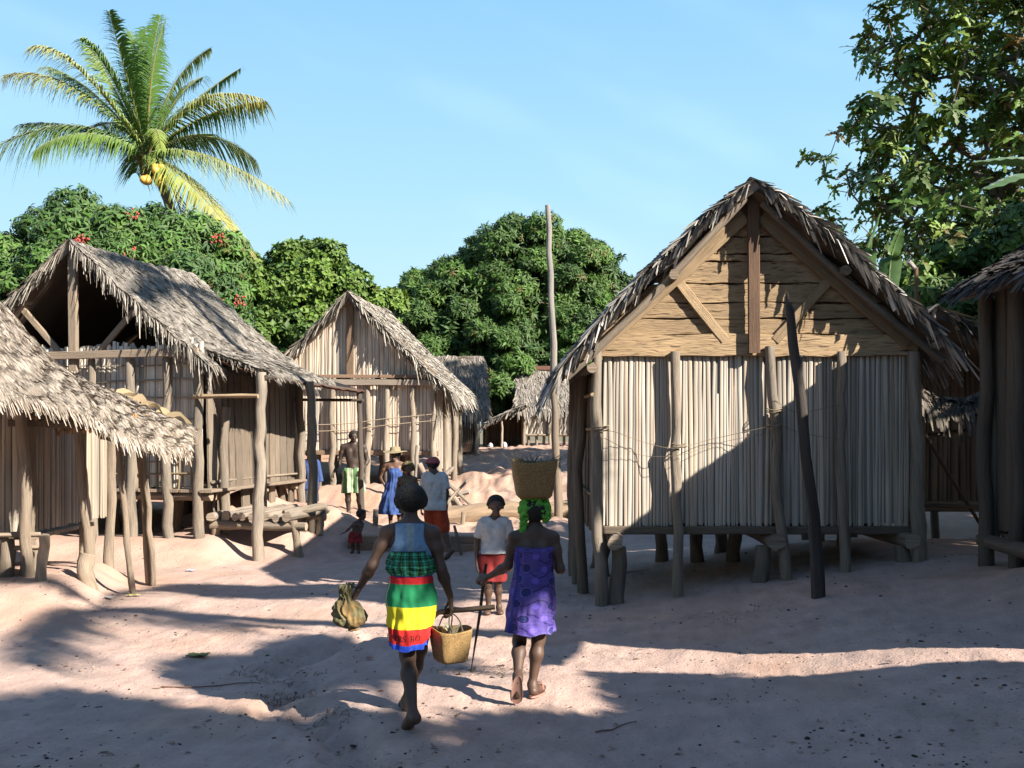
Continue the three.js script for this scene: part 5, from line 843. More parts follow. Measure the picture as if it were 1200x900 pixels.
// ---------------------------------------------------------------- people
// naive surface nets of a distance field inside a box, appended to a GB
function nets(gb, f, mn, mx, h, colf, uvf) {
  const nx = Math.ceil((mx[0] - mn[0]) / h) + 2, ny = Math.ceil((mx[1] - mn[1]) / h) + 2, nz = Math.ceil((mx[2] - mn[2]) / h) + 2, A = new Float32Array(nx * ny * nz).fill(9), B = 6, hd = h * B * 0.87 + 0.05;
  for (let k = 0; k < nz; k += B) for (let j = 0; j < ny; j += B) for (let i = 0; i < nx; i += B) {
    const d = f(mn[0] + (i + B / 2 - 0.5) * h, mn[1] + (j + B / 2 - 0.5) * h, mn[2] + (k + B / 2 - 0.5) * h), skip = Math.abs(d) > hd;
    for (let c = k; c < Math.min(nz, k + B); c++) for (let b = j; b < Math.min(ny, j + B); b++) for (let a = i; a < Math.min(nx, i + B); a++) A[(c * ny + b) * nx + a] = skip ? d : f(mn[0] + a * h, mn[1] + b * h, mn[2] + c * h);
  }
  const id = new Int32Array(nx * ny * nz).fill(-1), at = (i, j, k) => (k * ny + j) * nx + i;
  for (let k = 0; k < nz - 1; k++) for (let j = 0; j < ny - 1; j++) for (let i = 0; i < nx - 1; i++) {
    let x = 0, y = 0, z = 0, n = 0; const o = at(i, j, k), v = [A[o], A[o + 1], A[o + nx], A[o + nx + 1], A[o + nx * ny], A[o + nx * ny + 1], A[o + nx * ny + nx], A[o + nx * ny + nx + 1]];
    let neg = 0; for (let q = 0; q < 8; q++) if (v[q] < 0) neg++; if (!neg || neg === 8) continue;
    for (let a = 0; a < 8; a++) for (let s = 1; s < 8; s <<= 1) { const b = a | s; if (b === a || (v[a] < 0) === (v[b] < 0)) continue; const t = v[a] / (v[a] - v[b]); x += (a & 1) + (s === 1 ? t : 0); y += ((a >> 1) & 1) + (s === 2 ? t : 0); z += ((a >> 2) & 1) + (s === 4 ? t : 0); n++; }
    const px = mn[0] + (i + x / n) * h, py = mn[1] + (j + y / n) * h, pz = mn[2] + (k + z / n) * h, uv = uvf ? uvf(px, py, pz) : [px, py];
    id[o] = gb.v(px, py, pz, colf(px, py, pz), uv[0], uv[1]);
  }
  const face = (s, a, b, c, d) => { if (a < 0 || b < 0 || c < 0 || d < 0) return; s ? gb.quad(a, b, c, d) : gb.quad(a, d, c, b); };
  for (let k = 1; k < nz - 1; k++) for (let j = 1; j < ny - 1; j++) for (let i = 1; i < nx - 1; i++) {
    const o = at(i, j, k), s = A[o] < 0;
    if (s !== A[o + 1] < 0) face(s, id[at(i, j - 1, k - 1)], id[at(i, j, k - 1)], id[o], id[at(i, j - 1, k)]);
    if (s !== A[o + nx] < 0) face(!s, id[at(i - 1, j, k - 1)], id[at(i, j, k - 1)], id[o], id[at(i - 1, j, k)]);
    if (s !== A[o + nx * ny] < 0) face(s, id[at(i - 1, j - 1, k)], id[at(i, j - 1, k)], id[o], id[at(i - 1, j, k)]);
  }
}
// tapered capsules joined by a smooth minimum
function field(prims, k) {
  const P = prims.map(([a, ra, b, rb]) => { const d = [b[0] - a[0], b[1] - a[1], b[2] - a[2]]; return [a[0], a[1], a[2], d[0], d[1], d[2], d[0] * d[0] + d[1] * d[1] + d[2] * d[2] || 1e-9, ra, rb - ra]; });
  return (x, y, z) => {
    let m = 9;
    for (let q = 0; q < P.length; q++) {
      const p = P[q], ex = x - p[0], ey = y - p[1], ez = z - p[2], t = Math.min(1, Math.max(0, (ex * p[3] + ey * p[4] + ez * p[5]) / p[6])), dx = ex - p[3] * t, dy = ey - p[4] * t, dz = ez - p[5] * t, d = Math.sqrt(dx * dx + dy * dy + dz * dz) - p[7] - p[8] * t;
      const h = Math.max(k - Math.abs(m - d), 0) / k; m = Math.min(m, d) - h * h * k * 0.25;
    }
    return m;
  };
}
const vadd = (a, b, s = 1) => [a[0] + b[0] * s, a[1] + b[1] * s, a[2] + b[2] * s], vmix = (a, b, t) => [lerp(a[0], b[0], t), lerp(a[1], b[1], t), lerp(a[2], b[2], t)];
const vnorm = (a) => { const l = Math.hypot(...a) || 1; return [a[0] / l, a[1] / l, a[2] / l]; }, vsub = (a, b) => [a[0] - b[0], a[1] - b[1], a[2] - b[2]], vcross = (a, b) => [a[1] * b[2] - a[2] * b[1], a[2] * b[0] - a[0] * b[2], a[0] * b[1] - a[1] * b[0]], vdot = (a, b) => a[0] * b[0] + a[1] * b[1] + a[2] * b[2];
function bounds(prims, pad) { const mn = [9, 9, 9], mx = [-9, -9, -9]; for (const [a, ra, b, rb] of prims) for (let c = 0; c < 3; c++) { mn[c] = Math.min(mn[c], a[c] - ra, b[c] - rb); mx[c] = Math.max(mx[c], a[c] + ra, b[c] + rb); } return [mn.map((v) => v - pad), mx.map((v) => v + pad)]; }
// hand: palm and five jointed fingers. d points along the fingers, n out of the palm, side = which side the thumb is on
function handPrims(w, d, n, side, curl, s, tcurl = 0.5) {
  d = vnorm(d); let l = vnorm(vcross(d, n)); n = vcross(l, d); const P = [], at = (a, b, c) => vadd(vadd(vadd(w, d, a * s), l, b * s), n, c * s);
  for (const q of [-0.027, -0.009, 0.009, 0.027]) P.push([at(0.012, q * 0.62, 0), 0.0165 * s, at(0.085 - Math.abs(q) * 0.25, q, 0.004), 0.0135 * s]);
  const len = [0.040, 0.046, 0.043, 0.033];
  for (let i = 0; i < 4; i++) {
    const o = (i - 1.5) * 0.0195 * side * -1; let p = at(0.088 - Math.abs(i - 1.2) * 0.004, o, 0.003), a = curl * 0.35;
    for (let j = 0; j < 3; j++) { const L = len[i] * [1, 0.66, 0.52][j] * s, q = vadd(vadd(p, d, Math.cos(a) * L), n, Math.sin(a) * L); P.push([p, (0.0088 - j * 0.0006) * s, q, (0.0083 - j * 0.0007) * s]); p = q; a += curl * [0.75, 0.6, 0][j]; }
  }
  const t0 = at(0.025, 0.030 * side, 0.008), t1 = vadd(vadd(vadd(t0, d, 0.030 * s), l, 0.026 * s * side), n, 0.012 * s), t2 = vadd(vadd(vadd(t1, d, 0.026 * s), l, (0.012 - 0.02 * tcurl) * s * side), n, 0.026 * tcurl * s);
  P.push([at(0.012, 0.018 * side, 0.004), 0.015 * s, t0, 0.0125 * s], [t0, 0.0125 * s, t1, 0.0105 * s], [t1, 0.0102 * s, t2, 0.008 * s]);
  return P;
}
function humanPrims(J, s, o = {}) {
  const P = [], lat = vnorm(vsub(J.shR, J.shL)), up = vnorm(vsub(J.neck, J.pelvis)), mid = vmix(J.shL, J.shR, 0.5), fat = o.fat ?? 1, bl = o.bulk ?? 1;
  P.push([J.neck, 0.052 * s, vadd(J.head, [0, -0.03 * s, 0]), 0.046 * s]);
  P.push([J.shL, 0.043 * s * bl, vmix(J.shL, J.shR, 0.5), 0.062 * s], [vmix(J.shL, J.shR, 0.5), 0.062 * s, J.shR, 0.043 * s * bl]);
  P.push([vmix(J.shL, J.neck, 0.35), 0.046 * s, J.neck, 0.05 * s], [vmix(J.shR, J.neck, 0.35), 0.046 * s, J.neck, 0.05 * s]);
  const waist = vmix(mid, J.pelvis, 0.62);
  for (const k of [-1, 1]) P.push([vadd(vadd(mid, lat, k * 0.068 * s * fat), up, -0.09 * s), 0.098 * s * fat, vadd(waist, lat, k * 0.045 * s * fat), 0.084 * s * fat]);
  P.push([waist, 0.098 * s * fat, J.pelvis, 0.108 * s * fat], [J.hipL, 0.098 * s * fat, J.hipR, 0.098 * s * fat]);
  for (const k of ['L', 'R']) {
    P.push([J['sh' + k], 0.043 * s * bl, vmix(J['sh' + k], J['el' + k], 0.4), 0.040 * s * bl], [vmix(J['sh' + k], J['el' + k], 0.4), 0.040 * s * bl, J['el' + k], 0.034 * s]);
    P.push([J['el' + k], 0.034 * s, vmix(J['el' + k], J['wr' + k], 0.3), 0.036 * s], [vmix(J['el' + k], J['wr' + k], 0.3), 0.036 * s, J['wr' + k], 0.023 * s]);
    P.push([J['hip' + k], 0.088 * s * fat, J['kn' + k], 0.053 * s]);
    const back = J['cb' + k] ?? vnorm(vcross(vnorm(vsub(J['an' + k], J['kn' + k])), lat)), cal = vadd(vmix(J['kn' + k], J['an' + k], 0.33), back, 0.014 * s);
    P.push([J['kn' + k], 0.05 * s, cal, 0.053 * s], [cal, 0.053 * s, J['an' + k], 0.030 * s]);
    const a = J['an' + k], t = J['to' + k], hl = J['he' + k];
    P.push([a, 0.031 * s, hl, 0.031 * s], [hl, 0.031 * s, vmix(hl, t, 0.68), 0.033 * s], [a, 0.030 * s, vmix(hl, t, 0.55), 0.028 * s]);
    const fd = vnorm(vsub(t, hl)), fl = vnorm(vcross(fd, J['fn' + k] ?? [0, 1, 0]));
    for (let i = -2; i <= 2; i++) P.push([vadd(vmix(hl, t, 0.7), fl, i * 0.014 * s), 0.017 * s, vadd(vadd(t, fl, i * 0.0165 * s), fd, -0.006 * i * i * s * 0.7), 0.011 * s]);
  }
  return P;
}
function headPrims(c, f, u, s) {
  const l = vnorm(vcross(u, f)), at = (a, b, d) => vadd(vadd(vadd(c, f, a * s), u, b * s), l, d * s), P = [];
  P.push([at(-0.022, 0.032, 0), 0.086 * s, at(0.012, 0.036, 0), 0.082 * s], [at(0.03, 0.02, 0), 0.062 * s, at(0.044, -0.062, 0), 0.036 * s], [at(0.05, -0.082, -0.012), 0.025 * s, at(0.05, -0.082, 0.012), 0.025 * s]);
  P.push([at(0.082, 0.028, -0.03), 0.016 * s, at(0.082, 0.028, 0.03), 0.016 * s], [at(0.092, 0.006, 0), 0.010 * s, at(0.105, -0.028, 0), 0.0125 * s], [at(0.098, -0.03, -0.012), 0.010 * s, at(0.098, -0.03, 0.012), 0.010 * s]);
  P.push([at(0.08, -0.056, -0.017), 0.012 * s, at(0.08, -0.056, 0.017), 0.012 * s], [at(0.06, -0.01, -0.045), 0.022 * s, at(0.06, -0.01, 0.045), 0.022 * s]);
  for (const k of [-1, 1]) P.push([at(-0.006, 0.018, k * 0.082), 0.012 * s, at(-0.004, -0.024, k * 0.08), 0.010 * s]);
  return P;
}
const MS = {
  skin: std({ roughness: 0.58 }), cloth: std({ roughness: 0.9, map: speckTex }), hair: std({ roughness: 0.8 }),
};
function human(root, J, o) {
  const s = o.s, skin = o.skin ?? [0.125, 0.066, 0.043], sc = (x, y, z) => mulc(skin, 0.9 + 0.2 * n3(x * 9, y * 9, z * 9)), gb = new GB();
  const B = humanPrims(J, s, o), body = field(B, 0.035 * s), [mn, mx] = bounds(B, 0.03);
  nets(gb, body, mn, mx, o.cell ?? 0.014, sc);
  const hc = o.head ?? 1, f = vnorm(o.face), u = vnorm(vsub(o.up ?? [0, 1, 0], f.map((v) => v * vdot(f, o.up ?? [0, 1, 0])))), HP = headPrims(J.head, f, u, hc), hf = field(HP, 0.02 * hc), [hm, hx] = bounds(HP, 0.02);
  nets(gb, hf, hm, hx, o.hcell ?? 0.006, (x, y, z) => { const q = vsub([x, y, z], J.head), a = vdot(q, u) / hc, b = vdot(q, f) / hc; return a < -0.046 && a > -0.068 && b > 0.075 ? mulc(mixc(skin, [0.2, 0.07, 0.06], 0.5), 0.9) : sc(x, y, z); });
  for (const k of ['L', 'R']) { const h = o['hand' + k]; if (!h) continue; const HPs = handPrims(J['wr' + k], h.d, h.n, h.side, h.curl ?? 0.5, s, h.tc ?? 0.5), [a, b] = bounds(HPs, 0.012); nets(gb, field(HPs, 0.007 * s), a, b, o.fcell ?? 0.0045, (x, y, z) => sc(x, y, z)); }
  const m = gb.mesh('body', MS.skin, root);
  if (o.hair !== false) {
    const g2 = new GB(), hs = o.hairSize ?? 0.013, hd = (x, y, z) => { const q = vsub([x, y, z], J.head), a = vdot(q, u) / hc, b = vdot(q, f) / hc; const d = Math.min(hf(x, y, z), field.cr ?? 9) - hs * hc * sm(-0.065, 0.05, a) - 0.003 - (0.005 * n3(x * 75, y * 75, z * 75) + 0.003 * n3(x * 150, y * 150, z * 150)) * hc; return Math.max(d, (b * 0.9 - a * 0.75 - (o.hairline ?? 0.022)) * hc, (-a - (o.hairLow ?? 0.02) - (o.nape ?? 0.035) * sm(0.0, -0.05, b)) * hc); };
    nets(g2, hd, vadd(hm, [-0.03, -0.03, -0.03]), vadd(hx, [0.03, 0.03, 0.03]), o.hcell ?? 0.006, (x, y, z) => mulc(o.hairCol ?? [0.02, 0.017, 0.015], 0.8 + 0.4 * n3(x * 90, y * 90, z * 90))); g2.mesh('hair', MS.hair, root);
  }
  if (o.eyes) { const l = vnorm(vcross(u, f)); for (const k of [-1, 1]) { const e = new THREE.Mesh(eyeGeo, eyeMat), p = vadd(vadd(vadd(J.head, f, 0.083 * hc), u, 0.012 * hc), l, k * 0.033 * hc); e.position.set(...p); e.scale.setScalar(hc); e.lookAt(e.position.x + f[0], e.position.y + f[1], e.position.z + f[2]); e.name = 'eye'; m.add(e); } }
  return { body, hf, B, u, f };
}
const eyeGeo = (() => { const g = new THREE.SphereGeometry(0.0125, 12, 10), a = g.attributes.position, c = []; for (let k = 0; k < a.count; k++) { const q = a.getZ(k) / 0.0125; c.push(...(q > 0.75 ? [0.02, 0.012, 0.01] : [0.5, 0.46, 0.42])); } g.setAttribute('color', new THREE.Float32BufferAttribute(c, 3)); return g; })();
const eyeMat = std({ roughness: 0.25 });
function garment(root, name, f, mn, mx, h, mat, col, uvf) { const gb = new GB(); nets(gb, f, mn, mx, h, typeof col === 'function' ? col : () => col, uvf); return gb.mesh(name, mat, root); }
const cyl = (cx, cz, y0, y1) => (x, y, z) => [Math.atan2(x - cx, z - cz) / (2 * Math.PI) + 0.5, (y - y0) / (y1 - y0)];
// open cloth tube through rings {y, x, z, rx, rz}; folds run down it
function clothTube(root, name, rings, mat, o = {}) {
  const gb = new GB(), n = o.n ?? 72, cv = rings, m = o.rows ?? 36, amp = o.fold ?? 0.008, ph = o.seed ?? 0, col = o.col ?? [1, 1, 1], T = [], I = [];
  const ring = (t) => { const q = t * (cv.length - 1), k = Math.min(cv.length - 2, q | 0), f = q - k, s = f * f * (3 - 2 * f), a = cv[k], b = cv[k + 1]; return a.map((v, i) => lerp(v, b[i], i === 0 ? f : s)); };
  for (let j = 0; j <= m; j++) {
    const t = j / m, [y, x, z, rx, rz] = ring(t);
    for (let i = 0; i <= n; i++) {
      const a = (i / n) * 2 * Math.PI - Math.PI, fo = amp * (o.foldAt ? o.foldAt(t) : 0.3 + 0.7 * t) * (n3(Math.sin(a) * 2.2 + ph, Math.cos(a) * 2.2, t * (o.fy ?? 1.6) + ph) + 0.6 * n3(Math.sin(a) * 5 + ph, Math.cos(a) * 5, t * 2.5) + 0.35 * n3(Math.sin(a) * 3 + ph, Math.cos(a) * 3, t * 8 + ph)), yy = y + (o.hem ? o.hem(t, a) : 0);
      const c = typeof col === 'function' ? col(a, t) : col;
      T.push(gb.v(x + Math.sin(a) * (rx + fo), yy, z + Math.cos(a) * (rz + fo), c, i / n, 1 - t)); I.push(gb.v(x + Math.sin(a) * (rx + fo - 0.007), yy, z + Math.cos(a) * (rz + fo - 0.007), c, i / n, 1 - t));
    }
  }
  const w = n + 1; for (let j = 0; j < m; j++) for (let i = 0; i < n; i++) { const a = j * w + i; gb.quad(T[a], T[a + w], T[a + w + 1], T[a + 1]); gb.quad(I[a], I[a + 1], I[a + w + 1], I[a + w]); }
  for (const j of [0, m]) for (let i = 0; i < n; i++) { const a = j * w + i; gb.quad(T[a], T[a + 1], I[a + 1], I[a]); }
  return gb.mesh(name, mat, root);
}
function canvasTex(w, h, draw) { const c = document.createElement('canvas'); c.width = w; c.height = h; const g = c.getContext('2d'); draw(g, w, h); const t = new THREE.CanvasTexture(c); t.colorSpace = THREE.SRGBColorSpace; t.wrapS = t.wrapT = THREE.RepeatWrapping; return t; }
const fabric = (map, r = 0.9) => new THREE.MeshStandardMaterial({ map, color: new THREE.Color(0.8, 0.8, 0.8), roughness: r, side: THREE.DoubleSide });
const threads = (g, w, h, R, n, a) => { for (let k = 0; k < n; k++) { g.fillStyle = R() < 0.5 ? `rgba(0,0,0,${a})` : `rgba(255,255,255,${a})`; R() < 0.5 ? g.fillRect(R() * w, R() * h, 8 + R() * 40, 1) : g.fillRect(R() * w, R() * h, 1, 8 + R() * 40); } };
const stripeTex = canvasTex(1024, 512, (g, w, h) => {
  const b = [[0, 0.085, '#2746b8'], [0.085, 0.225, '#d21f26'], [0.225, 0.485, '#12814f'], [0.485, 0.715, '#e8d422'], [0.715, 0.915, '#d9241f'], [0.915, 1, '#2c56d8']];
  for (const [a, c, col] of b) { g.fillStyle = col; g.fillRect(0, a * h, w, (c - a) * h + 1); }
  g.fillStyle = '#1c0f10'; g.font = 'bold 62px serif'; g.textBaseline = 'middle'; g.textAlign = 'center'; g.save(); g.translate(w * 0.5, h * 0.82); g.scale(0.86, 1); g.fillText('ERS  HO', 0, 0); g.restore();
  g.fillStyle = '#d9c8b4'; g.fillRect(w * 0.30, 0, 14, h * 0.9);
  threads(g, w, h, rng(1), 1500, 0.05);
});
const plaidTex = canvasTex(1024, 256, (g, w, h) => {
  g.fillStyle = '#1f7a4c'; g.fillRect(0, 0, w, h);
  const p = 64; for (let x = 0; x < w; x += p) { g.fillStyle = 'rgba(10,22,18,.75)'; g.fillRect(x, 0, 12, h); g.fillRect(x + 20, 0, 4, h); g.fillStyle = 'rgba(80,190,200,.65)'; g.fillRect(x + 34, 0, 10, h); g.fillStyle = 'rgba(60,150,70,.6)'; g.fillRect(x + 48, 0, 8, h); }
  for (let y = 0; y < h; y += p * 0.8) { g.fillStyle = 'rgba(8,18,16,.6)'; g.fillRect(0, y, w, 9); g.fillStyle = 'rgba(120,200,190,.45)'; g.fillRect(0, y + 22, w, 5); g.fillStyle = 'rgba(10,40,30,.5)'; g.fillRect(0, y + 34, w, 6); }
  threads(g, w, h, rng(2), 900, 0.06);
});
const printTex = canvasTex(1024, 1024, (g, w, h) => {
  const R = rng(3); g.fillStyle = '#35267f'; g.fillRect(0, 0, w, h);
  g.lineWidth = 3; g.strokeStyle = 'rgba(190,165,225,.55)'; for (let k = 0; k < 90; k++) { g.beginPath(); for (let x = 0; x <= w; x += 16) { const y = k * 12 + 14 * Math.sin(x * 0.012 + k * 0.16); x ? g.lineTo(x, y) : g.moveTo(x, y); } g.stroke(); }
  g.lineWidth = 15; for (let k = 0; k < 7; k++) { g.strokeStyle = '#2a1d6b'; g.beginPath(); for (let x = 0; x <= w; x += 10) { const y = k * 160 - 60 + x * 0.22 + 46 * Math.sin(x * 0.021 + k * 1.3); x ? g.lineTo(x, y) : g.moveTo(x, y); } g.stroke(); }
  for (let r = 0; r < 8; r++) for (let q = 0; q < 7; q++) {
    const x = q * 150 + (r % 2) * 75 + 18 * (R() - 0.5), y = r * 128 + 46 + q * 10 + 20 * (R() - 0.5), big = (q + r) % 2;
    g.fillStyle = big ? '#7059b2' : '#5d44a6'; g.beginPath(); g.arc(x, y, big ? 50 : 40, 0, 7); g.fill(); g.strokeStyle = '#33208a'; g.lineWidth = 4; g.setLineDash([6, 7]); g.beginPath(); g.arc(x, y, big ? 46 : 36, 0, 7); g.stroke(); g.setLineDash([]);
    g.fillStyle = big ? '#10104e' : '#6b4fb8'; g.beginPath(); g.arc(x, y, big ? 40 : 26, 0, 7); g.fill(); g.strokeStyle = 'rgba(90,110,220,.7)'; g.lineWidth = 2; for (const rr of [9, 17, 25]) { g.beginPath(); g.arc(x, y, rr, 0, 7); g.stroke(); }
  }
  g.fillStyle = '#1c1f8c'; g.fillRect(w * 0.325, 0, 46, h);
  threads(g, w, h, rng(4), 2500, 0.05);
});
const weaveTex = canvasTex(512, 512, (g, w, h) => { const R = rng(6), n = 32, c = w / n; for (let j = 0; j < n; j++) for (let i = 0; i < n; i++) { const k = (i + j) % 2, v = 150 + 60 * R(), t = k ? 1 : 0.82; g.fillStyle = `rgb(${v * t | 0},${v * 0.80 * t | 0},${v * 0.50 * t | 0})`; g.fillRect(i * c, j * c, c, c); g.fillStyle = 'rgba(40,26,10,.55)'; k ? g.fillRect(i * c, j * c, c, 1.6) : g.fillRect(i * c, j * c, 1.6, c); } });
const weaveBump = canvasTex(512, 512, (g, w, h) => { const n = 32, c = w / n; for (let j = 0; j < n; j++) for (let i = 0; i < n; i++) { const k = (i + j) % 2, gr = k ? g.createLinearGradient(i * c, 0, (i + 1) * c, 0) : g.createLinearGradient(0, j * c, 0, (j + 1) * c); gr.addColorStop(0, '#333'); gr.addColorStop(0.5, '#ddd'); gr.addColorStop(1, '#333'); g.fillStyle = gr; g.fillRect(i * c, j * c, c, c); } }); weaveBump.colorSpace = THREE.NoColorSpace;
const weaveMat = new THREE.MeshStandardMaterial({ color: new THREE.Color(0.8, 0.8, 0.8), map: weaveTex, bumpMap: weaveBump, bumpScale: 0.004, roughness: 0.8, side: THREE.DoubleSide });
// ---- woman in the striped wrap, walking away
{
  const O = [-0.70, G(-0.70, -7.3), -7.3], r = thing('person', 'woman in a red, green and yellow striped wrap walking away barefoot', 'person', O);
  const J = { head: [0.005, 1.475, -0.03], neck: [0.005, 1.345, 0], shL: [-0.158, 1.285, 0.0], shR: [0.165, 1.28, -0.01], elL: [-0.255, 1.06, 0.03], elR: [0.215, 1.035, 0.0], wrL: [-0.355, 0.895, -0.06], wrR: [0.275, 0.83, -0.07], pelvis: [0.01, 0.90, 0.0], hipL: [-0.075, 0.83, 0.0], hipR: [0.085, 0.84, 0], knL: [-0.012, 0.45, 0.02], knR: [0.055, 0.46, -0.14], anL: [0.05, 0.115, 0.30], anR: [-0.045, 0.075, -0.22], heL: [0.072, 0.105, 0.345], heR: [-0.04, 0.035, -0.185], toL: [-0.015, 0.018, 0.20], toR: [-0.075, 0.022, -0.41], cbL: [0, 0.2, 1], cbR: [0, 0.1, 1], fnL: [0, 0.6, 0.7] };
  const { body } = human(r, J, { s: 0.98, fat: 0.86, skin: [0.125, 0.068, 0.046], face: [-0.1, -0.12, -1], cell: 0.009, hcell: 0.005, hairSize: 0.02, hairline: 0.02, nape: 0.045, head: 1.02, handL: { d: [-0.5, -0.72, -0.2], n: [0.6, -0.5, -0.4], side: -1, curl: 1.15, tc: 0.9 }, handR: { d: [0.12, -0.98, -0.1], n: [-0.95, -0.1, 0.1], side: 1, curl: 1.1, tc: 0.9 } });
  clothTube(r, 'wrap_skirt', [[1.02, 0.01, 0, 0.138, 0.12], [0.96, 0.01, 0, 0.152, 0.13], [0.85, 0.012, 0.0, 0.172, 0.15], [0.72, 0.01, 0.005, 0.166, 0.165], [0.60, 0.0, 0.01, 0.140, 0.19], [0.515, -0.008, 0.015, 0.128, 0.20]], fabric(stripeTex), { fold: 0.014, fy: 3, seed: 3, hem: (t, a) => t > 0.8 ? (t - 0.8) * 0.07 * n2(a * 0.9, 4) : 0 });
  const blue = [0.27, 0.46, 0.72];
  const topR = (x, y, z) => { const b = body(x, y, z) - 0.014; const w = lerp(0.148, 0.098, sm(1.12, 1.26, y)); return Math.max(b, Math.abs(x - 0.005) - w, y - (1.355 - 0.4 * Math.abs(x) * 0.2), 1.06 - y, (z < -0.03 ? (y - 1.24) : -1)); };
  garment(r, 'tank_top', topR, [-0.26, 1.0, -0.26], [0.27, 1.42, 0.26], 0.008, MS.cloth, (x, y) => mulc(Math.abs(x - 0.012 - 0.02 * (1.25 - y)) < 0.020 + 0.02 * (y - 1.1) && y > 1.13 ? [0.42, 0.58, 0.70] : blue, 0.92 + 0.12 * n2(x * 30, y * 30)));
  clothTube(r, 'plaid_blouse', [[1.165, 0.005, 0, 0.140, 0.115], [1.11, 0.005, 0, 0.156, 0.132], [1.06, 0.008, 0, 0.166, 0.142], [1.025, 0.01, 0, 0.166, 0.142], [1.002, 0.01, 0, 0.152, 0.132]], fabric(plaidTex), { fold: 0.012, foldAt: (t) => 0.5 + Math.sin(t * 3.14), seed: 8, rows: 24 });
}
// ---- what she carries
{
  const B = [-0.35, 0, 0];
  const g0 = [-1.10, 0.62 + G(-0.7, -7.3), -7.36], r = thing('cloth_bundle', 'olive brown cloth bundle held by its neck in the striped woman\'s hand', 'bundle', g0);
  const gb = new GB(), f = (x, y, z) => { x += 0.02 * Math.sin(y * 9); const t = clamp(y / 0.29), a = Math.atan2(x, z), pr = t < 0.26 ? 0.110 * Math.sqrt(Math.max(0, 1 - ((0.26 - t) / 0.27) ** 2)) : t < 0.70 ? 0.112 * Math.pow(Math.max(0.02, 1 - ((t - 0.24) / 0.50) ** 2), 0.42) * (1 - 0.28 * t) : lerp(0.034, 0.04, sm(0.75, 1, t)), fold = 0.016 * Math.sin(a * 6 + 5 * n2(a * 0.7 + 3, t * 2)) * sm(0.05, 0.7, t) + 0.012 * n3(x * 9 + 4, y * 8, z * 9) + 0.008 * n3(x * 26, y * 14, z * 26); return Math.max((Math.hypot(x * 0.92, z * 1.25) - pr - fold) * 0.6, y - 0.30 - 0.02 * n2(a * 2, 1), -y - 0.02); };
  nets(gb, f, [-0.18, -0.03, -0.18], [0.18, 0.34, 0.18], 0.007, (x, y, z) => mulc(mixc([0.30, 0.19, 0.07], [0.19, 0.165, 0.075], clamp(0.3 + y * 3 + n3(x * 9, y * 7, z * 9))), 0.75 + 0.5 * (0.5 + 0.5 * n3(x * 30, y * 12, z * 30)))); gb.mesh('cloth', MS.cloth, r);
  r.rotation.z = 0.12;
  const st = thing('thin_twig', 'thin twig held with the cloth bundle, pointing left', 'twig', [-1.06, 0.90 + G(-0.7, -7.3), -7.36]); pole(st, 'shaft', [0.04, 0.01, 0], [-0.20, -0.02, 0.02], 0.006, 0.003, [0.12, 0.10, 0.06], { seg: 5, sides: 6 });
  const y = 0.735 + G(-0.7, -7.3), s = thing('carrying_stick', 'short thick stick with a pale cut end held level by the striped woman', 'stick', [-0.40, y, -7.40]);
  new GB().tube([[-0.15, -0.05, 0.03], [-0.11, -0.012, 0.02], [-0.04, 0.0, 0.01], [0.06, 0.003, 0], [0.18, 0.012, -0.02], [0.28, 0.018, -0.03]], [0.014, 0.018, 0.02, 0.019, 0.018, 0.018], 9, [0.10, 0.065, 0.04], { rand: rng(3), wob: 0.1, capCol: [0.62, 0.5, 0.32] }).mesh('shaft', M.wood, s);
}
function basket(root, name, H, rb, rt, sq, open = true) {
  const gb = new GB(), n = 48, T = [], th = 0.006, rows = 14;
  const rad = (a, r, t) => { const c = Math.abs(Math.cos(a)), d = Math.abs(Math.sin(a)), k = sq * (1 - 0.45 * t), p = 2 + 5 * k; return r / Math.pow(Math.pow(c, p) + Math.pow(d, p), 1 / p); };
  for (const inn of [0, 1]) for (let j = 0; j <= rows; j++) for (let i = 0; i <= n; i++) { const t = j / rows, a = i / n * 6.28319, r = rad(a, lerp(rb, rt, Math.pow(t, 0.8)) * (1 + 0.012 * n2(Math.cos(a) * 3, t * 3)) - inn * th - (j === 0 ? 0.012 : 0), t); T.push(gb.v(Math.cos(a) * r, H * t + (inn ? th : 0) + 0.012 * t * Math.sin(a * 2 + 1), Math.sin(a) * r, [1, 1, 1], i / n * 6.283 * rt * 5, t * H * 5)); }
  const w = n + 1, o = (rows + 1) * w; for (let j = 0; j < rows; j++) for (let i = 0; i < n; i++) { const a = j * w + i; gb.quad(T[a], T[a + w], T[a + w + 1], T[a + 1]); gb.quad(T[o + a], T[o + a + 1], T[o + a + w + 1], T[o + a + w]); }
  for (let i = 0; i < n; i++) { const a = rows * w + i; gb.quad(T[a], T[o + a], T[o + a + 1], T[a + 1]); } for (const q of [0, o]) { const c = gb.v(0, q ? th : 0, 0, [1, 1, 1]); for (let i = 0; i < n; i++) gb.tri(c, T[q + i], T[q + i + 1]); }
  return gb.mesh(name, weaveMat, root);
}
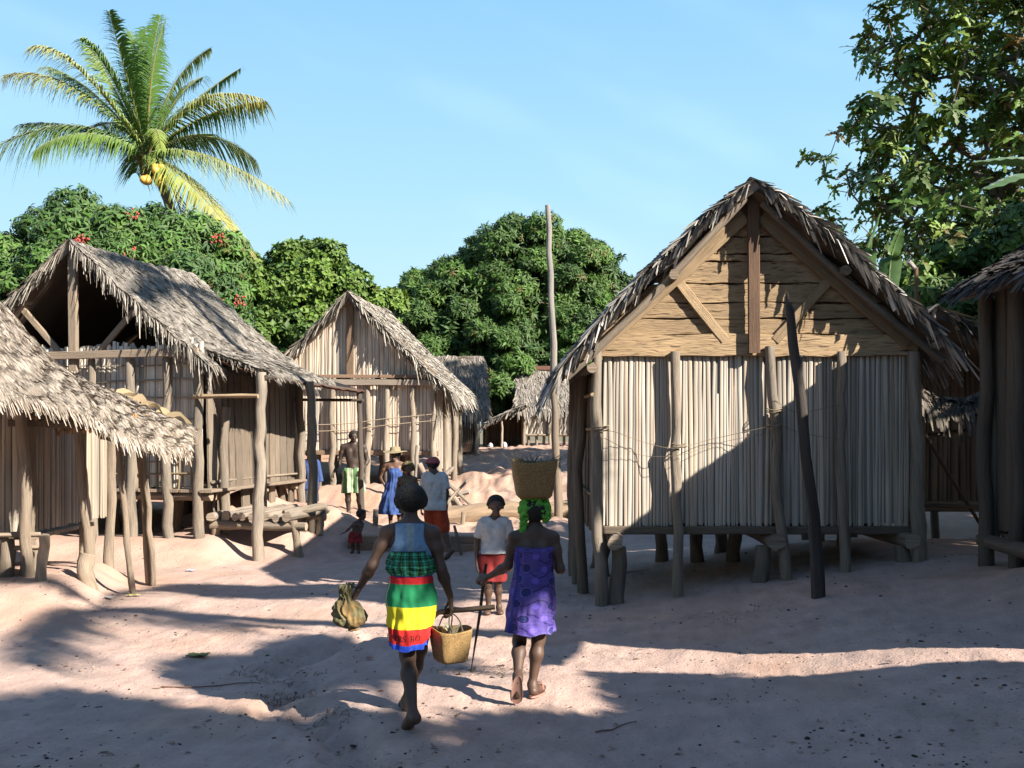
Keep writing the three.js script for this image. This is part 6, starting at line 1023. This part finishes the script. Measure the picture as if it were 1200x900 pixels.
{
  const y = 0.385 + G(-0.7, -7.3), r = thing('hand_basket', 'small woven straw basket hanging from the striped woman\'s hand', 'basket', [-0.425, y, -7.38], 0.5);
  const bw = basket(r, 'bowl', 0.225, 0.093, 0.132, 0.9);
  for (const k of [-1, 1]) rope(bw, [[-0.05, 0.21, 0.10 * k], [-0.035, 0.30, 0.05 * k], [0, 0.335, 0.01 * k], [0.035, 0.30, 0.05 * k], [0.05, 0.21, 0.10 * k]], 0.005, [0.10, 0.08, 0.06], 'handle');
  const gb = new GB(), R = rng(71); for (let k = 0; k < 14; k++) { const a = R() * 6.28, q = 0.07 * R(); gb.leafStrip([[Math.cos(a) * q, 0.17, Math.sin(a) * q], [Math.cos(a) * (q + 0.03), 0.225, Math.sin(a) * (q + 0.03)], [Math.cos(a) * (q + 0.07), 0.24 + 0.03 * R(), Math.sin(a) * (q + 0.07)]], [0.012, 0.018, 0.004], [Math.sin(a), 0, -Math.cos(a)], mulc([0.55, 0.50, 0.34], 0.7 + 0.5 * R())); } gb.mesh('contents', M.thatch, r, 'stuff');
}
// ---- woman in the purple wrap with a basket on her head
{
  const O = [0.14, G(0.14, -8.0), -8.0], r = thing('person', 'woman in a purple printed wrap carrying a big basket on her head', 'person', O);
  const J = { head: [0.03, 1.375, -0.02], neck: [0.03, 1.265, 0.0], shL: [-0.125, 1.205, 0.0], shR: [0.172, 1.205, 0], elL: [-0.172, 0.99, -0.02], elR: [0.222, 0.965, 0.0], wrL: [-0.325, 0.885, -0.14], wrR: [0.17, 1.02, -0.22], pelvis: [0.02, 0.83, 0], hipL: [-0.055, 0.765, 0], hipR: [0.095, 0.765, 0], knL: [-0.085, 0.42, -0.02], knR: [0.06, 0.43, -0.06], anL: [-0.098, 0.215, 0.24], anR: [0.012, 0.095, -0.02], heL: [-0.098, 0.205, 0.285], heR: [0.015, 0.055, 0.02], toL: [-0.108, 0.03, 0.20], toR: [0.085, 0.045, -0.16], cbL: [0, 0.3, 1], cbR: [0, 0.1, 1], fnL: [0, 0.2, 1] };
  human(r, J, { s: 0.93, fat: 0.88, skin: [0.12, 0.064, 0.043], face: [-0.05, -0.05, -1], cell: 0.009, hcell: 0.005, hairSize: 0.016, hairline: 0.02, nape: 0.04, handL: { d: [-0.75, -0.1, -0.6], n: [0.5, -0.6, -0.6], side: 1, curl: 1.15, tc: 0.9 }, handR: { d: [-0.2, 0.6, -0.75], n: [-0.8, 0, 0.2], side: 1, curl: 0.6 } });
  clothTube(r, 'wrap_dress', [[1.145, 0.025, 0, 0.146, 0.112], [1.10, 0.025, 0, 0.150, 0.12], [0.98, 0.022, 0, 0.142, 0.115], [0.86, 0.02, 0.0, 0.158, 0.145], [0.74, 0.012, 0.01, 0.172, 0.165], [0.62, 0.0, 0.01, 0.178, 0.18], [0.505, -0.004, 0.01, 0.186, 0.19]], fabric(printTex, 0.7), { fold: 0.014, fy: 2.4, seed: 15, hem: (t, a) => t > 0.8 ? (t - 0.8) * 0.06 * n2(a * 0.9, 9) : (t < 0.06 ? -0.01 * Math.cos(a) : 0), foldAt: (t) => 0.5 + 0.5 * t });
  // green head cloth wound as a ring
  const gc = (x, y, z) => mulc([0.16, 0.58, 0.06], 0.75 + 0.55 * (0.5 + 0.5 * n3(x * 26, y * 26, z * 26)));
  garment(r, 'head_cloth', (x, y, z) => { const a = x - 0.03, b = y - 1.40, c = z + 0.02, nn = 0.014 * n3(x * 21, y * 21, z * 21) + 0.007 * n3(x * 50, y * 50, z * 50); const shell = Math.hypot(a * 0.95, (b - 0.02) * 0.92, c * 0.95) - 0.112 - nn, hole = Math.hypot(a * 1.35, (b + 0.045) * 0.75, (c - 0.12) * 0.7) - 0.066 - nn * 0.6; const cap = Math.max(shell, b - 0.105, -b - 0.035 - 0.05 * sm(0, -0.08, a) - nn, -hole); const tail = Math.hypot(a + 0.082 - 0.12 * (b + 0.06), Math.max(0, Math.abs(b + 0.075) - 0.06), c - 0.05) - 0.026 - nn, t2 = Math.hypot(a - 0.086, Math.max(0, Math.abs(b + 0.02) - 0.03), c - 0.045) - 0.03 - nn; return Math.min(cap, tail, t2); }, [-0.14, 1.2, -0.2], [0.2, 1.56, 0.17], 0.006, MS.cloth, gc);
  const sole = (name, he, to, nrm, col) => { const gb = new GB(), fd = vnorm(vsub(to, he)), fl = vnorm(vcross(fd, nrm)), N = 22, T = [], Bq = []; const cA = vadd(he, fd, -0.04), L = Math.hypot(...vsub(to, he)) + 0.065; for (let k = 0; k < N; k++) { const a = k / N * 6.283, t = 0.5 - 0.5 * Math.cos(a), w = (0.034 + 0.012 * t) * Math.sign(Math.sin(a)) * Math.pow(Math.abs(Math.sin(a)), 0.7), p = vadd(vadd(cA, fd, t * L), fl, w); T.push(gb.v(...vadd(p, nrm, 0.008), col)); Bq.push(gb.v(...vadd(p, nrm, -0.008), col)); } for (let k = 0; k < N; k++) { const q = (k + 1) % N; gb.quad(T[k], T[q], Bq[q], Bq[k]); } for (let k = 1; k < N - 1; k++) { gb.tri(T[0], T[k], T[k + 1]); gb.tri(Bq[0], Bq[k + 1], Bq[k]); } return gb.mesh(name, MS.skin, r); };
  const sand = sole('sandal', vadd(J.heL, [0, 0, 0.034]), vadd(J.toL, [0, 0, 0.026]), vnorm([0, 0.25, 1]), [0.55, 0.30, 0.235]), sand2 = sole('sandal', vadd(J.heR, [0, -0.036, 0]), vadd(J.toR, [0, -0.03, 0]), [0, 1, 0], [0.50, 0.24, 0.19]);
  rope(sand2, [[0.03, 0.05, -0.11], [0.05, 0.09, -0.115], [0.085, 0.095, -0.09], [0.10, 0.045, -0.07]], 0.006, [0.5, 0.2, 0.16], 'sandal_strap');
  const b = thing('head_basket', 'big woven basket of twigs balanced on the purple-wrapped woman\'s head', 'basket', [0.165, O[1] + 1.50, -8.02], 0.1);
  basket(b, 'bowl', 0.275, 0.125, 0.172, 0.8);
  const R = rng(73), gb = new GB();
  for (let k = 0; k < 46; k++) { const a = R() * 6.28, q = 0.13 * Math.sqrt(R()), L = 0.06 + 0.14 * R() * R(), c = R() < 0.4 ? [0.10, 0.12, 0.05] : [0.16, 0.12, 0.07], b2 = a + (R() - 0.5); gb.tube([[Math.cos(a) * q, 0.16, Math.sin(a) * q], [Math.cos(a) * (q + 0.02), 0.25, Math.sin(a) * (q + 0.02)], [Math.cos(b2) * (q + L), 0.28 + 0.07 * R(), Math.sin(b2) * (q + L)]], [0.003, 0.003, 0.0015], 4, c); }
  gb.mesh('twigs', M.plain, b, 'stuff');
  const d = new THREE.Mesh(new THREE.CylinderGeometry(0.15, 0.14, 0.03, 24), new THREE.MeshStandardMaterial({ color: new THREE.Color(0.06, 0.045, 0.03), roughness: 1 })); d.position.y = 0.19; d.name = 'contents'; b.add(d);
  const st = thing('walking_staff', 'thin dark staff held out to the left by the purple-wrapped woman', 'staff', [-0.215, O[1], -8.2]); new GB().tube([[-0.10, 0.16, 0.05], [-0.06, 0.42, 0.03], [-0.03, 0.62, 0.02], [0.0, 0.88, 0], [0.015, 0.98, -0.01]], [0.003, 0.010, 0.013, 0.014, 0.012], 7, [0.10, 0.065, 0.04], { up: [0, 0, 1], rand: rng(5), wob: 0.1 }).mesh('shaft', M.wood, st);
}
// shared pieces for the farther people
const tee = (r, body, J, s, hem, col, o = {}) => { const f = (x, y, z) => body(x, y, z) - (0.020 + 0.03 * sm(hem + 0.2 * s, hem, y)) * s - 0.005 * n3(x * 11, y * 8, z * 11), cut = (x, y, z) => { let d = 9; const mid = vmix(J.shL, J.shR, 0.5), trunk = Math.max(f(x, y, z), hem - y, y - (mid[1] + 0.085 * s - 0.6 * Math.max(0, 0.07 * s - Math.abs(x - mid[0])) * (z > mid[2] ? 1.3 : 0.4)), Math.abs(x - mid[0]) - 0.19 * s * (o.wide ?? 1)); d = trunk; for (const k of ['L', 'R']) { const a = J['sh' + k], e = vmix(a, J['el' + k], o.sleeve ?? 0.7), ax = vnorm(vsub(e, a)), q = vsub([x, y, z], a), t = vdot(q, ax), L = Math.hypot(...vsub(e, a)), rr = Math.hypot(...vsub(q, ax.map((v) => v * t))); d = Math.min(d, Math.max(rr - lerp(0.060, 0.066, clamp(t / L)) * s, t - L, -t - 0.03 * s)); } return d; }; const pad = 0.3 * s, mid = vmix(J.shL, J.shR, 0.5); return garment(r, 't_shirt', cut, [mid[0] - pad, hem - 0.03, mid[2] - 0.25], [mid[0] + pad, mid[1] + 0.13, mid[2] + 0.25], o.h ?? 0.011, MS.cloth, (x, y, z) => mulc(col, 0.93 + 0.1 * n3(x * 12, y * 12, z * 12)), undefined); };
const shorts = (r, J, s, top, hem, col, o = {}) => { const P = [[J.hipL, 0.112 * s, J.hipR, 0.112 * s], [J.pelvis, 0.11 * s, J.hipL, 0.11 * s]]; for (const k of ['L', 'R']) P.push([J['hip' + k], 0.105 * s, J['kn' + k], (o.flare ?? 0.10) * s]); const f = field(P, 0.03), [mn, mx] = bounds(P, 0.03); return garment(r, 'shorts', (x, y, z) => Math.max(f(x, y, z) - 0.008 * n3(x * 9, y * 5, z * 9), y - top, hem - y + 0.01 * n2(x * 9, 3)), mn, mx, o.h ?? 0.011, MS.cloth, typeof col === 'function' ? col : (x, y, z) => mulc(col, 0.9 + 0.2 * n3(x * 9, y * 9, z * 9))); };
// ---- boy facing the camera
{
  const O = [-0.215, G(-0.215, -11.8), -11.8], r = thing('person', 'boy in a white T-shirt and red shorts facing the camera', 'person', O);
  const J = { head: [0.038, 1.185, 0.02], neck: [0.03, 1.065, 0], shL: [-0.118, 1.005, 0], shR: [0.165, 1.0, 0], elL: [-0.178, 0.78, -0.02], elR: [0.215, 0.78, -0.02], wrL: [-0.178, 0.585, 0.04], wrR: [0.215, 0.60, 0.04], pelvis: [0.005, 0.66, 0], hipL: [-0.068, 0.60, 0], hipR: [0.075, 0.60, 0], knL: [-0.05, 0.33, 0.03], knR: [0.06, 0.34, 0.0], anL: [-0.045, 0.07, 0.0], anR: [0.07, 0.065, -0.02], heL: [-0.045, 0.03, -0.03], heR: [0.07, 0.03, -0.05], toL: [-0.06, 0.022, 0.15], toR: [0.09, 0.022, 0.13], cbL: [0, 0, -1], cbR: [0, 0, -1] };
  const { body } = human(r, J, { s: 0.80, skin: [0.12, 0.064, 0.043], face: [0.05, -0.05, 1], cell: 0.010, hcell: 0.005, head: 0.98, hairSize: 0.010, hairLow: -0.012, eyes: true, fcell: 0.0045, handL: { d: [0, -1, 0.1], n: [0.9, 0, -0.2], side: -1, curl: 0.45 }, handR: { d: [0, -1, 0.1], n: [-0.9, 0, -0.2], side: 1, curl: 0.45 } });
  tee(r, body, J, 0.82, 0.665, [0.72, 0.74, 0.76], { sleeve: 0.75, wide: 0.98 }); shorts(r, J, 0.82, 0.70, 0.355, [0.30, 0.016, 0.018], { flare: 0.115 });
}
// ---- man in orange shorts stepping off the terrace
{
  const O = [-1.25, G(-1.25, -17.4), -17.4], r = thing('person', 'person in a white T-shirt, orange shorts and a pink cap seen from behind', 'person', O);
  const J = { head: [-0.04, 1.53, 0], neck: [-0.02, 1.41, 0.02], shL: [-0.17, 1.34, 0.0], shR: [0.15, 1.34, 0.03], elL: [-0.20, 1.08, -0.02], elR: [0.19, 1.09, 0.08], wrL: [-0.23, 0.87, -0.12], wrR: [0.17, 0.88, 0.0], pelvis: [0.0, 0.92, 0.02], hipL: [-0.08, 0.86, 0.0], hipR: [0.09, 0.86, 0.02], knL: [-0.06, 0.48, -0.10], knR: [0.12, 0.50, 0.04], anL: [-0.05, 0.09, -0.14], anR: [0.27, 0.16, 0.20], heL: [-0.05, 0.04, -0.10], heR: [0.29, 0.16, 0.25], toL: [-0.10, 0.025, -0.33], toR: [0.17, 0.02, 0.17], cbL: [0, 0, 1], cbR: [0.2, 0.3, 1] };
  const { body, hf, f } = human(r, J, { s: 1.02, skin: [0.115, 0.062, 0.042], face: [-0.6, -0.05, -0.8], cell: 0.013, hcell: 0.006, handL: { d: [-0.2, -0.9, -0.3], n: [0.9, 0, 0], side: -1, curl: 0.6 }, handR: { d: [0, -1, -0.1], n: [-0.9, 0, 0], side: 1, curl: 0.6 } });
  tee(r, body, J, 1.02, 0.80, [0.78, 0.79, 0.80], { sleeve: 0.8, h: 0.012 }); shorts(r, J, 1.02, 0.90, 0.42, [0.62, 0.075, 0.012], { flare: 0.12, h: 0.012 });
  garment(r, 'cap', (x, y, z) => { const q = vsub([x, y, z], J.head), b = q[0] * -0.6 + q[2] * -0.8, a = q[1]; return Math.min(Math.max(hf(x, y, z) - 0.022, 0.035 - a), Math.max(Math.hypot(q[0] + 0.075, q[2] + 0.10) - 0.07, Math.abs(a - 0.045 + 0.25 * (b - 0.1)) - 0.007)); }, [-0.25, 1.45, -0.25], [0.15, 1.72, 0.15], 0.007, MS.cloth, [0.42, 0.10, 0.11]);
}
// ---- child with a head cloth, mostly hidden
{
  const O = [-1.90, G(-1.90, -19.2), -19.2], r = thing('person', 'child with an olive head cloth half hidden behind the striped woman\'s head', 'person', O);
  const J = { head: [0.03, 1.20, 0], neck: [0.02, 1.09, 0], shL: [-0.12, 1.03, 0], shR: [0.16, 1.03, 0], elL: [-0.17, 0.81, 0], elR: [0.22, 0.80, 0.02], wrL: [-0.16, 0.62, 0.05], wrR: [0.22, 0.60, 0.06], pelvis: [0.02, 0.69, 0], hipL: [-0.05, 0.63, 0], hipR: [0.09, 0.63, 0], knL: [-0.05, 0.35, 0.01], knR: [0.09, 0.35, 0.01], anL: [-0.05, 0.07, 0], anR: [0.09, 0.07, 0], heL: [-0.05, 0.03, -0.03], heR: [0.09, 0.03, -0.03], toL: [-0.07, 0.022, 0.15], toR: [0.11, 0.022, 0.15], cbL: [0, 0, -1], cbR: [0, 0, -1] };
  const { hf } = human(r, J, { s: 0.82, skin: [0.17, 0.085, 0.05], face: [0.2, 0, 1], cell: 0.014, eyes: true, handL: { d: [0, -1, 0], n: [1, 0, 0], side: -1 }, handR: { d: [0, -1, 0], n: [-1, 0, 0], side: 1 } });
  garment(r, 'head_cloth', (x, y, z) => { const q = vsub([x, y, z], J.head); return Math.max(hf(x, y, z) - 0.035 - 0.008 * n3(x * 22, y * 22, z * 22), q[2] * 0.8 - q[1] * 0.9 - 0.0, -q[1] - 0.02); }, [-0.14, 1.15, -0.17], [0.2, 1.40, 0.17], 0.008, MS.cloth, (x, y, z) => mulc([0.30, 0.24, 0.09], 0.8 + 0.5 * n3(x * 25, y * 25, z * 25)));
  clothTube(r, 'dress', [[1.03, 0.02, 0, 0.115, 0.09], [0.85, 0.02, 0, 0.115, 0.095], [0.68, 0.02, 0, 0.135, 0.12], [0.42, 0.02, 0, 0.16, 0.15]], MS.cloth, { col: [0.22, 0.20, 0.12], seed: 20, n: 40, rows: 16 });
}
// ---- woman in the blue wrap and straw hat
{
  const O = [-2.23, G(-2.23, -20.2), -20.2], r = thing('person', 'woman in a blue wrap dress and a straw hat standing on the terrace', 'person', O);
  const J = { head: [0.02, 1.40, 0.02], neck: [0.01, 1.285, 0], shL: [-0.165, 1.225, 0], shR: [0.185, 1.225, 0], elL: [-0.255, 0.985, -0.03], elR: [0.24, 0.985, -0.03], wrL: [-0.15, 0.79, 0.03], wrR: [0.22, 0.77, 0.05], pelvis: [0.01, 0.82, 0], hipL: [-0.075, 0.765, 0], hipR: [0.095, 0.765, 0], knL: [-0.07, 0.41, 0.02], knR: [0.09, 0.41, 0.01], anL: [-0.07, 0.08, 0], anR: [0.10, 0.08, -0.02], heL: [-0.07, 0.035, -0.03], heR: [0.10, 0.035, -0.05], toL: [-0.10, 0.025, 0.17], toR: [0.13, 0.025, 0.15], cbL: [0, 0, -1], cbR: [0, 0, -1] };
  human(r, J, { s: 0.97, skin: [0.19, 0.095, 0.058], face: [-0.45, -0.06, 0.9], cell: 0.013, eyes: true, handL: { d: [0.3, -0.9, 0.1], n: [0.8, 0.2, 0], side: 1, curl: 0.6 }, handR: { d: [0, -1, 0.1], n: [-0.9, 0, 0], side: 1, curl: 0.5 } });
  clothTube(r, 'wrap_dress', [[1.17, 0.01, 0.0, 0.138, 0.115], [1.08, 0.01, 0.01, 0.142, 0.135], [0.95, 0.01, 0, 0.135, 0.115], [0.80, 0.0, 0, 0.17, 0.15], [0.60, -0.03, 0, 0.21, 0.18], [0.42, -0.05, 0, 0.235, 0.20], [0.30, -0.06, 0, 0.25, 0.21]], MS.cloth, { col: (a, t) => mulc([0.055, 0.125, 0.40], 0.85 + 0.3 * n2(a * 3, t * 4)), fold: 0.022, seed: 31 });
  const gb = new GB(), pr = [[0.0, 0.115], [0.05, 0.112], [0.085, 0.10], [0.095, 0.088], [0.05, 0.03], [0.015, 0.0]], rows = [[0.235, -0.01], [0.225, 0.0], [0.16, 0.008], [0.105, 0.012], [0.10, 0.05], [0.092, 0.085], [0.06, 0.10], [0.0, 0.102]]; let p0; rows.forEach(([q, y], j) => { const row = []; for (let i = 0; i <= 28; i++) { const a = i / 28 * 6.283; row.push(gb.v(J.head[0] + Math.cos(a) * q, J.head[1] + 0.075 + y + (j < 3 ? 0.018 * Math.sin(a * 2 + 1) * (q / 0.23) : 0), J.head[2] + Math.sin(a) * q, mulc([0.40, 0.32, 0.18], 0.85 + 0.3 * n2(i * 1.7, j)))); } if (p0) for (let i = 0; i < 28; i++) gb.quad(p0[i], row[i], row[i + 1], p0[i + 1]); p0 = row; }); gb.mesh('straw_hat', M.thatch, r);
}
// ---- man with striped shorts behind the awning post
{
  const O = [-3.19, G(-3.19, -21.4), -21.4], r = thing('person', 'bare-chested man in green striped shorts behind the thin awning post', 'person', O);
  const J = { head: [0.02, 1.62, 0.02], neck: [0.0, 1.49, 0], shL: [-0.20, 1.42, 0], shR: [0.21, 1.42, 0], elL: [-0.27, 1.12, -0.02], elR: [0.29, 1.14, -0.02], wrL: [-0.38, 0.90, 0.08], wrR: [0.20, 0.96, 0.1], pelvis: [0, 0.96, 0], hipL: [-0.09, 0.90, 0], hipR: [0.10, 0.90, 0], knL: [-0.10, 0.48, 0.03], knR: [0.12, 0.48, 0.01], anL: [-0.09, 0.09, 0], anR: [0.14, 0.09, -0.02], heL: [-0.09, 0.04, -0.03], heR: [0.14, 0.04, -0.05], toL: [-0.13, 0.025, 0.19], toR: [0.19, 0.025, 0.17], cbL: [0, 0, -1], cbR: [0, 0, -1] };
  human(r, J, { s: 1.07, bulk: 1.18, skin: [0.06, 0.036, 0.027], face: [0.2, -0.05, 1], cell: 0.014, eyes: true, handL: { d: [-0.4, -0.85, 0.2], n: [0.8, -0.3, 0], side: -1, curl: 0.8 }, handR: { d: [-0.7, -0.6, 0.2], n: [0, -0.2, -1], side: 1, curl: 0.5 } });  // skin lowered; the shadow he stands in is put into the colour
  shorts(r, J, 1.07, 1.0, 0.50, (x, y, z) => { const a = Math.atan2(x - (x < 0 ? -0.1 : 0.1), z) * 5.2; return Math.sin(a) > 0.1 ? [0.56, 0.58, 0.44] : [0.12, 0.30, 0.10]; }, { flare: 0.125, h: 0.010 });
}
// ---- toddler in red
{
  const O = [-2.66, G(-2.66, -18.15), -18.15], r = thing('person', 'toddler in red shorts leaning beside the slab step', 'person', O);
  const J = { head: [0.10, 0.645, 0.02], neck: [0.065, 0.555, 0], shL: [-0.01, 0.52, 0.03], shR: [0.12, 0.50, -0.02], elL: [-0.10, 0.42, 0.08], elR: [0.10, 0.39, 0.04], wrL: [-0.17, 0.36, 0.06], wrR: [0.04, 0.31, 0.08], pelvis: [-0.01, 0.33, 0], hipL: [-0.05, 0.30, 0.0], hipR: [0.04, 0.30, 0], knL: [-0.05, 0.17, 0.03], knR: [0.04, 0.17, 0.02], anL: [-0.05, 0.045, 0], anR: [0.05, 0.045, 0], heL: [-0.05, 0.022, -0.02], heR: [0.05, 0.022, -0.02], toL: [-0.06, 0.015, 0.09], toR: [0.07, 0.015, 0.09], cbL: [0, 0, -1], cbR: [0, 0, -1] };
  human(r, J, { s: 0.52, fat: 1.1, skin: [0.11, 0.058, 0.04], face: [0.9, -0.1, 0.3], head: 0.78, cell: 0.009, hcell: 0.006, fcell: 0.004, handL: { d: [-0.9, -0.2, 0], n: [0, -1, 0], side: 1, curl: 0.5 }, handR: { d: [-0.6, -0.7, 0.1], n: [-0.5, 0.3, 0], side: 1, curl: 0.5 } });
  shorts(r, J, 0.58, 0.37, 0.175, [0.36, 0.02, 0.025], { flare: 0.13, h: 0.008 });
}
// ---- person in blue behind the awning post
{
  const O = [-4.27, G(-4.27, -22.6), -22.6], r = thing('person', 'person in a blue long-sleeved shirt hidden behind the thick awning post', 'person', O);
  const J = { head: [0.0, 1.36, 0.02], neck: [0.0, 1.245, 0], shL: [-0.15, 1.185, 0], shR: [0.15, 1.185, 0], elL: [-0.17, 0.95, 0], elR: [0.19, 0.95, 0], wrL: [-0.16, 0.74, 0.04], wrR: [0.18, 0.73, 0.04], pelvis: [0, 0.80, 0], hipL: [-0.08, 0.74, 0], hipR: [0.08, 0.74, 0], knL: [-0.08, 0.40, 0.01], knR: [0.08, 0.40, 0.01], anL: [-0.08, 0.08, 0], anR: [0.08, 0.08, 0], heL: [-0.08, 0.035, -0.03], heR: [0.08, 0.035, -0.03], toL: [-0.10, 0.025, 0.16], toR: [0.10, 0.025, 0.16], cbL: [0, 0, -1], cbR: [0, 0, -1] };
  const { body } = human(r, J, { s: 0.93, skin: [0.10, 0.055, 0.038], face: [0, 0, 1], cell: 0.014, eyes: true, handL: { d: [0, -1, 0], n: [1, 0, 0], side: -1 }, handR: { d: [0, -1, 0], n: [-1, 0, 0], side: 1 } });
  const c = [0.05, 0.10, 0.30]; tee(r, body, J, 0.95, 0.62, c, { sleeve: 1.7, h: 0.012 }); shorts(r, J, 0.95, 0.76, 0.36, [0.06, 0.07, 0.12], { h: 0.013 });
}
// ---------------------------------------------------------------- litter on the ground
{
  const R = rng(801);
  // dark seeds, droppings and bits of leaf
  const g = new THREE.IcosahedronGeometry(1, 1); { const a = g.attributes.position; for (let k = 0; k < a.count; k++) { const q = 1 + 0.3 * n3(a.getX(k) * 2, a.getY(k) * 2, a.getZ(k) * 2); a.setXYZ(k, a.getX(k) * q, a.getY(k) * q * 0.6, a.getZ(k) * q); } g.computeVertexNormals(); }
  const spots = []; while (spots.length < 2600) { const d = 4.5 + 20 * R() * R(), x = (R() - 0.5) * d * 1.25, z = -d; const dens = 0.12 + 0.88 * sm(0.05, 0.6, n2(x * 0.6, z * 0.6) + 0.4 * n2(x * 2.1, z * 2.1)); if (R() < dens) spots.push([x, z]); }
  const m = new THREE.InstancedMesh(g, new THREE.MeshStandardMaterial({ roughness: 0.95 }), spots.length), c = new THREE.Color();
  spots.forEach(([x, z], k) => { const s = 0.005 + 0.018 * R() * R() * R(); mat4.compose(V3(x, G(x, z) + s * 0.25, z), quat.setFromEuler(eul.set(0, R() * 6, 0)), V3(s * (1 + R()), s, s)); m.setMatrixAt(k, mat4); const q = R(); m.setColorAt(k, q < 0.55 ? c.setRGB(0.035, 0.025, 0.02) : q < 0.75 ? c.setRGB(0.13, 0.06, 0.035) : c.setRGB(0.30, 0.22, 0.17)); });
  m.name = 'ground_litter'; tag(m, 'scattered dark seeds, crumbs and small stones on the bare earth', 'litter', null, 'stuff'); m.castShadow = true; scene.add(m);
  // dry grass and straw in the rill
  const gb = new GB();
  for (const [cx, cz, n, sp, h] of [[-1.70, -8.05, 90, 0.16, 0.035], [-1.35, -7.45, 60, 0.2, 0.04], [-1.2, -10.3, 80, 0.35, 0.03], [-0.25, -8.85, 130, 0.32, 0.02], [-1.95, -8.75, 60, 0.3, 0.03], [1.2, -9.6, 50, 0.5, 0.015], [2.4, -10.9, 60, 0.45, 0.02], [-4.75, -11.9, 50, 0.4, 0.02], [-0.9, -6.3, 40, 0.4, 0.02]]) for (let k = 0; k < n; k++) {
    const a = R() * 6.28, q = sp * Math.sqrt(R()), x = cx + Math.cos(a) * q * 1.5, z = cz + Math.sin(a) * q * 0.7, y = G(x, z) + 0.003, b = R() * 6.28, L = 0.03 + 0.09 * R(), up = h * R();
    gb.leafStrip([[x, y, z], [x + Math.cos(b) * L * 0.5, y + up, z + Math.sin(b) * L * 0.5], [x + Math.cos(b) * L, y + up * 0.7, z + Math.sin(b) * L]], [0.002, 0.003, 0.001], [Math.sin(b), 0.3, -Math.cos(b)], mulc(R() < 0.5 ? [0.20, 0.14, 0.08] : [0.10, 0.07, 0.045], 0.7 + 0.6 * R()));
  }
  tag(gb.mesh('dry_straw', M.thatch, null, 'stuff'), 'wisps of dry grass and straw caught in the small gully', 'straw', null, 'stuff');
  // fallen leaves
  const lv = new GB();
  for (let k = 0; k < 420; k++) { const d = 4.8 + 13 * R() * R(), x = (R() - 0.5) * d * 1.2, z = -d, y = G(x, z) + 0.004, b = R() * 6.28, L = 0.025 + 0.045 * R(), u = 0.012 * R(), c = mulc(R() < 0.6 ? [0.24, 0.15, 0.09] : R() < 0.5 ? [0.38, 0.26, 0.15] : [0.12, 0.08, 0.06], 0.7 + 0.6 * R()); if (R() > 0.25 + 0.75 * sm(-0.1, 0.5, n2(x * 0.5 + 7, z * 0.5))) continue; lv.leafStrip([[x, y, z], [x + Math.cos(b) * L * 0.5, y + u, z + Math.sin(b) * L * 0.5], [x + Math.cos(b) * L, y + u * 0.4, z + Math.sin(b) * L]], [0.003, 0.011 + 0.008 * R(), 0.002], [Math.sin(b), 0.25 * (R() - 0.5), -Math.cos(b)], c); }
  tag(lv.mesh('fallen_leaves', M.thatch, null, 'stuff'), 'small dry brown leaves scattered over the bare earth', 'leaves', null, 'stuff');
  // twigs
  const tw = [[-2.75, -8.35, 0.75, 0.1, 'long thin twig lying left of the gully'], [0.55, -7.1, 0.4, 0.7, 'short twig on the shaded earth near the foot of the picture'], [-1.3, -10.9, 0.35, -0.5, 'thin twig beside the gully behind the cloth bundle'], [1.5, -14.6, 0.4, 0.2, 'twig beside the left post of the large stilt hut']];
  for (const [x, z, L, a, label] of tw) { const t = thing('twig', label, 'twig', [x, G(x, z) + 0.008, z], a); const n = 5, pts = []; for (let k = 0; k <= n; k++) { const s = k / n * L; const wx = x + Math.cos(a) * s, wz = z - Math.sin(a) * s; pts.push([s, G(wx, wz) - G(x, z) + 0.006 * R(), 0.02 * n2(k, x)]); } new GB().tube(pts, [0.006, 0.006, 0.005, 0.005, 0.004, 0.003], 5, [0.22, 0.12, 0.08]).mesh('shaft', M.plain, t); }
  // scraps
  const scrap = (name, label, cat, x, z, w, col, seed) => { const q = new GB(), r2 = rng(seed), n = 6, T = []; for (let j = 0; j <= n; j++) for (let i = 0; i <= n; i++) { const px = (i / n - 0.5) * w * (1 + 0.3 * r2()), pz = (j / n - 0.5) * w * 0.6 * (1 + 0.3 * r2()); T.push(q.v(px, 0.012 + 0.02 * (0.5 + 0.5 * n2(px * 40 + seed, pz * 40)), pz, mulc(col, 0.85 + 0.3 * r2()))); } for (let j = 0; j < n; j++) for (let i = 0; i < n; i++) { const a = j * 7 + i; q.quad(T[a], T[a + 7], T[a + 8], T[a + 1]); } const m2 = q.mesh(name, M.thatch); m2.position.set(x, G(x, z), z); tag(m2, label, cat); };
  scrap('leaf_scrap', 'crumpled dark green leaf lying in the sun left of the gully', 'leaf', -2.80, -9.5, 0.17, [0.10, 0.13, 0.035], 3);
  scrap('plastic_scrap', 'white and blue plastic scrap in front of the log bench', 'litter', -4.75, -15.75, 0.11, [0.45, 0.55, 0.75], 5);
  scrap('plastic_scrap', 'pale yellow scrap at the foot of the earth bank', 'litter', -4.52, -12.75, 0.13, [0.75, 0.70, 0.25], 7);
  scrap('plastic_scrap', 'white scrap at the foot of the earth bank, left of the yellow one', 'litter', -4.72, -12.45, 0.11, [0.8, 0.78, 0.76], 9);
  scrap('plastic_scrap', 'small red and white scrap on the open sunlit earth', 'litter', -4.25, -9.9, 0.07, [0.65, 0.25, 0.2], 11);
  scrap('plastic_scrap', 'tiny red scrap behind the striped woman', 'litter', -1.25, -9.35, 0.05, [0.6, 0.12, 0.08], 13);
}
renderer.render(scene, camera);
